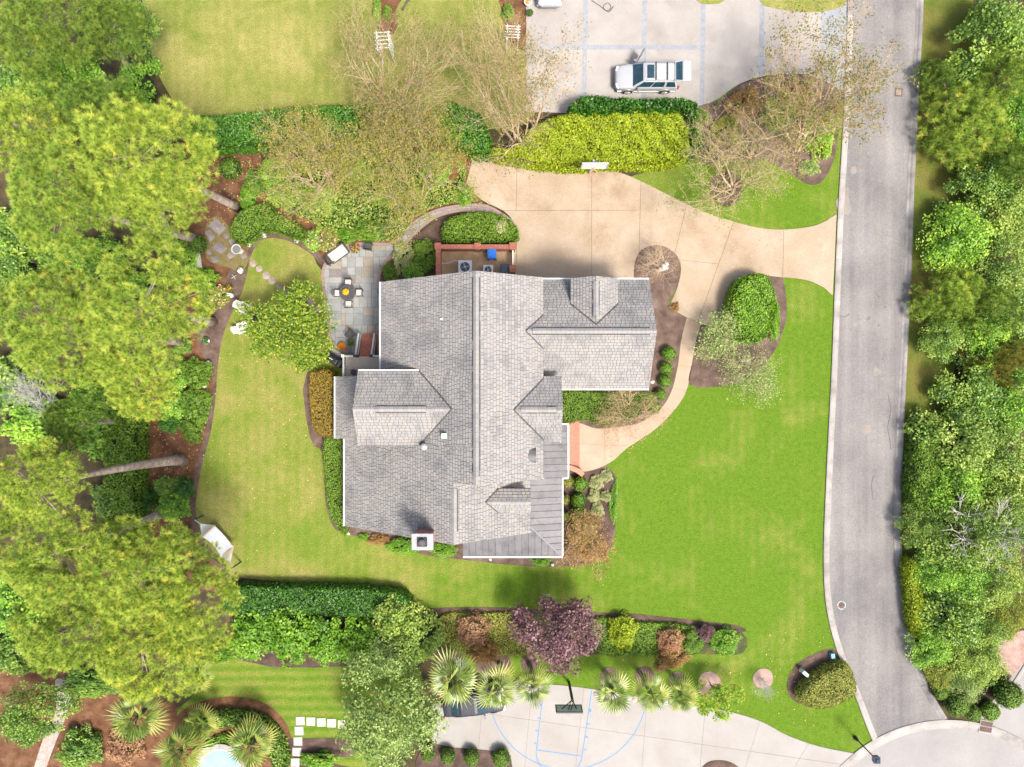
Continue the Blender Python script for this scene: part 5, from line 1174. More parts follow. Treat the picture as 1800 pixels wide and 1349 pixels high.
a0 = adirondack('upper white adirondack chair on the back lawn', 434, 543, R(62)); a1 = adirondack('lower white adirondack chair on the back lawn', 431, 577, R(112))
r = thing('side_table', 'small dark blue table between the white lawn chairs', 'table', (*G(447, 564), .015), R(30)); Mn = pmat('navy_paint', [(.015, .025, .05), (.025, .04, .075)], 3, .5)
for k in range(4): MB().box(-.21+k*.14, 0, .45, .125, .5, .025).build('top_slat', Mn, r)
for sx in (-1, 1):
    for sy in (-1, 1): MB().box(sx*.2, sy*.18, .22, .05, .05, .44).build('leg', Mn, r)
# hammock slung between pine trunks
hm = thing('hammock', 'white rope hammock with wooden spreader bars hung at the lawn edge', 'hammock', (*G(378, 952), 0)); hb = Vector((*G(378, 952), 0))
hp = [P(352, 921, 1.15)-hb, P(366, 934, .85)-hb, P(386, 955, .62)-hb, P(399, 971, .85)-hb, P(405, 987, 1.2)-hb]
ax_ = (hp[3]-hp[1]); ax_.z = 0; ax_.normalize(); sd_ = Vector((-ax_.y, ax_.x, 0)); hwid = .62
M_rope = pmat('white_rope', [(.58, .60, .60), (.70, .71, .71)], 6, .9, (30, .2), .5, 40); M_spread = pmat('varnished_wood', [(.45, .20, .07), (.6, .28, .1)], 5, .5)
V = []; F = []; NU, NV = 15, 9
for i in range(NU):
    t = i/(NU-1); c = hp[1].lerp(hp[3], t); sag = -.28*(1-(2*t-1)**2)
    for j in range(NV):
        u = (j/(NV-1)*2-1); wv = hwid*(1-.12*(1-(2*t-1)**2)); V.append(c+sd_*u*wv+Vector((0, 0, sag-.10*(1-u*u))))
for i in range(NU-1):
    for j in range(NV-1): F.append((i*NV+j, i*NV+j+1, (i+1)*NV+j+1, (i+1)*NV+j))
bed = MB().add(V, F).build('rope_bed', M_rope, hm, smooth=True); so_ = bed.modifiers.new('s', 'SOLIDIFY'); so_.thickness = .025
for e, k in ((hp[0], 1), (hp[4], 3)):
    MB().tube([hp[k]-sd_*.72, hp[k]+sd_*.72], .028, 8).build('spreader_bar', M_spread, hm)
    cl = MB()
    for j in range(13):
        u = j/6-1; cl.tube([e, hp[k]+sd_*u*hwid], .014, 4)
    cl.build('suspension_cords', M_rope, hm)
    d = (e-hp[2]).normalized(); g = e+Vector((d.x, d.y, 0))*.5; 
    MB().tube([e, (g.x, g.y, 1.5)], .02, 6).build('hanging_rope', M_rope, hm); MB().tube([(g.x, g.y, 0), (g.x, g.y, 1.6)], .06, 8).build('post', pmat('green_post_%d' % k, [(.03, .07, .05), (.05, .1, .07)], 3, .5), hm)
# bird bath, stone bench, garden ornaments
M_cast = pmat('cast_stone', [(.36, .33, .29), (.5, .46, .41)], 4, .9, (16, .2), .3, 20)
bb = thing('bird_bath', 'grey stone bird bath on the mossy flagstones', 'bird bath', (*G(423, 442), .04)); MB().lathe([(.22, 0), (.2, .08), (.10, .14), (.09, .6), (.14, .66)], 16).build('pedestal', M_cast, bb); MB().lathe([(.12, .64), (.36, .74), (.38, .80), (.34, .80), (.28, .75), (.05, .73)], 22).build('bowl', M_cast, bb)
MB().lathe([(.29, .755), (.29, .765)], 20).build('water', pmat('still_water', [(.12, .14, .13), (.16, .18, .17)], 3, .05), bb)
gb_ = thing('stone_bench', 'flat grey stone bench slab left of the flagstones', 'bench', (*G(348, 462), .02), R(8)); MB().box(0, 0, .42, .88, 1.08, .09).build('seat', M_flag if False else pmat('bench_stone', [(.36, .35, .34), (.46, .45, .43)], 3, .9, (16, .2)), gb_, bevel=.02)
for s in (-1, 1): MB().box(0, s*.34, .19, .6, .16, .38).build('leg', M_cast, gb_)
def orn(label, px, py, s, rz, name='garden_rabbit', cat='ornament'):
    r = thing(name, label, cat, (*G(px, py), .02), rz); b = MB()
    b.lathe([(.10*s, 0), (.14*s, .10*s), (.12*s, .24*s), (.05*s, .32*s)], 12); b.lathe([(.03*s, .26*s), (.09*s, .33*s), (.07*s, .42*s), (.02*s, .45*s)], 12, (.09*s, 0, 0)); b.build('body', M_potw, r, smooth=True)
    for k in (-1, 1): MB().tube([(.06*s, k*.03*s, .42*s), (.0, k*.05*s, .56*s), (-.03*s, k*.05*s, .58*s)], [.03*s, .025*s, .01*s], 6).build('ear', M_potw, r)
orn('white stone rabbit statue beside the pink flowered shrub', 408, 520, 1.5, 0); orn('white garden statue at the foot of the second pine trunk', 376, 568, 1.3, .6); orn('small pale garden figure in the curved bed above the lawn', 466, 417-4, 1.1, 2.0); orn('tiny white figure at the lower shrub corner by the lawn', 361, 679, .9, 1); orn('pale stone figure under the bare tree in the driveway bed', 1166, 468, 1.6, .3); orn('white downspout splash figure at the south porch corner', 971, 992, .9, 2.2)
# slab-like stone under bare tree, light stone in front bed
rock('landscape_stone', 'flat pale stone lying in the front bed below the round hedge', 1314, 634, .26, .16, M_wstone, None, 'rock', .045); rock('landscape_stone', 'upright pale stone slab in the driveway bed beneath the bare tree', 1164, 473, .24, .3, M_wstone, None, 'rock', .03, .3, 1.9)
rock('landscape_stone', 'small white stone on the mulch south of the covered porch', 862, 984, .12, .08, M_wstone, None, 'rock', .02); rock('landscape_stone', 'white stone at the corner of the bed left of the chimney', 612, 938, .14, .1, M_wstone, None, 'rock', .02)
rock('landscape_stone', 'white drain stone at the gable corner of the garage wing', 1147, 672, .16, .1, M_wstone, None, 'rock', .03)
# sundial cross in the brown bed
sd = thing('garden_stake', 'thin blue grey cross shaped garden stake in the brown bed', 'ornament', (*G(416, 489), .02), R(35)); MB().tube([(0, 0, 0), (0, 0, .5)], .015, 6).build('pole', M_grey, sd); MB().box(0, 0, .5, .42, .04, .02).box(0, 0, .515, .04, .42, .012).build('cross', M_grey, sd)
# white wire garden arbours and black bar by the top lawn
def arbor(label, px, py, ln_, wd, rz):
    r = thing('garden_arbor', label, 'arbor', (*G(px, py), .02), rz, 'white garden arbors'); hh = 2.2
    for sx in (-1, 1):
        for sy in (-1, 1): MB().box(sx*wd/2, sy*ln_/2, hh/2, .07, .07, hh).build('post', M_white, r)
        MB().box(sx*wd/2, 0, hh+.03, .07, ln_+.3, .10).build('beam', M_white, r)
        for k in range(4): MB().box(sx*wd/2, 0, .5+k*.5, .03, ln_, .04).build('trellis_bar', M_white, r)
    for k in range(5): MB().box(0, -ln_/2+ln_*k/4, hh+.11, wd+.3, .05, .06).build('rafter', M_white, r)
arbor('white garden arbor at the end of the left mulch strip on the dry lawn', 683, 98, 1.1, .85, R(4)); arbor('white garden arbor beside the parking court corner', 901, 84, .8, .8, R(-3))
bp = thing('garden_bar', 'dark metal bar standing on the dry lawn at the top edge', 'garden tool', (*G(708, 17), .02)); MB().tube([(0, 0, .05), (.6, .75, .3)], .06, 8).build('bar', M_dark, bp); MB().tube([(.5, .62, .0), (.5, .62, .3)], .03, 6).build('leg', M_dark, bp); MB().lathe([(.1, 0), (.09, .06)], 10).build('foot', M_dark, bp)
hs = MB().tube([(*G(x, y), .06) for x, y in smooth([(1040, 2), (1055, 12), (1066, 20), (1074, 14), (1068, 6), (1060, 14), (1070, 22), (1078, 12)], 4, False)], .02, 5).build('garden_hose', M_black); tag(hs, 'thin dark hose coiled on the pale court at the top edge', 'hose')
# ================================================================ foliage builders
def unit(v): return v/np.maximum(1e-6, np.linalg.norm(v, axis=1, keepdims=True))
def pine_crown(seed, Rr=4.0, hz=3.0, nclump=105, tufts=17, needles=52, Ln=.31, wd=.021):
    q = np.random.default_rng(seed); C_ = []
    lob = q.uniform(0, 6.28, 3)
    for i in range(nclump):
        a = q.uniform(0, 6.283); rr = math.sqrt(q.uniform(0, 1)); edge = 1+.14*math.sin(2*a+lob[0])+.10*math.sin(3*a+lob[1])+.07*math.sin(5*a+lob[2])
        z = hz*((1-rr*rr)*q.uniform(.2, 1.0)-.25*rr); C_.append((rr*Rr*.88*edge*math.cos(a), rr*Rr*.88*edge*math.sin(a), z, q.uniform(.45, .85)))
    C_ = np.array(C_); cen = np.repeat(C_[:, :3], tufts, 0); cr = np.repeat(C_[:, 3], tufts)[:, None]; n = len(cen)
    d = q.normal(0, 1, (n, 3)); d[:, 2] = np.abs(d[:, 2])*1.0-.25; d = unit(d)
    pos = cen+d*cr*np.array([1, 1, .75])*q.uniform(.78, 1.08, (n, 1)); ax = unit(d+np.array([0, 0, .7]))
    pos = np.repeat(pos, needles, 0); axn = np.repeat(ax, needles, 0); N = len(pos)
    nd = unit(axn*.75+q.normal(0, .62, (N, 3))); ll = Ln*q.uniform(.75, 1.2, (N, 1)); sd = unit(np.cross(nd, q.normal(0, 1, (N, 3))))*wd*.5
    V = np.concatenate([pos+sd, pos-sd, pos+nd*ll], 0); i = np.arange(N); F = np.stack([i, i+N, i+2*N], 1)
    A = np.clip(np.repeat(q.uniform(.0, 1.0, n), needles)*.78+q.uniform(0, .24, N), 0, 1)
    A = np.where(np.repeat(q.uniform(0, 1, n) < .015, needles), 1.0, A*.80)
    AP = np.concatenate([A-.42, A-.42, A+.10]); AP = np.clip(AP, 0, 1)
    return np_mesh('pine_crown', V, F, AP, 'POINT'), C_
def leaf_crown(seed, Rr=3.0, hz=2.4, nclump=78, per=95, leaf=.19, cl=(.5, .95), aspect=.6, low=.3, tilt=.55):
    q = np.random.default_rng(seed); C_ = []; lob = q.uniform(0, 6.28, 3)
    for i in range(nclump):
        a = q.uniform(0, 6.283); rr = math.sqrt(q.uniform(0, 1)); edge = 1+.15*math.sin(2*a+lob[0])+.11*math.sin(3*a+lob[1])+.08*math.sin(6*a+lob[2])
        z = hz*((1-rr*rr)**.7*q.uniform(.3, 1.0)-low*rr*q.uniform(0, 1)); C_.append((rr*Rr*.86*edge*math.cos(a), rr*Rr*.86*edge*math.sin(a), z, q.uniform(*cl)))
    C_ = np.array(C_); cen = np.repeat(C_[:, :3], per, 0); cr = np.repeat(C_[:, 3], per)[:, None]; n = len(cen)
    d = q.normal(0, 1, (n, 3)); d[:, 2] = np.abs(d[:, 2])-.3; d = unit(d)
    pos = cen+d*cr*np.array([1, 1, .8])*q.uniform(.5, 1.08, (n, 1))
    V, F, A = leafquads(pos, d*.7+np.array([0, 0, 1.0]), leaf, q, aspect, tilt)
    A = np.clip(.55*A+.45*np.repeat(q.uniform(0, 1, nclump), per), 0, 1)
    return np_mesh('leaf_crown', V, F, A), C_
def tube_np(segs, n=4):
    """segs: list of (p0, p1, r0, r1) -> V,F"""
    p0 = np.array([s[0] for s in segs]); p1 = np.array([s[1] for s in segs]); r0 = np.array([s[2] for s in segs])[:, None]; r1 = np.array([s[3] for s in segs])[:, None]
    d = unit(p1-p0); a = unit(np.cross(d, np.tile([.31, .17, .93], (len(d), 1)))); b = np.cross(d, a); V = []
    for (p, r) in ((p0, r0), (p1, r1)):
        for k in range(n):
            t = 2*math.pi*k/n; V.append(p+(a*math.cos(t)+b*math.sin(t))*r)
    m = len(segs); V = np.concatenate(V, 0); i = np.arange(m); F = []
    for k in range(n): F.append(np.stack([i+k*m, i+((k+1) % n)*m, i+(n+(k+1) % n)*m, i+(n+k)*m], 1))
    return V, np.concatenate(F, 0)
def bare_tree(seed, h=5.0, spread=2.4, stems=6, kids=3, levels=5, r0=.062):
    q = random.Random(seed); segs = []; tips = []
    def grow(p, d, ln, r, lev):
        for s_ in range(2):
            d2 = (d+Vector((q.gauss(0, .10), q.gauss(0, .10), .06))).normalized(); e = p+d2*ln*.5; segs.append((tuple(p), tuple(e), r, r*.86)); p = e; d = d2; r *= .86
            if lev > 3 and s_ == 0 and q.random() < .5: tips.append(tuple(p))
        if lev == levels: tips.append(tuple(p)); return
        for k in range(kids if lev else kids+1):
            sp = .34 if lev == 0 else .48
            nd = (d+Vector((q.gauss(0, sp), q.gauss(0, sp), q.gauss(.05, .22)))).normalized(); grow(p, nd, ln*q.uniform(.62, .86), r*.70, lev+1)
    for k in range(stems):
        a = 2*math.pi*(k+q.random()*.6)/stems; lean = q.uniform(.25, .75)*spread/h*1.7
        grow(Vector((.12*math.cos(a), .12*math.sin(a), 0)), Vector((lean*math.cos(a), lean*math.sin(a), 1)).normalized(), h*.34, r0, 0)
    V, F = tube_np(segs, 4); return np_mesh('bare_branches', V, F), np.array(tips)
def tip_leaves(tips, per, size, spread, seed, aspect=.55):
    q = np.random.default_rng(seed); pos = np.repeat(tips, per, 0)+q.normal(0, spread, (len(tips)*per, 3))
    V, F, A = leafquads(pos, np.tile([0, 0, 1.0], (len(pos), 1)), size, q, aspect, .7); return np_mesh('sparse_leaves', V, F, A)
def palm_mesh(seed, fr=24, Rr=1.75):
    q = random.Random(seed); V = []; F = []; A = []; st = []
    for i in range(fr):
        az = i*2.399+q.uniform(-.2, .2); el = R(78)-R(112)*(i/fr)**.85+q.uniform(-.1, .1)
        d = Vector((math.cos(az)*math.cos(el), math.sin(az)*math.cos(el), math.sin(el))); pl = Rr*q.uniform(.25, .42); p = d*pl
        st.append(((0, 0, 0), tuple(p), .022, .014)); side = Vector((-math.sin(az), math.cos(az), 0)); up = d.cross(side)*-1
        fl = Rr*q.uniform(.42, .80); m = 10; base = q.random()
        for k in range(m):
            t = (k/(m-1)*2-1)*R(58); ld = (d*math.cos(t)+side*math.sin(t)).normalized(); L_ = fl*(1-.25*abs(t)/R(58)); dr = Vector((0, 0, -.22*L_-.14*L_*abs(math.sin(t))))
            w_ = .042; s2 = ld.cross(Vector((0, 0, 1)));
            s2 = s2.normalized()*w_ if s2.length > .01 else side*w_
            mid = p+ld*L_*.55+dr*.25; tip = p+ld*L_+dr; n0 = len(V); V += [p, mid+s2, tip, mid-s2]; F.append((n0, n0+1, n0+2, n0+3)); A.append(min(1, max(0, .05+.45*base+.25*(i/fr)+q.uniform(-.12, .12))))
    me = np_mesh('palm_fronds', np.array([tuple(v) for v in V]), np.array(F), np.array(A)); V2, F2 = tube_np(st, 4); return me, np_mesh('palm_stalks', V2, F2)
# foliage materials
M_pine = leafmat('pine_needles', [(0.167, 0.277, 0.040), (0.345, 0.481, 0.071), (0.567, 0.686, 0.121), (0.772, 0.720, 0.147), (0.800, 0.601, 0.119)], .32, .25, .55, .16)
M_pine2 = leafmat('dark_pine_needles', [(0.100, 0.182, 0.031), (0.212, 0.332, 0.052), (0.371, 0.493, 0.085), (0.570, 0.574, 0.111)], .32, .25, .55, .12)
M_pine3 = leafmat('golden_pine_needles', [(0.099, 0.154, 0.022), (0.220, 0.220, 0.033), (0.396, 0.264, 0.044), (0.506, 0.330, 0.066)], .32, .25, .55, .08)
M_broad = leafmat('broad_leaves', [(0.065, 0.157, 0.020), (0.145, 0.312, 0.034), (0.293, 0.521, 0.051), (0.497, 0.706, 0.085)], .3, .4, .45, .14)
M_broadl = leafmat('light_broad_leaves', [(0.076, 0.167, 0.028), (0.183, 0.301, 0.048), (0.334, 0.460, 0.083), (0.516, 0.572, 0.138)], .32, .4, .45, .12)
M_broadd = leafmat('dark_broad_leaves', [(0.044, 0.107, 0.017), (0.106, 0.213, 0.027), (0.208, 0.351, 0.044), (0.413, 0.519, 0.085)], .25, .5, .4, .14)
M_silver = leafmat('silvery_leaves', [(0.086, 0.160, 0.037), (0.190, 0.286, 0.069), (0.331, 0.446, 0.125), (0.521, 0.627, 0.225)], .3, .4, .5, .08)
M_hedge = leafmat('hedge_leaves', [(0.022, 0.079, 0.008), (0.054, 0.166, 0.013), (0.100, 0.259, 0.020), (0.154, 0.330, 0.030)], .25, .45, .4, .08)
M_hedged = leafmat('deep_hedge_leaves', [(0.010, 0.050, 0.005), (0.026, 0.101, 0.007), (0.055, 0.168, 0.012), (0.100, 0.252, 0.017)], .2, .45, .4, .08)
M_lime = leafmat('lime_hedge_leaves', [(0.135, 0.185, 0.006), (0.251, 0.334, 0.011), (0.348, 0.439, 0.016), (0.425, 0.485, 0.032)], .3, .35, .5, .05)
M_bright = leafmat('bright_shrub_leaves', [(0.044, 0.125, 0.007), (0.106, 0.250, 0.013), (0.188, 0.375, 0.018), (0.288, 0.463, 0.037)], .3, .4, .45, .08)
M_box = leafmat('boxwood_leaves', [(0.050, 0.119, 0.013), (0.099, 0.196, 0.019), (0.164, 0.282, 0.027), (0.230, 0.345, 0.041)], .25, .3, .5, .10)
M_olive = leafmat('olive_hedge_leaves', [(0.104, 0.138, 0.024), (0.208, 0.253, 0.046), (0.330, 0.349, 0.070), (0.468, 0.422, 0.092)], .25, .3, .55, .08)
M_bronze = leafmat('bronze_hedge_leaves', [(0.085, 0.097, 0.019), (0.206, 0.169, 0.024), (0.363, 0.218, 0.036), (0.436, 0.266, 0.048)], .25, .3, .55, .06)
M_purple = leafmat('purple_leaves', [(0.052, 0.021, 0.026), (0.127, 0.056, 0.067), (0.223, 0.111, 0.127), (0.342, 0.208, 0.223)], .22, .4, .45, .05)
M_autumn = leafmat('autumn_leaves', [(0.165, 0.121, 0.033), (0.308, 0.176, 0.050), (0.396, 0.220, 0.088), (0.462, 0.330, 0.132)], .3, .3, .5, .08)
M_rust = leafmat('rusty_leaves', [(0.220, 0.110, 0.055), (0.352, 0.176, 0.094), (0.462, 0.264, 0.154), (0.440, 0.330, 0.132)], .3, .3, .5, .08)
M_sparse = leafmat('thin_autumn_leaves', [(0.132, 0.186, 0.025), (0.265, 0.288, 0.044), (0.397, 0.345, 0.063), (0.423, 0.288, 0.101)], .3, .3, .5, .12)
M_crape = leafmat('crape_leaves', [(0.079, 0.187, 0.014), (0.158, 0.328, 0.024), (0.264, 0.437, 0.036), (0.370, 0.468, 0.048), (0.660, 0.343, 0.060)], .3, .35, .5, .05)
M_crape2 = leafmat('thin_green_leaves', [(0.110, 0.184, 0.020), (0.220, 0.287, 0.035), (0.330, 0.356, 0.060), (0.418, 0.380, 0.100)], .3, .3, .5, .08)
M_gold = leafmat('golden_thin_leaves', [(.12, .19, .02), (.24, .27, .035), (.36, .32, .05), (.42, .32, .08)], .3, .3, .5, .06)
M_island = leafmat('island_tree_leaves', [(.09, .15, .02), (.18, .21, .035), (.30, .22, .07), (.36, .22, .11)], .3, .3, .5, .08)
M_lawntree = leafmat('lawn_tree_leaves', [(0.060, 0.144, 0.013), (0.120, 0.237, 0.020), (0.180, 0.312, 0.028), (0.240, 0.350, 0.033), (0.312, 0.400, 0.039), (0.396, 0.425, 0.050)], .3, .35, .5, .05)
M_palm = leafmat('palm_fronds', [(0.060, 0.114, 0.013), (0.141, 0.219, 0.032), (0.273, 0.332, 0.064), (0.448, 0.413, 0.090), (0.520, 0.392, 0.090)], .25, .45, .4, .08)
M_cream = leafmat('variegated_leaves', [(0.154, 0.220, 0.055), (0.374, 0.396, 0.176), (0.550, 0.539, 0.286)], .25, .3, .5, .05)
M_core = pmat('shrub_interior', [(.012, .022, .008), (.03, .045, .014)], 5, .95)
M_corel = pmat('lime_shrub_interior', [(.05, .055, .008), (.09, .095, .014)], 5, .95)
M_bark = pmat('pine_bark', [(0.240, 0.173, 0.143), (0.420, 0.323, 0.278), (0.570, 0.465, 0.420)], 3, .95, (9, .3), .8, 9, kind='Object')
M_bark2 = pmat('grey_bark', [(.12, .095, .075), (.22, .18, .15)], 3, .95, (9, .3), .6, 9)
M_twig = pmat('pale_twigs', [(.44, .32, .20), (.56, .43, .29)], 3, .9); M_twigw = pmat('silver_twigs', [(.45, .42, .40), (.58, .55, .53)], 3, .9)
M_palmtrunk = pmat('palm_trunk', [(.16, .12, .085), (.27, .21, .16)], 6, .95, (14, .3), .8, 10)

PINES = [pine_crown(s) for s in (1, 2, 3, 4)]
SMALLPINES = [pine_crown(s, 2.4, 2.2, 58, 15, 46, .28, .021) for s in (11, 12, 13)]
BROADS = [leaf_crown(s) for s in (21, 22, 23, 24)]
FINES = [leaf_crown(s, 3.0, 2.2, 95, 120, .15, (.4, .8), .5, .4, .7) for s in (31, 32)]
BUSH = [leaf_crown(s, 1.0, .9, 44, 80, .11, (.20, .34), .6, .8, .5) for s in (41, 42, 43)]
BARES = [bare_tree(s) for s in (51, 52, 53)]+[bare_tree(54, 5.0, 3.4, 5, 3, 3, .12)]
PALMS = [palm_mesh(s) for s in (81, 82, 83)]
def trunk_mesh(b, t, r0, r1, bend, seed, limbs=None):
    q = random.Random(seed); b = Vector(b); t = Vector(t); pts = []; rad = []; n = 9; perp = Vector((q.uniform(-1, 1), q.uniform(-1, 1), 0))*bend
    for i in range(n):
        u = i/(n-1); pts.append(b.lerp(t, u)+perp*math.sin(math.pi*u)); rad.append(r0+(r1-r0)*u**.8)
    rad[0] *= 1.25
    return MB().tube(pts, rad, 12), pts
def tree(name, label, px, py, z, rpx, lib, mat, base=None, cat='tree', group=None, Rr=4.0, bark=M_bark, r0=.24, squash=1.0, bend=.3, seed=None):
    """crown seen at photo pixel px,py at height z with apparent radius rpx; base = ground pixel of the trunk"""
    k = (CAMH-z)/CAMH; c = P(px, py, z); r = rpx/S*k; bx, by = G(*base) if base else (c.x, c.y); seed = seed if seed is not None else int(px*7+py)
    o = thing(name, label, cat, (bx, by, 0), 0, group); me, C_ = lib[seed % len(lib)]; s = r/Rr
    q = random.Random(seed); rot = q.uniform(0, 6.28)
    cz = z-1.3*s*squash
    cr = new_obj('crown', me, None, o, (c.x-bx, c.y-by, cz)); setmat(cr, mat); cr.scale = (s*q.uniform(.94, 1.06), s*q.uniform(.94, 1.06), s*squash); cr.rotation_euler = (0, 0, rot)
    top_ = Vector((c.x-bx, c.y-by, cz+.9*s)); mb, pts = trunk_mesh((0, 0, -.05), top_, r0, r0*.35, bend, seed); mb.build('trunk', bark, o, smooth=True)
    segs = []; M_ = Matrix.Translation(cr.location) @ Matrix.Rotation(rot, 4, 'Z') @ Matrix.Diagonal((*cr.scale, 1))
    low = top_.lerp(Vector((0, 0, 0)), min(.35, 2.2*s/max(1, top_.z)))
    for i in range(0, len(C_), 6):
        e = M_ @ Vector(C_[i][:3]); st = low.lerp(top_, q.uniform(0, .9)); m1 = st.lerp(e, .5)+Vector((0, 0, -.12*s)); segs.append((tuple(st), tuple(m1), r0*.16, r0*.10)); segs.append((tuple(m1), tuple(e), r0*.10, r0*.04))
    V, F = tube_np(segs, 5); new_obj('branches', np_mesh('branches', V, F), bark, o); return o
def setmat(o, mat):
    if len(o.data.materials) == 0: o.data.materials.append(mat)
    o.material_slots[0].link = 'OBJECT'; o.material_slots[0].material = mat
def bush(name, label, px, py, z, rpx, mat, cat='shrub', group=None, ry=None, squash=.9, lib=None, Rr=1.0, rz=None):
    """loose shrub; px,py,rpx as seen at its top height z"""
    lib = lib or BUSH; k = (CAMH-z*.6)/CAMH; c = P(px, py, z*.6); r = rpx/S*k; ryy = (ry or rpx)/S*k; seed = int(px*3+py*5)
    o = thing(name, label, cat, (c.x, c.y, 0), 0, group); me, C_ = lib[seed % len(lib)]
    cr = new_obj('foliage', me, None, o, (0, 0, z*.42)); setmat(cr, mat); cr.scale = (r/Rr, ryy/Rr, z*.6/.9/Rr*1.0); cr.rotation_euler = (0, 0, rnd.choice([0, math.pi]) if ry else rnd.uniform(0, 6.28))
    mb = MB().lathe([(r*.45, .05), (r*.62, z*.22), (r*.55, z*.38), (r*.3, z*.50), (r*.05, z*.54)], 10)
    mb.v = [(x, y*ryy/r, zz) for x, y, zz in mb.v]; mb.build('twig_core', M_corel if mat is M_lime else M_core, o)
    return o
BALLS = []
def ball_mesh(seed, n=1500, leaf=.13):
    q = np.random.default_rng(seed); d = unit(q.normal(0, 1, (n, 3))); d[:, 2] = np.where(d[:, 2] < -.75, -d[:, 2], d[:, 2])
    pos = d*(1+.03*np.sin(5*d[:, :1]+seed))*q.uniform(.90, 1.04, (n, 1)); V, F, A = leafquads(pos, d, leaf, q, .6, .45); return np_mesh('clipped_foliage', V, F, A)
BALLS = [ball_mesh(1), ball_mesh(2), ball_mesh(3, 2600, .10)]
def ball(name, label, px, py, rpx, h, mat, cat='shrub', group=None, fine=False, ry=None):
    c = P(px, py, h*.55); r = rpx/S*(CAMH-h*.55)/CAMH; ryy = (ry or rpx)/S*(CAMH-h*.55)/CAMH
    o = thing(name, label, cat, (c.x, c.y, .02), 0, group); f = new_obj('foliage', BALLS[2 if fine else rnd.randrange(2)], None, o, (0, 0, h*.5)); setmat(f, mat); f.scale = (r*.97, ryy*.97, h*.5)
    if not ry: f.rotation_euler = (0, 0, rnd.uniform(0, 6))
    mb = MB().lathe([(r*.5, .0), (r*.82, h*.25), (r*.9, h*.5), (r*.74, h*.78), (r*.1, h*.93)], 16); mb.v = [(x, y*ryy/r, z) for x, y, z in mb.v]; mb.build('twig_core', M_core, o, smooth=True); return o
def hedge(name, label, pts, h, mat, leaf=.13, dens=330, rd=.3, bump=.07, cat='hedge', group=None, core=M_core, n=3, aspect=.6, tilt=.5, raw=False, seed=None, hw=None):
    """clipped hedge; pts = outline in photo pixels as seen at the top"""
    poly = PP(pts, h*.8); poly = poly if raw else smooth(poly, n); seed = seed if seed is not None else int(pts[0][0]+pts[0][1])
    q = np.random.default_rng(seed); cx = sum(p[0] for p in poly)/len(poly); cy = sum(p[1] for p in poly)/len(poly); poly = [(x-cx, y-cy) for x, y in poly]
    if area2(poly) < 0: poly = poly[::-1]
    x0, x1 = min(p[0] for p in poly), max(p[0] for p in poly); y0, y1 = min(p[1] for p in poly), max(p[1] for p in poly); A_ = abs(area2(poly))/2
    N = int(dens*(x1-x0)*(y1-y0)); X = q.uniform(x0, x1, N); Y = q.uniform(y0, y1, N); k = inside(poly, X, Y); X, Y = X[k], Y[k]
    d, nx, ny = edge_dist(poly, X, Y); e = np.clip((rd-d)/rd, 0, 1); ph = q.uniform(0, 6, 4)
    wob = bump*(np.sin(X*1.9+ph[0])*np.sin(Y*2.3+ph[1])+.6*np.sin(X*4.3+Y*3.1+ph[2]))
    if hw is not None: wob = wob+hw*q.uniform(-1, 1, len(X))
    Z = h-rd*.9*(1-np.sqrt(np.maximum(0, 1-e*e)))+wob+q.uniform(-.05, .03, len(X)); nr = np.stack([-nx*e, -ny*e, np.sqrt(np.maximum(.05, 1-e*e))], 1)
    pts_ = np.stack([X, Y, Z], 1)
    per = resample(poly+[poly[0]], .1); P2 = np.array(per); Pn = np.array(offset_line(per, -1))-P2; ns = int(dens*.8*.1*len(P2)*max(.2, h-rd*.5)); j = q.integers(0, len(P2), ns)
    sp = np.concatenate([P2[j]+q.normal(0, .05, (ns, 2))+Pn[j]*q.uniform(-.08, .03, (ns, 1)), q.uniform(.02, h-rd*.4, (ns, 1))], 1); sn = np.concatenate([Pn[j], np.full((ns, 1), .25)], 1)
    V, F, A = leafquads(np.concatenate([pts_, sp]), np.concatenate([nr, sn]), leaf, q, aspect, tilt)
    o = thing(name, label, cat, (cx, cy, 0), 0, group); new_obj('foliage', np_mesh('hedge_foliage', V, F, A), mat, o)
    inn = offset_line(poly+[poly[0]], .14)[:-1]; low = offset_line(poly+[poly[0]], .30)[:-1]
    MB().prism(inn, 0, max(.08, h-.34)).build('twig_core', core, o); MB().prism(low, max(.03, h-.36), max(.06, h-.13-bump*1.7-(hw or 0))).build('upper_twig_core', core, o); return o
def bare(name, label, base, px, py, z, rpx, per=0, lm=M_sparse, twig=M_twig, seed=0, cat='tree', group=None, h=None, lsize=.12):
    """multi-stemmed tree, thin leaves; base = ground pixel, crown middle at px,py,z"""
    bx, by = G(*base); c = P(px, py, z); r = rpx/S*(CAMH-z)/CAMH; hh = h or z*1.55; o = thing(name, label, cat, (bx, by, 0), 0, group); i = seed % 3 if seed != 13 else 3
    lean = Matrix.Identity(4); lean[0][2] = (c.x-bx)/max(.5, z)*(hh/5.0); lean[1][2] = (c.y-by)/max(.5, z)*(hh/5.0)
    s = r/2.6; Mx = Matrix.Rotation(seed*1.3, 4, 'Z') @ Matrix.Diagonal((s, s, hh/6.2, 1))
    shear = Matrix.Identity(4); shear[0][2] = (c.x-bx)/max(.5, z); shear[1][2] = (c.y-by)/max(.5, z)
    m2 = BARES[i][0].copy(); m2.transform(shear @ Mx); m2.materials.clear(); new_obj('branches', m2, twig, o)
    if per:
        A4 = np.array(shear @ Mx); tp = BARES[i][1] @ A4[:3, :3].T; new_obj('leaves', tip_leaves(tp, per, lsize, .11, seed+70), lm, o)
    return o
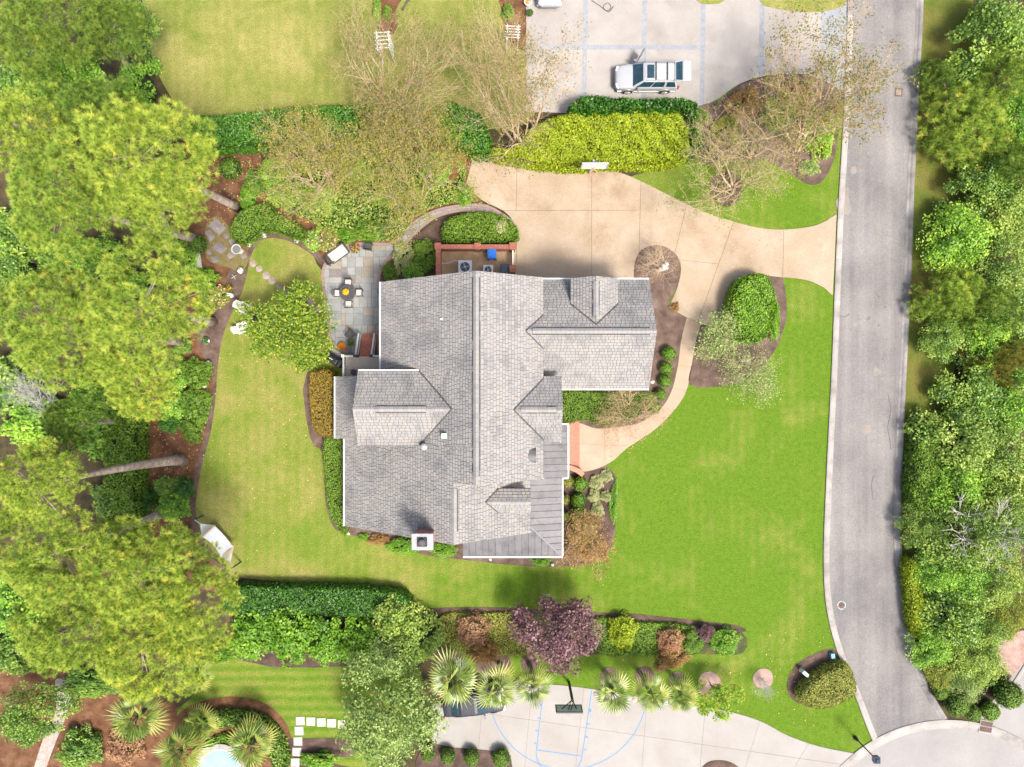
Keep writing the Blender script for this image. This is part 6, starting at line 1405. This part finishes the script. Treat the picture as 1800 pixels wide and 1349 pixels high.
def palm(label, px, py, z, rpx, base=None, seed=0, group='palms', name='palm_tree'):
    c = P(px, py, z); r = rpx/S*(CAMH-z)/CAMH; bx, by = G(*base) if base else (c.x, c.y); o = thing(name, label, 'palm', (bx, by, 0), 0, group); s = r/1.7; f, st_ = PALMS[seed % 3]
    for nm, me, m_ in (('fronds', f, M_palm), ('frond_stalks', st_, M_palm)):
        k = new_obj(nm, me, None, o, (c.x-bx, c.y-by, z-.25)); setmat(k, m_); k.scale = (s*(1+.1*math.sin(seed*3)), s*(1+.1*math.cos(seed*5)), s); k.rotation_euler = (.22*math.sin(seed*2.1), .22*math.cos(seed*3.7), seed*1.7)
    mb, _ = trunk_mesh((0, 0, -.05), (c.x-bx, c.y-by, z-.2), .19, .16, .08, seed); mb.build('trunk', M_palmtrunk, o); return o

# ================================================================ hedges and clipped shrubs
hedge('clipped_hedge', 'long dark green clipped hedge along the dry lawn at upper left', [(330, 210), (400, 205), (500, 193), (590, 188), (660, 190), (680, 225), (640, 262), (560, 262), (470, 258), (400, 262), (338, 264)], 1.7, M_hedge, .15, 300)
hedge('clipped_hedge', 'dark green clipped hedge block left of the yellow lime hedge', [(760, 205), (790, 182), (815, 190), (845, 205), (860, 240), (862, 272), (830, 272), (800, 256), (765, 235)], 1.7, M_hedge, .15, 300)
hedge('lime_hedge', 'long yellow-green hedge above the tan driveway', [(862, 262), (900, 262), (940, 225), (985, 205), (1040, 196), (1120, 194), (1190, 194), (1206, 205), (1208, 245), (1205, 280), (1150, 292), (1060, 292), (1010, 297), (950, 292), (900, 284), (865, 276)], 1.6, M_lime, .17, 300, .35, .24, core=M_corel, tilt=.6)
hedge('evergreen_row', 'dark evergreen row behind the yellow-green hedge beside the pale court', [(1005, 185), (1040, 172), (1090, 178), (1150, 178), (1215, 180), (1224, 200), (1222, 222), (1208, 214), (1190, 200), (1100, 200), (1010, 204)], 1.9, M_hedged, .22, 260, .3, .2, tilt=.8, hw=.25)
hedge('clipped_hedge', 'deep shaded hedge along the lower lawn behind the round bushes', [(402, 1032), (500, 1030), (620, 1032), (705, 1040), (722, 1062), (716, 1085), (620, 1084), (500, 1080), (402, 1080)], 1.2, M_hedged, .14, 300)
hedge('clipped_hedge', 'dark narrow hedge against the left wall of the house', [(570, 774), (606, 772), (609, 850), (609, 936), (596, 930), (580, 905), (573, 850)], 1.1, M_box, .11, 420, .25)
hedge('bronze_hedge', 'bronze and olive hedge beside the deck corner of the house', [(545, 660), (560, 653), (586, 656), (588, 720), (587, 766), (572, 768), (552, 755), (546, 715)], 1.2, M_bronze, .10, 480, .25)
hedge('oval_hedge', 'large bright green domed hedge in the front bed at the driveway', [(1300, 492), (1325, 482), (1350, 486), (1362, 520), (1356, 560), (1345, 595), (1310, 602), (1284, 580), (1281, 545), (1288, 512)], 1.9, M_bright, .12, 420, .75, .09, hw=.05)
hedge('oval_hedge', 'large olive domed hedge in the oval bed by the road', [(1403, 1222), (1418, 1200), (1446, 1180), (1472, 1168), (1488, 1166), (1500, 1184), (1506, 1207), (1501, 1224), (1472, 1241), (1437, 1247), (1411, 1238)], 1.05, M_olive, .10, 480, .5, .07, hw=.04)
hedge('clipped_hedge', 'kidney shaped clipped hedge left of the thin trees above the lawn curve', [(404, 402), (420, 375), (455, 358), (475, 360), (485, 375), (510, 385), (535, 405), (540, 420), (515, 418), (480, 406), (458, 410), (440, 424), (420, 428), (406, 418)], 1.1, M_box, .11, 420, .4)
hedge('clipped_hedge', 'shaded olive hedge between garage wing and front walk', [(988, 690), (1060, 690), (1140, 690), (1152, 700), (1140, 722), (1100, 742), (1060, 748), (1030, 738), (992, 742)], .8, M_box, .10, 420, .2)
hedge('clipped_hedge', 'green and variegated shrub bed above the brick utility wall', [(790, 385), (830, 374), (870, 376), (900, 390), (909, 405), (906, 424), (850, 426), (785, 424), (778, 405)], 1.0, M_box, .14, 360, .4, .12, tilt=.7)
hedge('woodland_hedge', 'dark tall hedge with straight edge along the rust bed at left', [(190, 700), (244, 700), (245, 800), (245, 900), (243, 960), (190, 965)], 1.6, M_box, .17, 240, .4, .15, tilt=.7, raw=False)
hedge('ivy_cover', 'leafy yellow green ground cover beneath the thin trees above the patio', [(465, 300), (500, 282), (560, 274), (700, 268), (800, 272), (818, 300), (814, 330), (838, 350), (790, 356), (735, 374), (702, 418), (640, 422), (590, 412), (545, 388), (500, 368), (470, 335)], .35, M_broadl, .17, 200, .2, .12, cat='ground cover', tilt=.8, hw=.15)
hedge('ivy_cover', 'low dark green ground cover between lawn edge and purple tree at left', [(776, 1082), (850, 1078), (930, 1082), (935, 1146), (880, 1152), (800, 1150), (778, 1130)], .25, M_olive, .13, 420, .12, .03, cat='ground cover')
hedge('ivy_cover', 'low green ground cover right of the purple tree along the lower lawn', [(1040, 1088), (1120, 1094), (1215, 1102), (1232, 1148), (1150, 1152), (1050, 1148)], .28, M_box, .13, 420, .12, .03, cat='ground cover')
hedge('clipped_hedge', 'dark shrubs ringing the pool bed inside the mulch arc', [(318, 1280), (350, 1262), (400, 1252), (450, 1258), (480, 1278), (500, 1310), (506, 1349), (480, 1349), (465, 1310), (430, 1282), (390, 1280), (350, 1290), (325, 1300)], .8, M_broadd, .16, 340, .35, .18, tilt=.8)
hedge('clipped_hedge', 'bright low hedge right behind the pool coping', [(358, 1306), (390, 1292), (425, 1292), (440, 1302), (420, 1308), (390, 1306), (368, 1314)], .4, M_bright, .13, 360, .2)
hedge('roadside_hedge', 'long dark shaded hedge below the trees along the right kerb', [(1618, 760), (1640, 735), (1652, 760), (1648, 820), (1640, 880), (1612, 900), (1600, 870), (1606, 800)], 1.6, M_box, .16, 260, .4, .15, tilt=.7)
hedge('roadside_hedge', 'yellowish hedge hugging the right kerb near the curve', [(1592, 990), (1606, 985), (1618, 1020), (1622, 1080), (1618, 1120), (1604, 1110), (1597, 1060)], 1.2, M_lime, .15, 280, .3, .15, tilt=.7, core=M_corel)
# balls
for l, x, y, r, h, m_, ry in [
    ('round clipped shrub in the pinkish bed below the long dark hedge', 405, 297, 20, 1.3, M_box, None), ('round clipped shrub beside the mossy flagstones', 347, 430, 17, 1.1, M_box, None),
    ('topmost green topiary ball beside the garage wing', 1176, 622, 13, .9, M_bright, None), ('second green topiary ball beside the garage wing', 1171, 648, 12, .85, M_bright, None), ('third green topiary ball beside the garage wing', 1169, 670, 12, .85, M_bright, None), ('lowest green topiary ball at the walk bend', 1161, 694, 11, .8, M_bright, None),
    ('small dull ball shrub in the shade at the garage corner', 1143, 706, 12, .8, M_box, None), ('low rounded shrub on the inside of the walk curve', 1150, 717, 12, .6, M_bright, None),
    ('upper dull olive ball at the porch edge', 997, 846, 12, 1.0, M_olive, None), ('middle dull olive ball at the porch edge', 991, 879, 11, 1.0, M_olive, None), ('lower dull olive ball at the porch edge', 992, 908, 12, 1.0, M_olive, None),
    ('upper bright green ball in the porch bed', 1020, 851, 14, 1.0, M_bright, None), ('middle bright green ball in the porch bed', 1017, 880, 14, 1.0, M_bright, None), ('lower bright green ball in the porch bed', 1017, 900, 13, 1.0, M_bright, None),
    ('leftmost dark ball bush in the bed below the court', 752, 1326, 13, 1.1, M_box, None), ('second ball bush from the left in the bed below the court', 787, 1330, 14, 1.1, M_box, None), ('third ball bush from the left in the bed below the court', 829, 1332, 15, 1.1, M_box, None), ('rightmost and largest ball bush in the bed below the court', 881, 1333, 17, 1.1, M_box, None),
    ('large round ball bush at the tip of the roadside island', 1682, 1239, 21, 1.5, M_box, None), ('small ball bush left of the big one on the island tip', 1653, 1217, 14, 1.0, M_box, None), ('small ball bush right of the big one on the island tip', 1710, 1254, 15, 1.0, M_box, None), ('low ball bush behind the storm drain', 1741, 1251, 17, 1.0, M_bright, None), ('dark rounded bush at the right end of the island tip', 1774, 1222, 25, 1.6, M_box, None)]:
    ball('ball_shrub', l, x, y, r, h, m_, ry=ry)
# loose shrubs
for l, x, y, z, r, m_, ry in [
    ('broad round light green bush, first of the row below the dark hedge', 437, 1115, 2.2, 46, M_bright, 52), ('broad round light green bush, second of the row below the dark hedge', 505, 1118, 2.4, 46, M_bright, 54), ('broad round light green bush, third of the row below the dark hedge', 570, 1122, 2.4, 46, M_bright, 52), ('broad round bright bush, rightmost of the row below the dark hedge', 628, 1130, 2.3, 42, M_bright, 46),
    ('low bright bush peeping out below the big pine at the striped lawn', 380, 1150, 1.2, 28, M_bright, 18),
    ('lime yellow bush right of the purple tree', 1096, 1115, 1.6, 29, M_lime, 32), ('rusty pink shrub left of the purple tree', 832, 1112, 1.5, 34, M_rust, 30), ('orange brown shrub below the rusty pink one', 850, 1148, 1.2, 30, M_autumn, 22),
    ('rusty pink shrub on the right of the lime bush', 1180, 1130, 1.4, 26, M_rust, 24), ('golden brown shrub behind the right palms', 1180, 1158, 1.2, 32, M_autumn, 22), ('small purple shrub at the right end of the planting strip', 1240, 1114, 1.1, 18, M_purple, 16), ('green shrub at the far right end of the planting strip', 1276, 1130, 1.2, 30, M_bright, 24), ('dark green shrub left of the small purple shrub', 1218, 1128, 1.0, 20, M_box, 22),
    ('yellow-green shrub tree at the right end of the deep hedge', 690, 1090, 2.6, 46, M_broadl, 44), ('dark and yellow shrub touching the tall palm', 735, 1125, 2.4, 44, M_broadl, 48), ('dull green shrub between light bushes and willowy tree', 672, 1155, 2.0, 34, M_silver, 40),
    ('bright green shrub below the chimney', 712, 960, 1.0, 34, M_bright, 17), ('bright green shrub right of the chimney at the house wall', 782, 966, 1.0, 28, M_bright, 15), ('small green shrub below the metal porch corner', 951, 988, .6, 18, M_bright, 8), ('tiny green plants at the left end of the south bed', 638, 944, .4, 12, M_bright, 6),
    ('sparse tan shrub left of the chimney', 665, 950, .6, 22, M_autumn, 10),
    ('bright green shrub against the clipped kidney hedge', 435, 350, 1.0, 18, M_bright, 22), ('dull green shrub behind the bright one at the pinkish bed', 446, 320, 1.1, 24, M_box, 24), ('dark leafy shrub under the thin trees left of the patio', 480, 300, 1.2, 30, M_broad, 24),
    ('dark shrub below the round shrub at the woodland edge', 316, 460, 1.6, 34, M_broad, 40), ('bright green shrub below the stone bench', 355, 494, 1.4, 30, M_bright, 24), ('pink flecked shrub in the brown bed', 381, 522, 1.1, 22, M_olive, 20), ('dark green upright shrub under the second pine', 352, 535, 1.4, 14, M_hedge, 18),
    ('clipped green shrub at the top of the shrub group in the rust bed', 340, 655, 1.4, 30, M_box, 28), ('leafy bright shrub left in the group in the rust bed', 308, 660, 1.4, 28, M_broad, 30), ('dark leafy shrub in the middle of the rust bed group', 305, 710, 1.5, 30, M_broad, 30), ('large rounded shrub right in the rust bed group', 340, 712, 1.4, 28, M_box, 36), ('bottom left dark shrub in the rust bed group', 298, 745, 1.3, 24, M_hedge, 20), ('bottom olive shrub in the rust bed group', 336, 758, 1.2, 22, M_box, 22),
    ('small dark spiky shrub in the rust bed beneath the second pine', 318, 608, .9, 18, M_broadd, 16), ('dark shrub under the leaning pine near the big trunk', 290, 856, 1.2, 26, M_broadd, 20), ('round dark shrub left of the lawn below the leaning trunk', 322, 860, 1.2, 18, M_hedged, 20), ('grey-green shrub under the pine at the lawn edge', 300, 890, 1.6, 34, M_broad, 28), ('dark round shrub low at the left below the leaning trunk', 258, 880, 1.3, 18, M_hedged, 22),
    ('pink flowering shrub at the upper edge of the patio', 577, 424, 1.1, 20, M_olive, 24), ('bright green shrub behind the loveseat', 608, 412, .9, 20, M_bright, 14), ('dark green hedge like shrub above the patio', 650, 404, 1.2, 40, M_box, 20), ('leafy shrub left of the pink flowering shrub', 550, 420, 1.0, 18, M_broad, 20), ('green shrub beside the patio path below the thin trees', 745, 450, 1.3, 28, M_box, 30), ('variegated cream shrub at the patio corner', 706, 450, 1.2, 20, M_cream, 26), ('olive shrub against the house corner by the patio', 686, 478, .8, 16, M_box, 16), ('dark tangled shrub left of the brick utility wall', 728, 476, .9, 26, M_broad, 18), ('cream variegated shrub over the brick utility wall', 880, 398, 1.3, 24, M_cream, 20),
    ('upper golden tuft shrub beside the tan driveway end', 810, 275, .9, 14, M_autumn, 12), ('lower golden tuft shrub beside the tan driveway end', 795, 303, .9, 16, M_autumn, 15), ('green ground shrub at the left edge of the tan driveway', 815, 340, .6, 18, M_bright, 20), ('leafy undergrowth beneath the left thin tree', 560, 350, 1.0, 40, M_broadl, 30), ('leafy undergrowth beneath the right thin tree', 700, 340, 1.0, 44, M_broadl, 34), ('green undergrowth between hedge and thin trees', 640, 290, 1.3, 44, M_broad, 28), ('green undergrowth right of the thin trees', 760, 300, 1.2, 36, M_broad, 34), ('dull undergrowth left of the thin trees', 500, 340, 1.0, 34, M_broadl, 30),
    ('dark green shrub at the right end of the lime hedge', 1222, 248, 1.4, 22, M_hedge, 30), ('tall green shrub touching the evergreen row end', 1232, 205, 1.2, 18, M_box, 16),
    ('loose brown-green shrub in the roadside island, upper left', 1310, 180, 1.0, 34, M_autumn, 26), ('loose olive shrub in the roadside island, centre', 1370, 200, 1.1, 36, M_crape, 30), ('leafy green shrub in the roadside island next to the kerb', 1445, 230, 1.3, 34, M_crape, 44), ('brown shrub in the roadside island, lower left', 1280, 225, .9, 30, M_sparse, 26), ('greyish shrub at the lower tip of the roadside island', 1425, 295, .7, 20, M_silver, 14), ('reddish low shrub in the roadside island', 1400, 160, .9, 30, M_rust, 20),
    ('light green shrubs on the right flank of the domed hedge', 1362, 560, .8, 12, M_bright, 40),
    ('upper pale flowering tuft in the porch bed', 1066, 838, .5, 12, M_cream, 11), ('left pale flowering tuft in the porch bed', 1049, 850, .6, 13, M_cream, 13), ('middle left pale flowering tuft in the porch bed', 1044, 872, .6, 12, M_cream, 12), ('middle right pale flowering tuft in the porch bed', 1066, 874, .6, 11, M_cream, 10), ('lower pale flowering tuft in the porch bed', 1051, 898, .6, 12, M_cream, 14), ('green plant strip along the lawn edge of the porch bed', 1080, 885, .5, 9, M_bright, 34), ('thin tan shrub at the porch corner', 1025, 935, 1.1, 28, M_sparse, 28), ('second thin tan shrub below the porch corner', 1040, 968, 1.0, 34, M_autumn, 22),
    ('small dark plant on the left mulch strip of the dry lawn', 662, 14, .8, 8, M_broad, 26), ('bright plant on the left mulch strip of the dry lawn', 680, 20, .7, 9, M_bright, 12), ('green plant in the court side mulch bed', 893, 20, .8, 12, M_bright, 16), ('tall grass tuft at the tip of the tan driveway wing', 1188, 540, .5, 8, M_autumn, 8),
    ('orange brown shrub near the bottom left corner', 215, 1318, 1.4, 34, M_rust, 36), ('dark shrub left of the orange one at the bottom edge', 135, 1322, 1.8, 44, M_broadd, 34), ('dark shrub under the willowy tree at the bottom edge', 560, 1340, 1.2, 40, M_broad, 14),
    ('dark shrub at the left picture edge in deep shade', 28, 480, 2.0, 40, M_broadd, 40), ('dark understorey shrub between the two pine masses', 120, 455, 2.0, 70, M_broadd, 34), ('olive understorey shrub between the pine masses on the left', 240, 500, 1.8, 46, M_broad, 26), ('twiggy understorey shrub at the left edge below the second pine mass', 60, 740, 2.2, 70, M_broad, 50), ('dull understorey shrub above the leaning trunk', 170, 760, 2.0, 60, M_broad, 46), ('dark understorey shrub below the leaning trunk', 200, 880, 1.8, 50, M_broadd, 40), ('dark undergrowth at the left edge between the upper and middle pines', 15, 415, 2.5, 60, M_broadd, 50), ('dark undergrowth in the gap under the middle pine mass', 165, 450, 2.2, 50, M_broad, 36), ('dark undergrowth at the left edge under the middle pines', 12, 680, 2.4, 56, M_broadd, 60), ('undergrowth in the gap left of the straight hedge', 150, 710, 2.0, 50, M_broad, 40), ('undergrowth at the left edge beneath the lower pines', 15, 1075, 2.4, 50, M_broad, 60), ('undergrowth along the pine straw below the lower pines', 150, 1205, 1.2, 60, M_broadd, 26), ('shrub in the dark notch between top pines and dry lawn', 200, 190, 3.0, 50, M_broadd, 36), ('dark shrub at the upper left picture edge', 40, 130, 3.0, 60, M_broadd, 50), ('shaded shrub under the pine at the far left', 20, 1150, 2.0, 50, M_broadd, 40), ('deep green shrub right of the upper left pines by the dry lawn', 235, 150, 3.0, 40, M_broad, 50)]:
    o_ = bush('shrub', l, x, y, z, r, m_, ry=ry)
    if 'pink f' in l: petals('flowers', 46, r/S*1.0, z*.5, .12, M_pink, o_, int(x), z*.55)

# ================================================================ trees
T = tree
# tall pines on the left
for l, x, y, z, r, b, m_ in [
    ('tall pine with broad light crown above the flagstones, trunk base visible', 208, 262, 17, 138, (418, 365), M_pine), ('tall pine crown at the left edge beside the flagstone pine', 85, 345, 17, 115, (345, 420), M_pine), ('pine crown on the right flank of the upper left pine mass', 272, 352, 15, 80, (295, 440), M_pine), ('small dark pine crown above the flagstone pine', 150, 190, 14, 75, (300, 330), M_pine2),
    ('tall pine of the middle left mass whose trunk base shows in the brown bed', 230, 545, 16.5, 125, (375, 567), M_pine), ('tall pine crown at the left picture edge of the middle mass', 75, 570, 16.5, 120, (320, 600), M_pine), ('pine crown at the lower tip of the middle left mass', 225, 655, 14.5, 80, (310, 640), M_pine),
    ('tall pine on the long leaning trunk crossing the rust bed', 50, 858, 15.5, 82, (322, 808), M_pine), ('pine crown at the left edge below the leaning trunk', 60, 985, 15, 110, (290, 900), M_pine), ('dark pine crown over the twiggy understorey at left', 110, 752, 12, 55, (205, 740), M_pine2),
    ('pine crown right of the lower left mass near the hammock', 300, 1000, 10, 64, (335, 985), M_pine), ('broad pine crown in the middle of the lower left mass', 210, 1010, 13, 115, (330, 930), M_pine), ('pine crown at the lower right of the lower left mass', 330, 1095, 10.5, 82, (350, 1020), M_pine), ('lowest pine crown of the lower left mass above the striped lawn', 235, 1150, 11.5, 100, (330, 1050), M_pine), ('pine crown at the lower left, beside the pine straw path', 90, 1120, 13, 95, (260, 1010), M_pine),
    ('dark pine at the top left corner', 60, 40, 13, 100, (220, 170), M_pine2), ('small bluish pine at the top between corner pines and dry lawn', 180, 40, 10, 60, (235, 130), M_pine2), ('yellowish pine crown at the left edge near the top', 15, 215, 15, 75, (250, 330), M_pine)]:
    T('pine_tree', l, x, y, z, r, PINES if r > 78 else SMALLPINES, m_, b, Rr=4.0 if r > 78 else 2.4, group='pines of the left woodland', r0=(.37 if z == 15.5 else .32) if z > 13 else .2, bend=.35)
# broadleaf trees top left, left bottom
for l, x, y, z, r, b, m_ in [
    ('dark leafy tree at the top left between the pines', 105, 120, 9, 70, (240, 210), M_broad), ('deep green tree bordering the dry lawn at the top', 230, 40, 4, 46, (240, 70), M_broadd), ('dark broadleaf tree at the bottom left corner', 45, 1265, 5, 62, (70, 1240), M_broadd)]:
    T('broadleaf_tree', l, x, y, z, r, BROADS, m_, b, Rr=3.0, bark=M_bark2, r0=.16, bend=.2)
# right roadside woodland
GR = 'trees of the right roadside woodland'
for l, x, y, z, r, lib, m_, b in [
    ('dark glossy tree at the top right corner', 1760, 60, 6, 75, BROADS, M_broadd, (1745, 120)), ('pine whose branch reaches over the road near the top', 1662, 130, 4, 36, SMALLPINES, M_pine2, (1670, 230)), ('light pine right of the overhanging branch', 1725, 215, 6.5, 78, SMALLPINES, M_pine, (1700, 280)), ('pale pine at the right edge near the top', 1785, 130, 7, 60, SMALLPINES, M_pine, (1740, 180)), ('dark pine at the right edge below the light pine', 1785, 285, 6, 62, SMALLPINES, M_pine2, (1745, 320)),
    ('bright leafy tree right of the verge in the upper right', 1700, 415, 5, 68, BROADS, M_broad, (1690, 430)), ('light leafy tree at the right edge above the middle', 1775, 370, 5.5, 62, BROADS, M_broadl, (1745, 400)), ('olive leafy tree at the right edge in the middle', 1785, 470, 6, 60, BROADS, M_broadl, (1745, 490)), ('light pine next to the verge in the middle right', 1690, 515, 5.5, 58, SMALLPINES, M_pine, (1690, 540)), ('dark pine behind the verge pine', 1755, 545, 6, 62, SMALLPINES, M_pine2, (1735, 560)), ('small dark bluish tree at the verge below the light pine', 1668, 595, 4, 40, BROADS, M_broadd, (1675, 605)),
    ('golden yellow pine at the right edge', 1768, 630, 5, 58, SMALLPINES, M_pine3, (1745, 640)), ('dark tree below the golden pine', 1715, 690, 4.5, 62, BROADS, M_broadd, (1705, 690)), ('dark green tree at the right edge below the golden pine', 1790, 710, 5, 50, BROADS, M_broad, (1760, 705)), ('lively light leafy tree right of the long shaded hedge', 1705, 785, 5, 72, BROADS, M_broadl, (1690, 775)), ('light leafy tree at the right edge above the branchy tree', 1785, 810, 5.5, 62, BROADS, M_broadl, (1750, 800)), ('mid green tree behind the shaded hedge', 1690, 860, 4.5, 55, BROADS, M_broad, (1680, 850)),
    ('pale tree leaning over the road edge above the curve', 1628, 930, 4, 42, FINES, M_broadl, (1660, 920)), ('broad pale tree with bare branches showing in the middle', 1725, 945, 6.5, 88, FINES, M_broadl, (1720, 920)), ('pale leafy tree at the right edge beside the branchy tree', 1790, 930, 6, 55, FINES, M_broadl, (1755, 910)), ('green tree below the branchy tree at the kerb', 1655, 1010, 4, 45, BROADS, M_broad, (1665, 1000)), ('pale green tree at the right edge above the gravel patch', 1755, 1035, 5, 65, FINES, M_broadl, (1735, 1010)), ('dark green tree with silvery gaps near the curve', 1695, 1085, 4.5, 62, BROADS, M_broadd, (1690, 1070)), ('yellowish tree at the right edge by the gravel patch', 1785, 1080, 4.5, 46, FINES, M_crape2, (1760, 1060)),
    ('loose green tree at the kerb of the roadside island', 1645, 1140, 3, 42, BROADS, M_broad, (1655, 1130)), ('pale green tree in the middle of the roadside island', 1720, 1160, 4, 58, FINES, M_broadl, (1715, 1140)), ('yellow-green small tree at the kerb of the island', 1655, 1185, 2.2, 30, BROADS, M_crape2, (1660, 1180)), ('leafy tree at the right edge between the top pines', 1800, 205, 6, 55, BROADS, M_broad, (1775, 230)), ('dark leafy tree behind the bright one at the upper right', 1735, 330, 5, 55, BROADS, M_broadd, (1730, 345)), ('mid green tree between olive tree and golden pine', 1745, 590, 5, 48, BROADS, M_broad, (1740, 600)), ('light tree at the right edge beside the lively leafy tree', 1800, 870, 5, 55, BROADS, M_broadl, (1780, 865)), ('mid green tree between the branchy tree and the gravel', 1700, 1015, 4.5, 52, BROADS, M_broad, (1700, 1005)), ('dark tree filling the gap behind the verge pines', 1795, 560, 5, 52, BROADS, M_broadd, (1775, 560)), ('pale leafy tree beside the gravel patch on the island', 1745, 1115, 4, 46, FINES, M_broadl, (1745, 1100)),
    ('loose silvery tree above the ball bushes of the island', 1700, 1208, 2.6, 42, FINES, M_silver, (1700, 1200))]:
    T('pine_tree' if lib is SMALLPINES else 'broadleaf_tree', l, x, y, z*.46, r*1.06, lib, m_, b, Rr=2.4 if lib is SMALLPINES else 3.0, bark=M_bark2, r0=.13, bend=.15, group=GR)
# single garden trees
T('purple_tree', 'purple leaved tree above the basketball hoop', 982, 1122, 4.2, 74, BROADS, M_purple, (985, 1085), Rr=3.0, bark=M_bark2, r0=.13)
T('willowy_tree', 'large pale feathery tree left of the basketball court', 675, 1270, 5, 108, FINES, M_silver, (690, 1225), Rr=3.0, bark=M_bark2, r0=.2)
bare('lawn_tree', 'small leafy tree with orange flecks on the back lawn', (524, 592), 512, 588, 2.6, 64, 3, M_lawntree, M_bark2, seed=15, lsize=.19)
T('autumn_tree', 'small green and orange tree at the court edge near the pebbled ring', 1266, 1240, 2.6, 42, [leaf_crown(92, 3.0, 2.0, 50, 60, .30, (.35, .7), .42, .4, .8)], M_crape, (1249, 1205), Rr=3.0, bark=M_bark2, r0=.06)
# thin, nearly bare ornamental trees
bare('crape_myrtle', 'thin bare tree behind the hedge in the middle of the dry lawn edge', (692, 215), 690, 145, 5.2, 108, 2, M_island, seed=0); bare('crape_myrtle', 'thin bare tree beside the pale court above the lime hedge', (912, 255), 908, 155, 5.8, 112, 2, M_island, seed=1)
bare('crape_myrtle', 'thin yellowing tree left above the patio', (582, 338), 568, 285, 3.9, 100, 3, M_gold, seed=2); bare('crape_myrtle', 'thin yellowing tree right above the patio path', (737, 355), 715, 290, 4.2, 92, 3, M_gold, seed=3); bare('crape_myrtle', 'twiggy tree behind the dark hedge between the two thin tree pairs', (690, 262), 695, 225, 3.4, 80, 3, M_gold, seed=4)
bare('crape_myrtle', 'large thin tree in the roadside island reaching over the road', (1402, 262), 1425, 175, 5.2, 122, 3, M_island, seed=5, lsize=.14); bare('crape_myrtle', 'bare pale tree in the dark mulch ring', (1288, 330), 1295, 308, 2.6, 92, 1, M_crape2, seed=6); bare('crape_myrtle', 'bare whitish tree at the lower left of the roadside island', (1322, 276), 1325, 248, 2.4, 74, 0, M_crape, seed=7)
bare('crape_myrtle', 'small bare tree in the round end of the driveway bed', (1160, 468), 1156, 452, 1.6, 44, 0, M_sparse, seed=8); bare('crape_myrtle', 'small bare tree beside the front walk', (1108, 733), 1098, 718, 1.8, 54, 1, M_rust, seed=9, lsize=.07); bare('crape_myrtle', 'small thin pale tree in the front bed by the walk', (1275, 606), 1268, 598, 1.8, 40, 1, M_silver, seed=10); bare('crape_myrtle', 'pale loose shrub spilling from the front bed onto the lawn', (1305, 645), 1325, 655, 1.3, 50, 1, M_silver, seed=16, lsize=.10)
bare('bare_sapling', 'leafless silvery sapling beside the pale pebble ring', (1341, 1195), 1346, 1212, 1.2, 20, 0, M_sparse, M_twigw, seed=11); bare('crape_myrtle', 'thin tan tree at the porch corner bed', (1030, 955), 1034, 950, 1.8, 46, 1, M_autumn, seed=12); bare('crape_myrtle', 'bare tree branches among the pale leaves of the right woodland', (1715, 930), 1735, 945, 4.6, 66, 0, M_sparse, M_twigw, seed=13); bare('crape_myrtle', 'dead twiggy sapling in the understorey at the left edge', (90, 720), 55, 690, 3.2, 50, 0, M_sparse, M_twigw, seed=14)
# palms
for i, (l, x, y, z, r, b) in enumerate([('tall full palm left of the dark car', 795, 1195, 4.4, 56, (790, 1158)), ('palm over the dark car in front', 872, 1212, 4.4, 46, (880, 1168)), ('palm left of the basketball hoop', 937, 1210, 4.0, 42, (931, 1168)), ('palm right of the basketball hoop', 1078, 1220, 3.8, 45, (1071, 1190)), ('middle palm of the three right of the hoop', 1146, 1222, 3.8, 40, (1133, 1190)), ('rightmost palm of the three right of the hoop', 1198, 1224, 3.4, 34, (1191, 1197)), ('palm at the lower left beside the gravel path, partly under the pine', 240, 1262, 3.5, 58, (262, 1240)), ('yellowing palm peeping out under the pine by the striped lawn', 340, 1190, 3.0, 36, (350, 1180)), ('large palm left of the pool at the bottom edge', 318, 1322, 3.4, 58, (335, 1300)), ('palm above the pool on its right side', 440, 1312, 3.0, 48, (445, 1305)), ('palm behind the pool bed at the left', 350, 1278, 2.6, 36, (360, 1272))]):
    palm(l, x, y, z, r, b, i)
# ================================================================ fallen leaves and loose ground cover
def scatter(name, label, cat, polys, n, size, mat, z, seed):
    q = np.random.default_rng(seed); out = []
    for pts, w_ in polys:
        g = GP(pts); xs = [p[0] for p in g]; ys = [p[1] for p in g]; m = int(n*w_); X = q.uniform(min(xs), max(xs), m*3); Y = q.uniform(min(ys), max(ys), m*3); k = inside(g, X, Y); out.append(np.stack([X[k][:m], Y[k][:m], np.full(k.sum(), z)[:m]], 1))
    pos = np.concatenate(out); V, F, A = leafquads(pos, np.tile([0, 0, 1.0], (len(pos), 1)), size, q, .7, .25); o = new_obj(name, np_mesh(name, V, F, A), mat); return tag(o, label, cat, kind='stuff')
M_fall = leafmat('fallen_leaf', [(0.374, 0.165, 0.055), (0.550, 0.308, 0.088), (0.600, 0.462, 0.198), (0.462, 0.264, 0.154)], .1, .2)
scatter('fallen_leaves', 'small yellow and orange leaves fallen on lawn and beds', 'leaves', [([(250, 700), (330, 690), (372, 700), (340, 860), (320, 1000), (250, 900)], .55), ([(360, 620), (560, 620), (560, 900), (420, 1010), (350, 880)], .22), ([(1050, 1150), (1480, 1100), (1500, 1290), (1300, 1260)], .16), ([(1200, 380), (1380, 410), (1370, 480), (1220, 470)], .1), ([(1060, 740), (1160, 720), (1130, 790), (1060, 810)], .25), ([(350, 270), (450, 262), (420, 380), (370, 440)], .2), ([(1400, 180), (1570, 60), (1560, 260), (1480, 330)], .12), ([(920, 80), (1030, 90), (1010, 180), (930, 190)], .25)], 700, .10, M_fall, .075, 5)
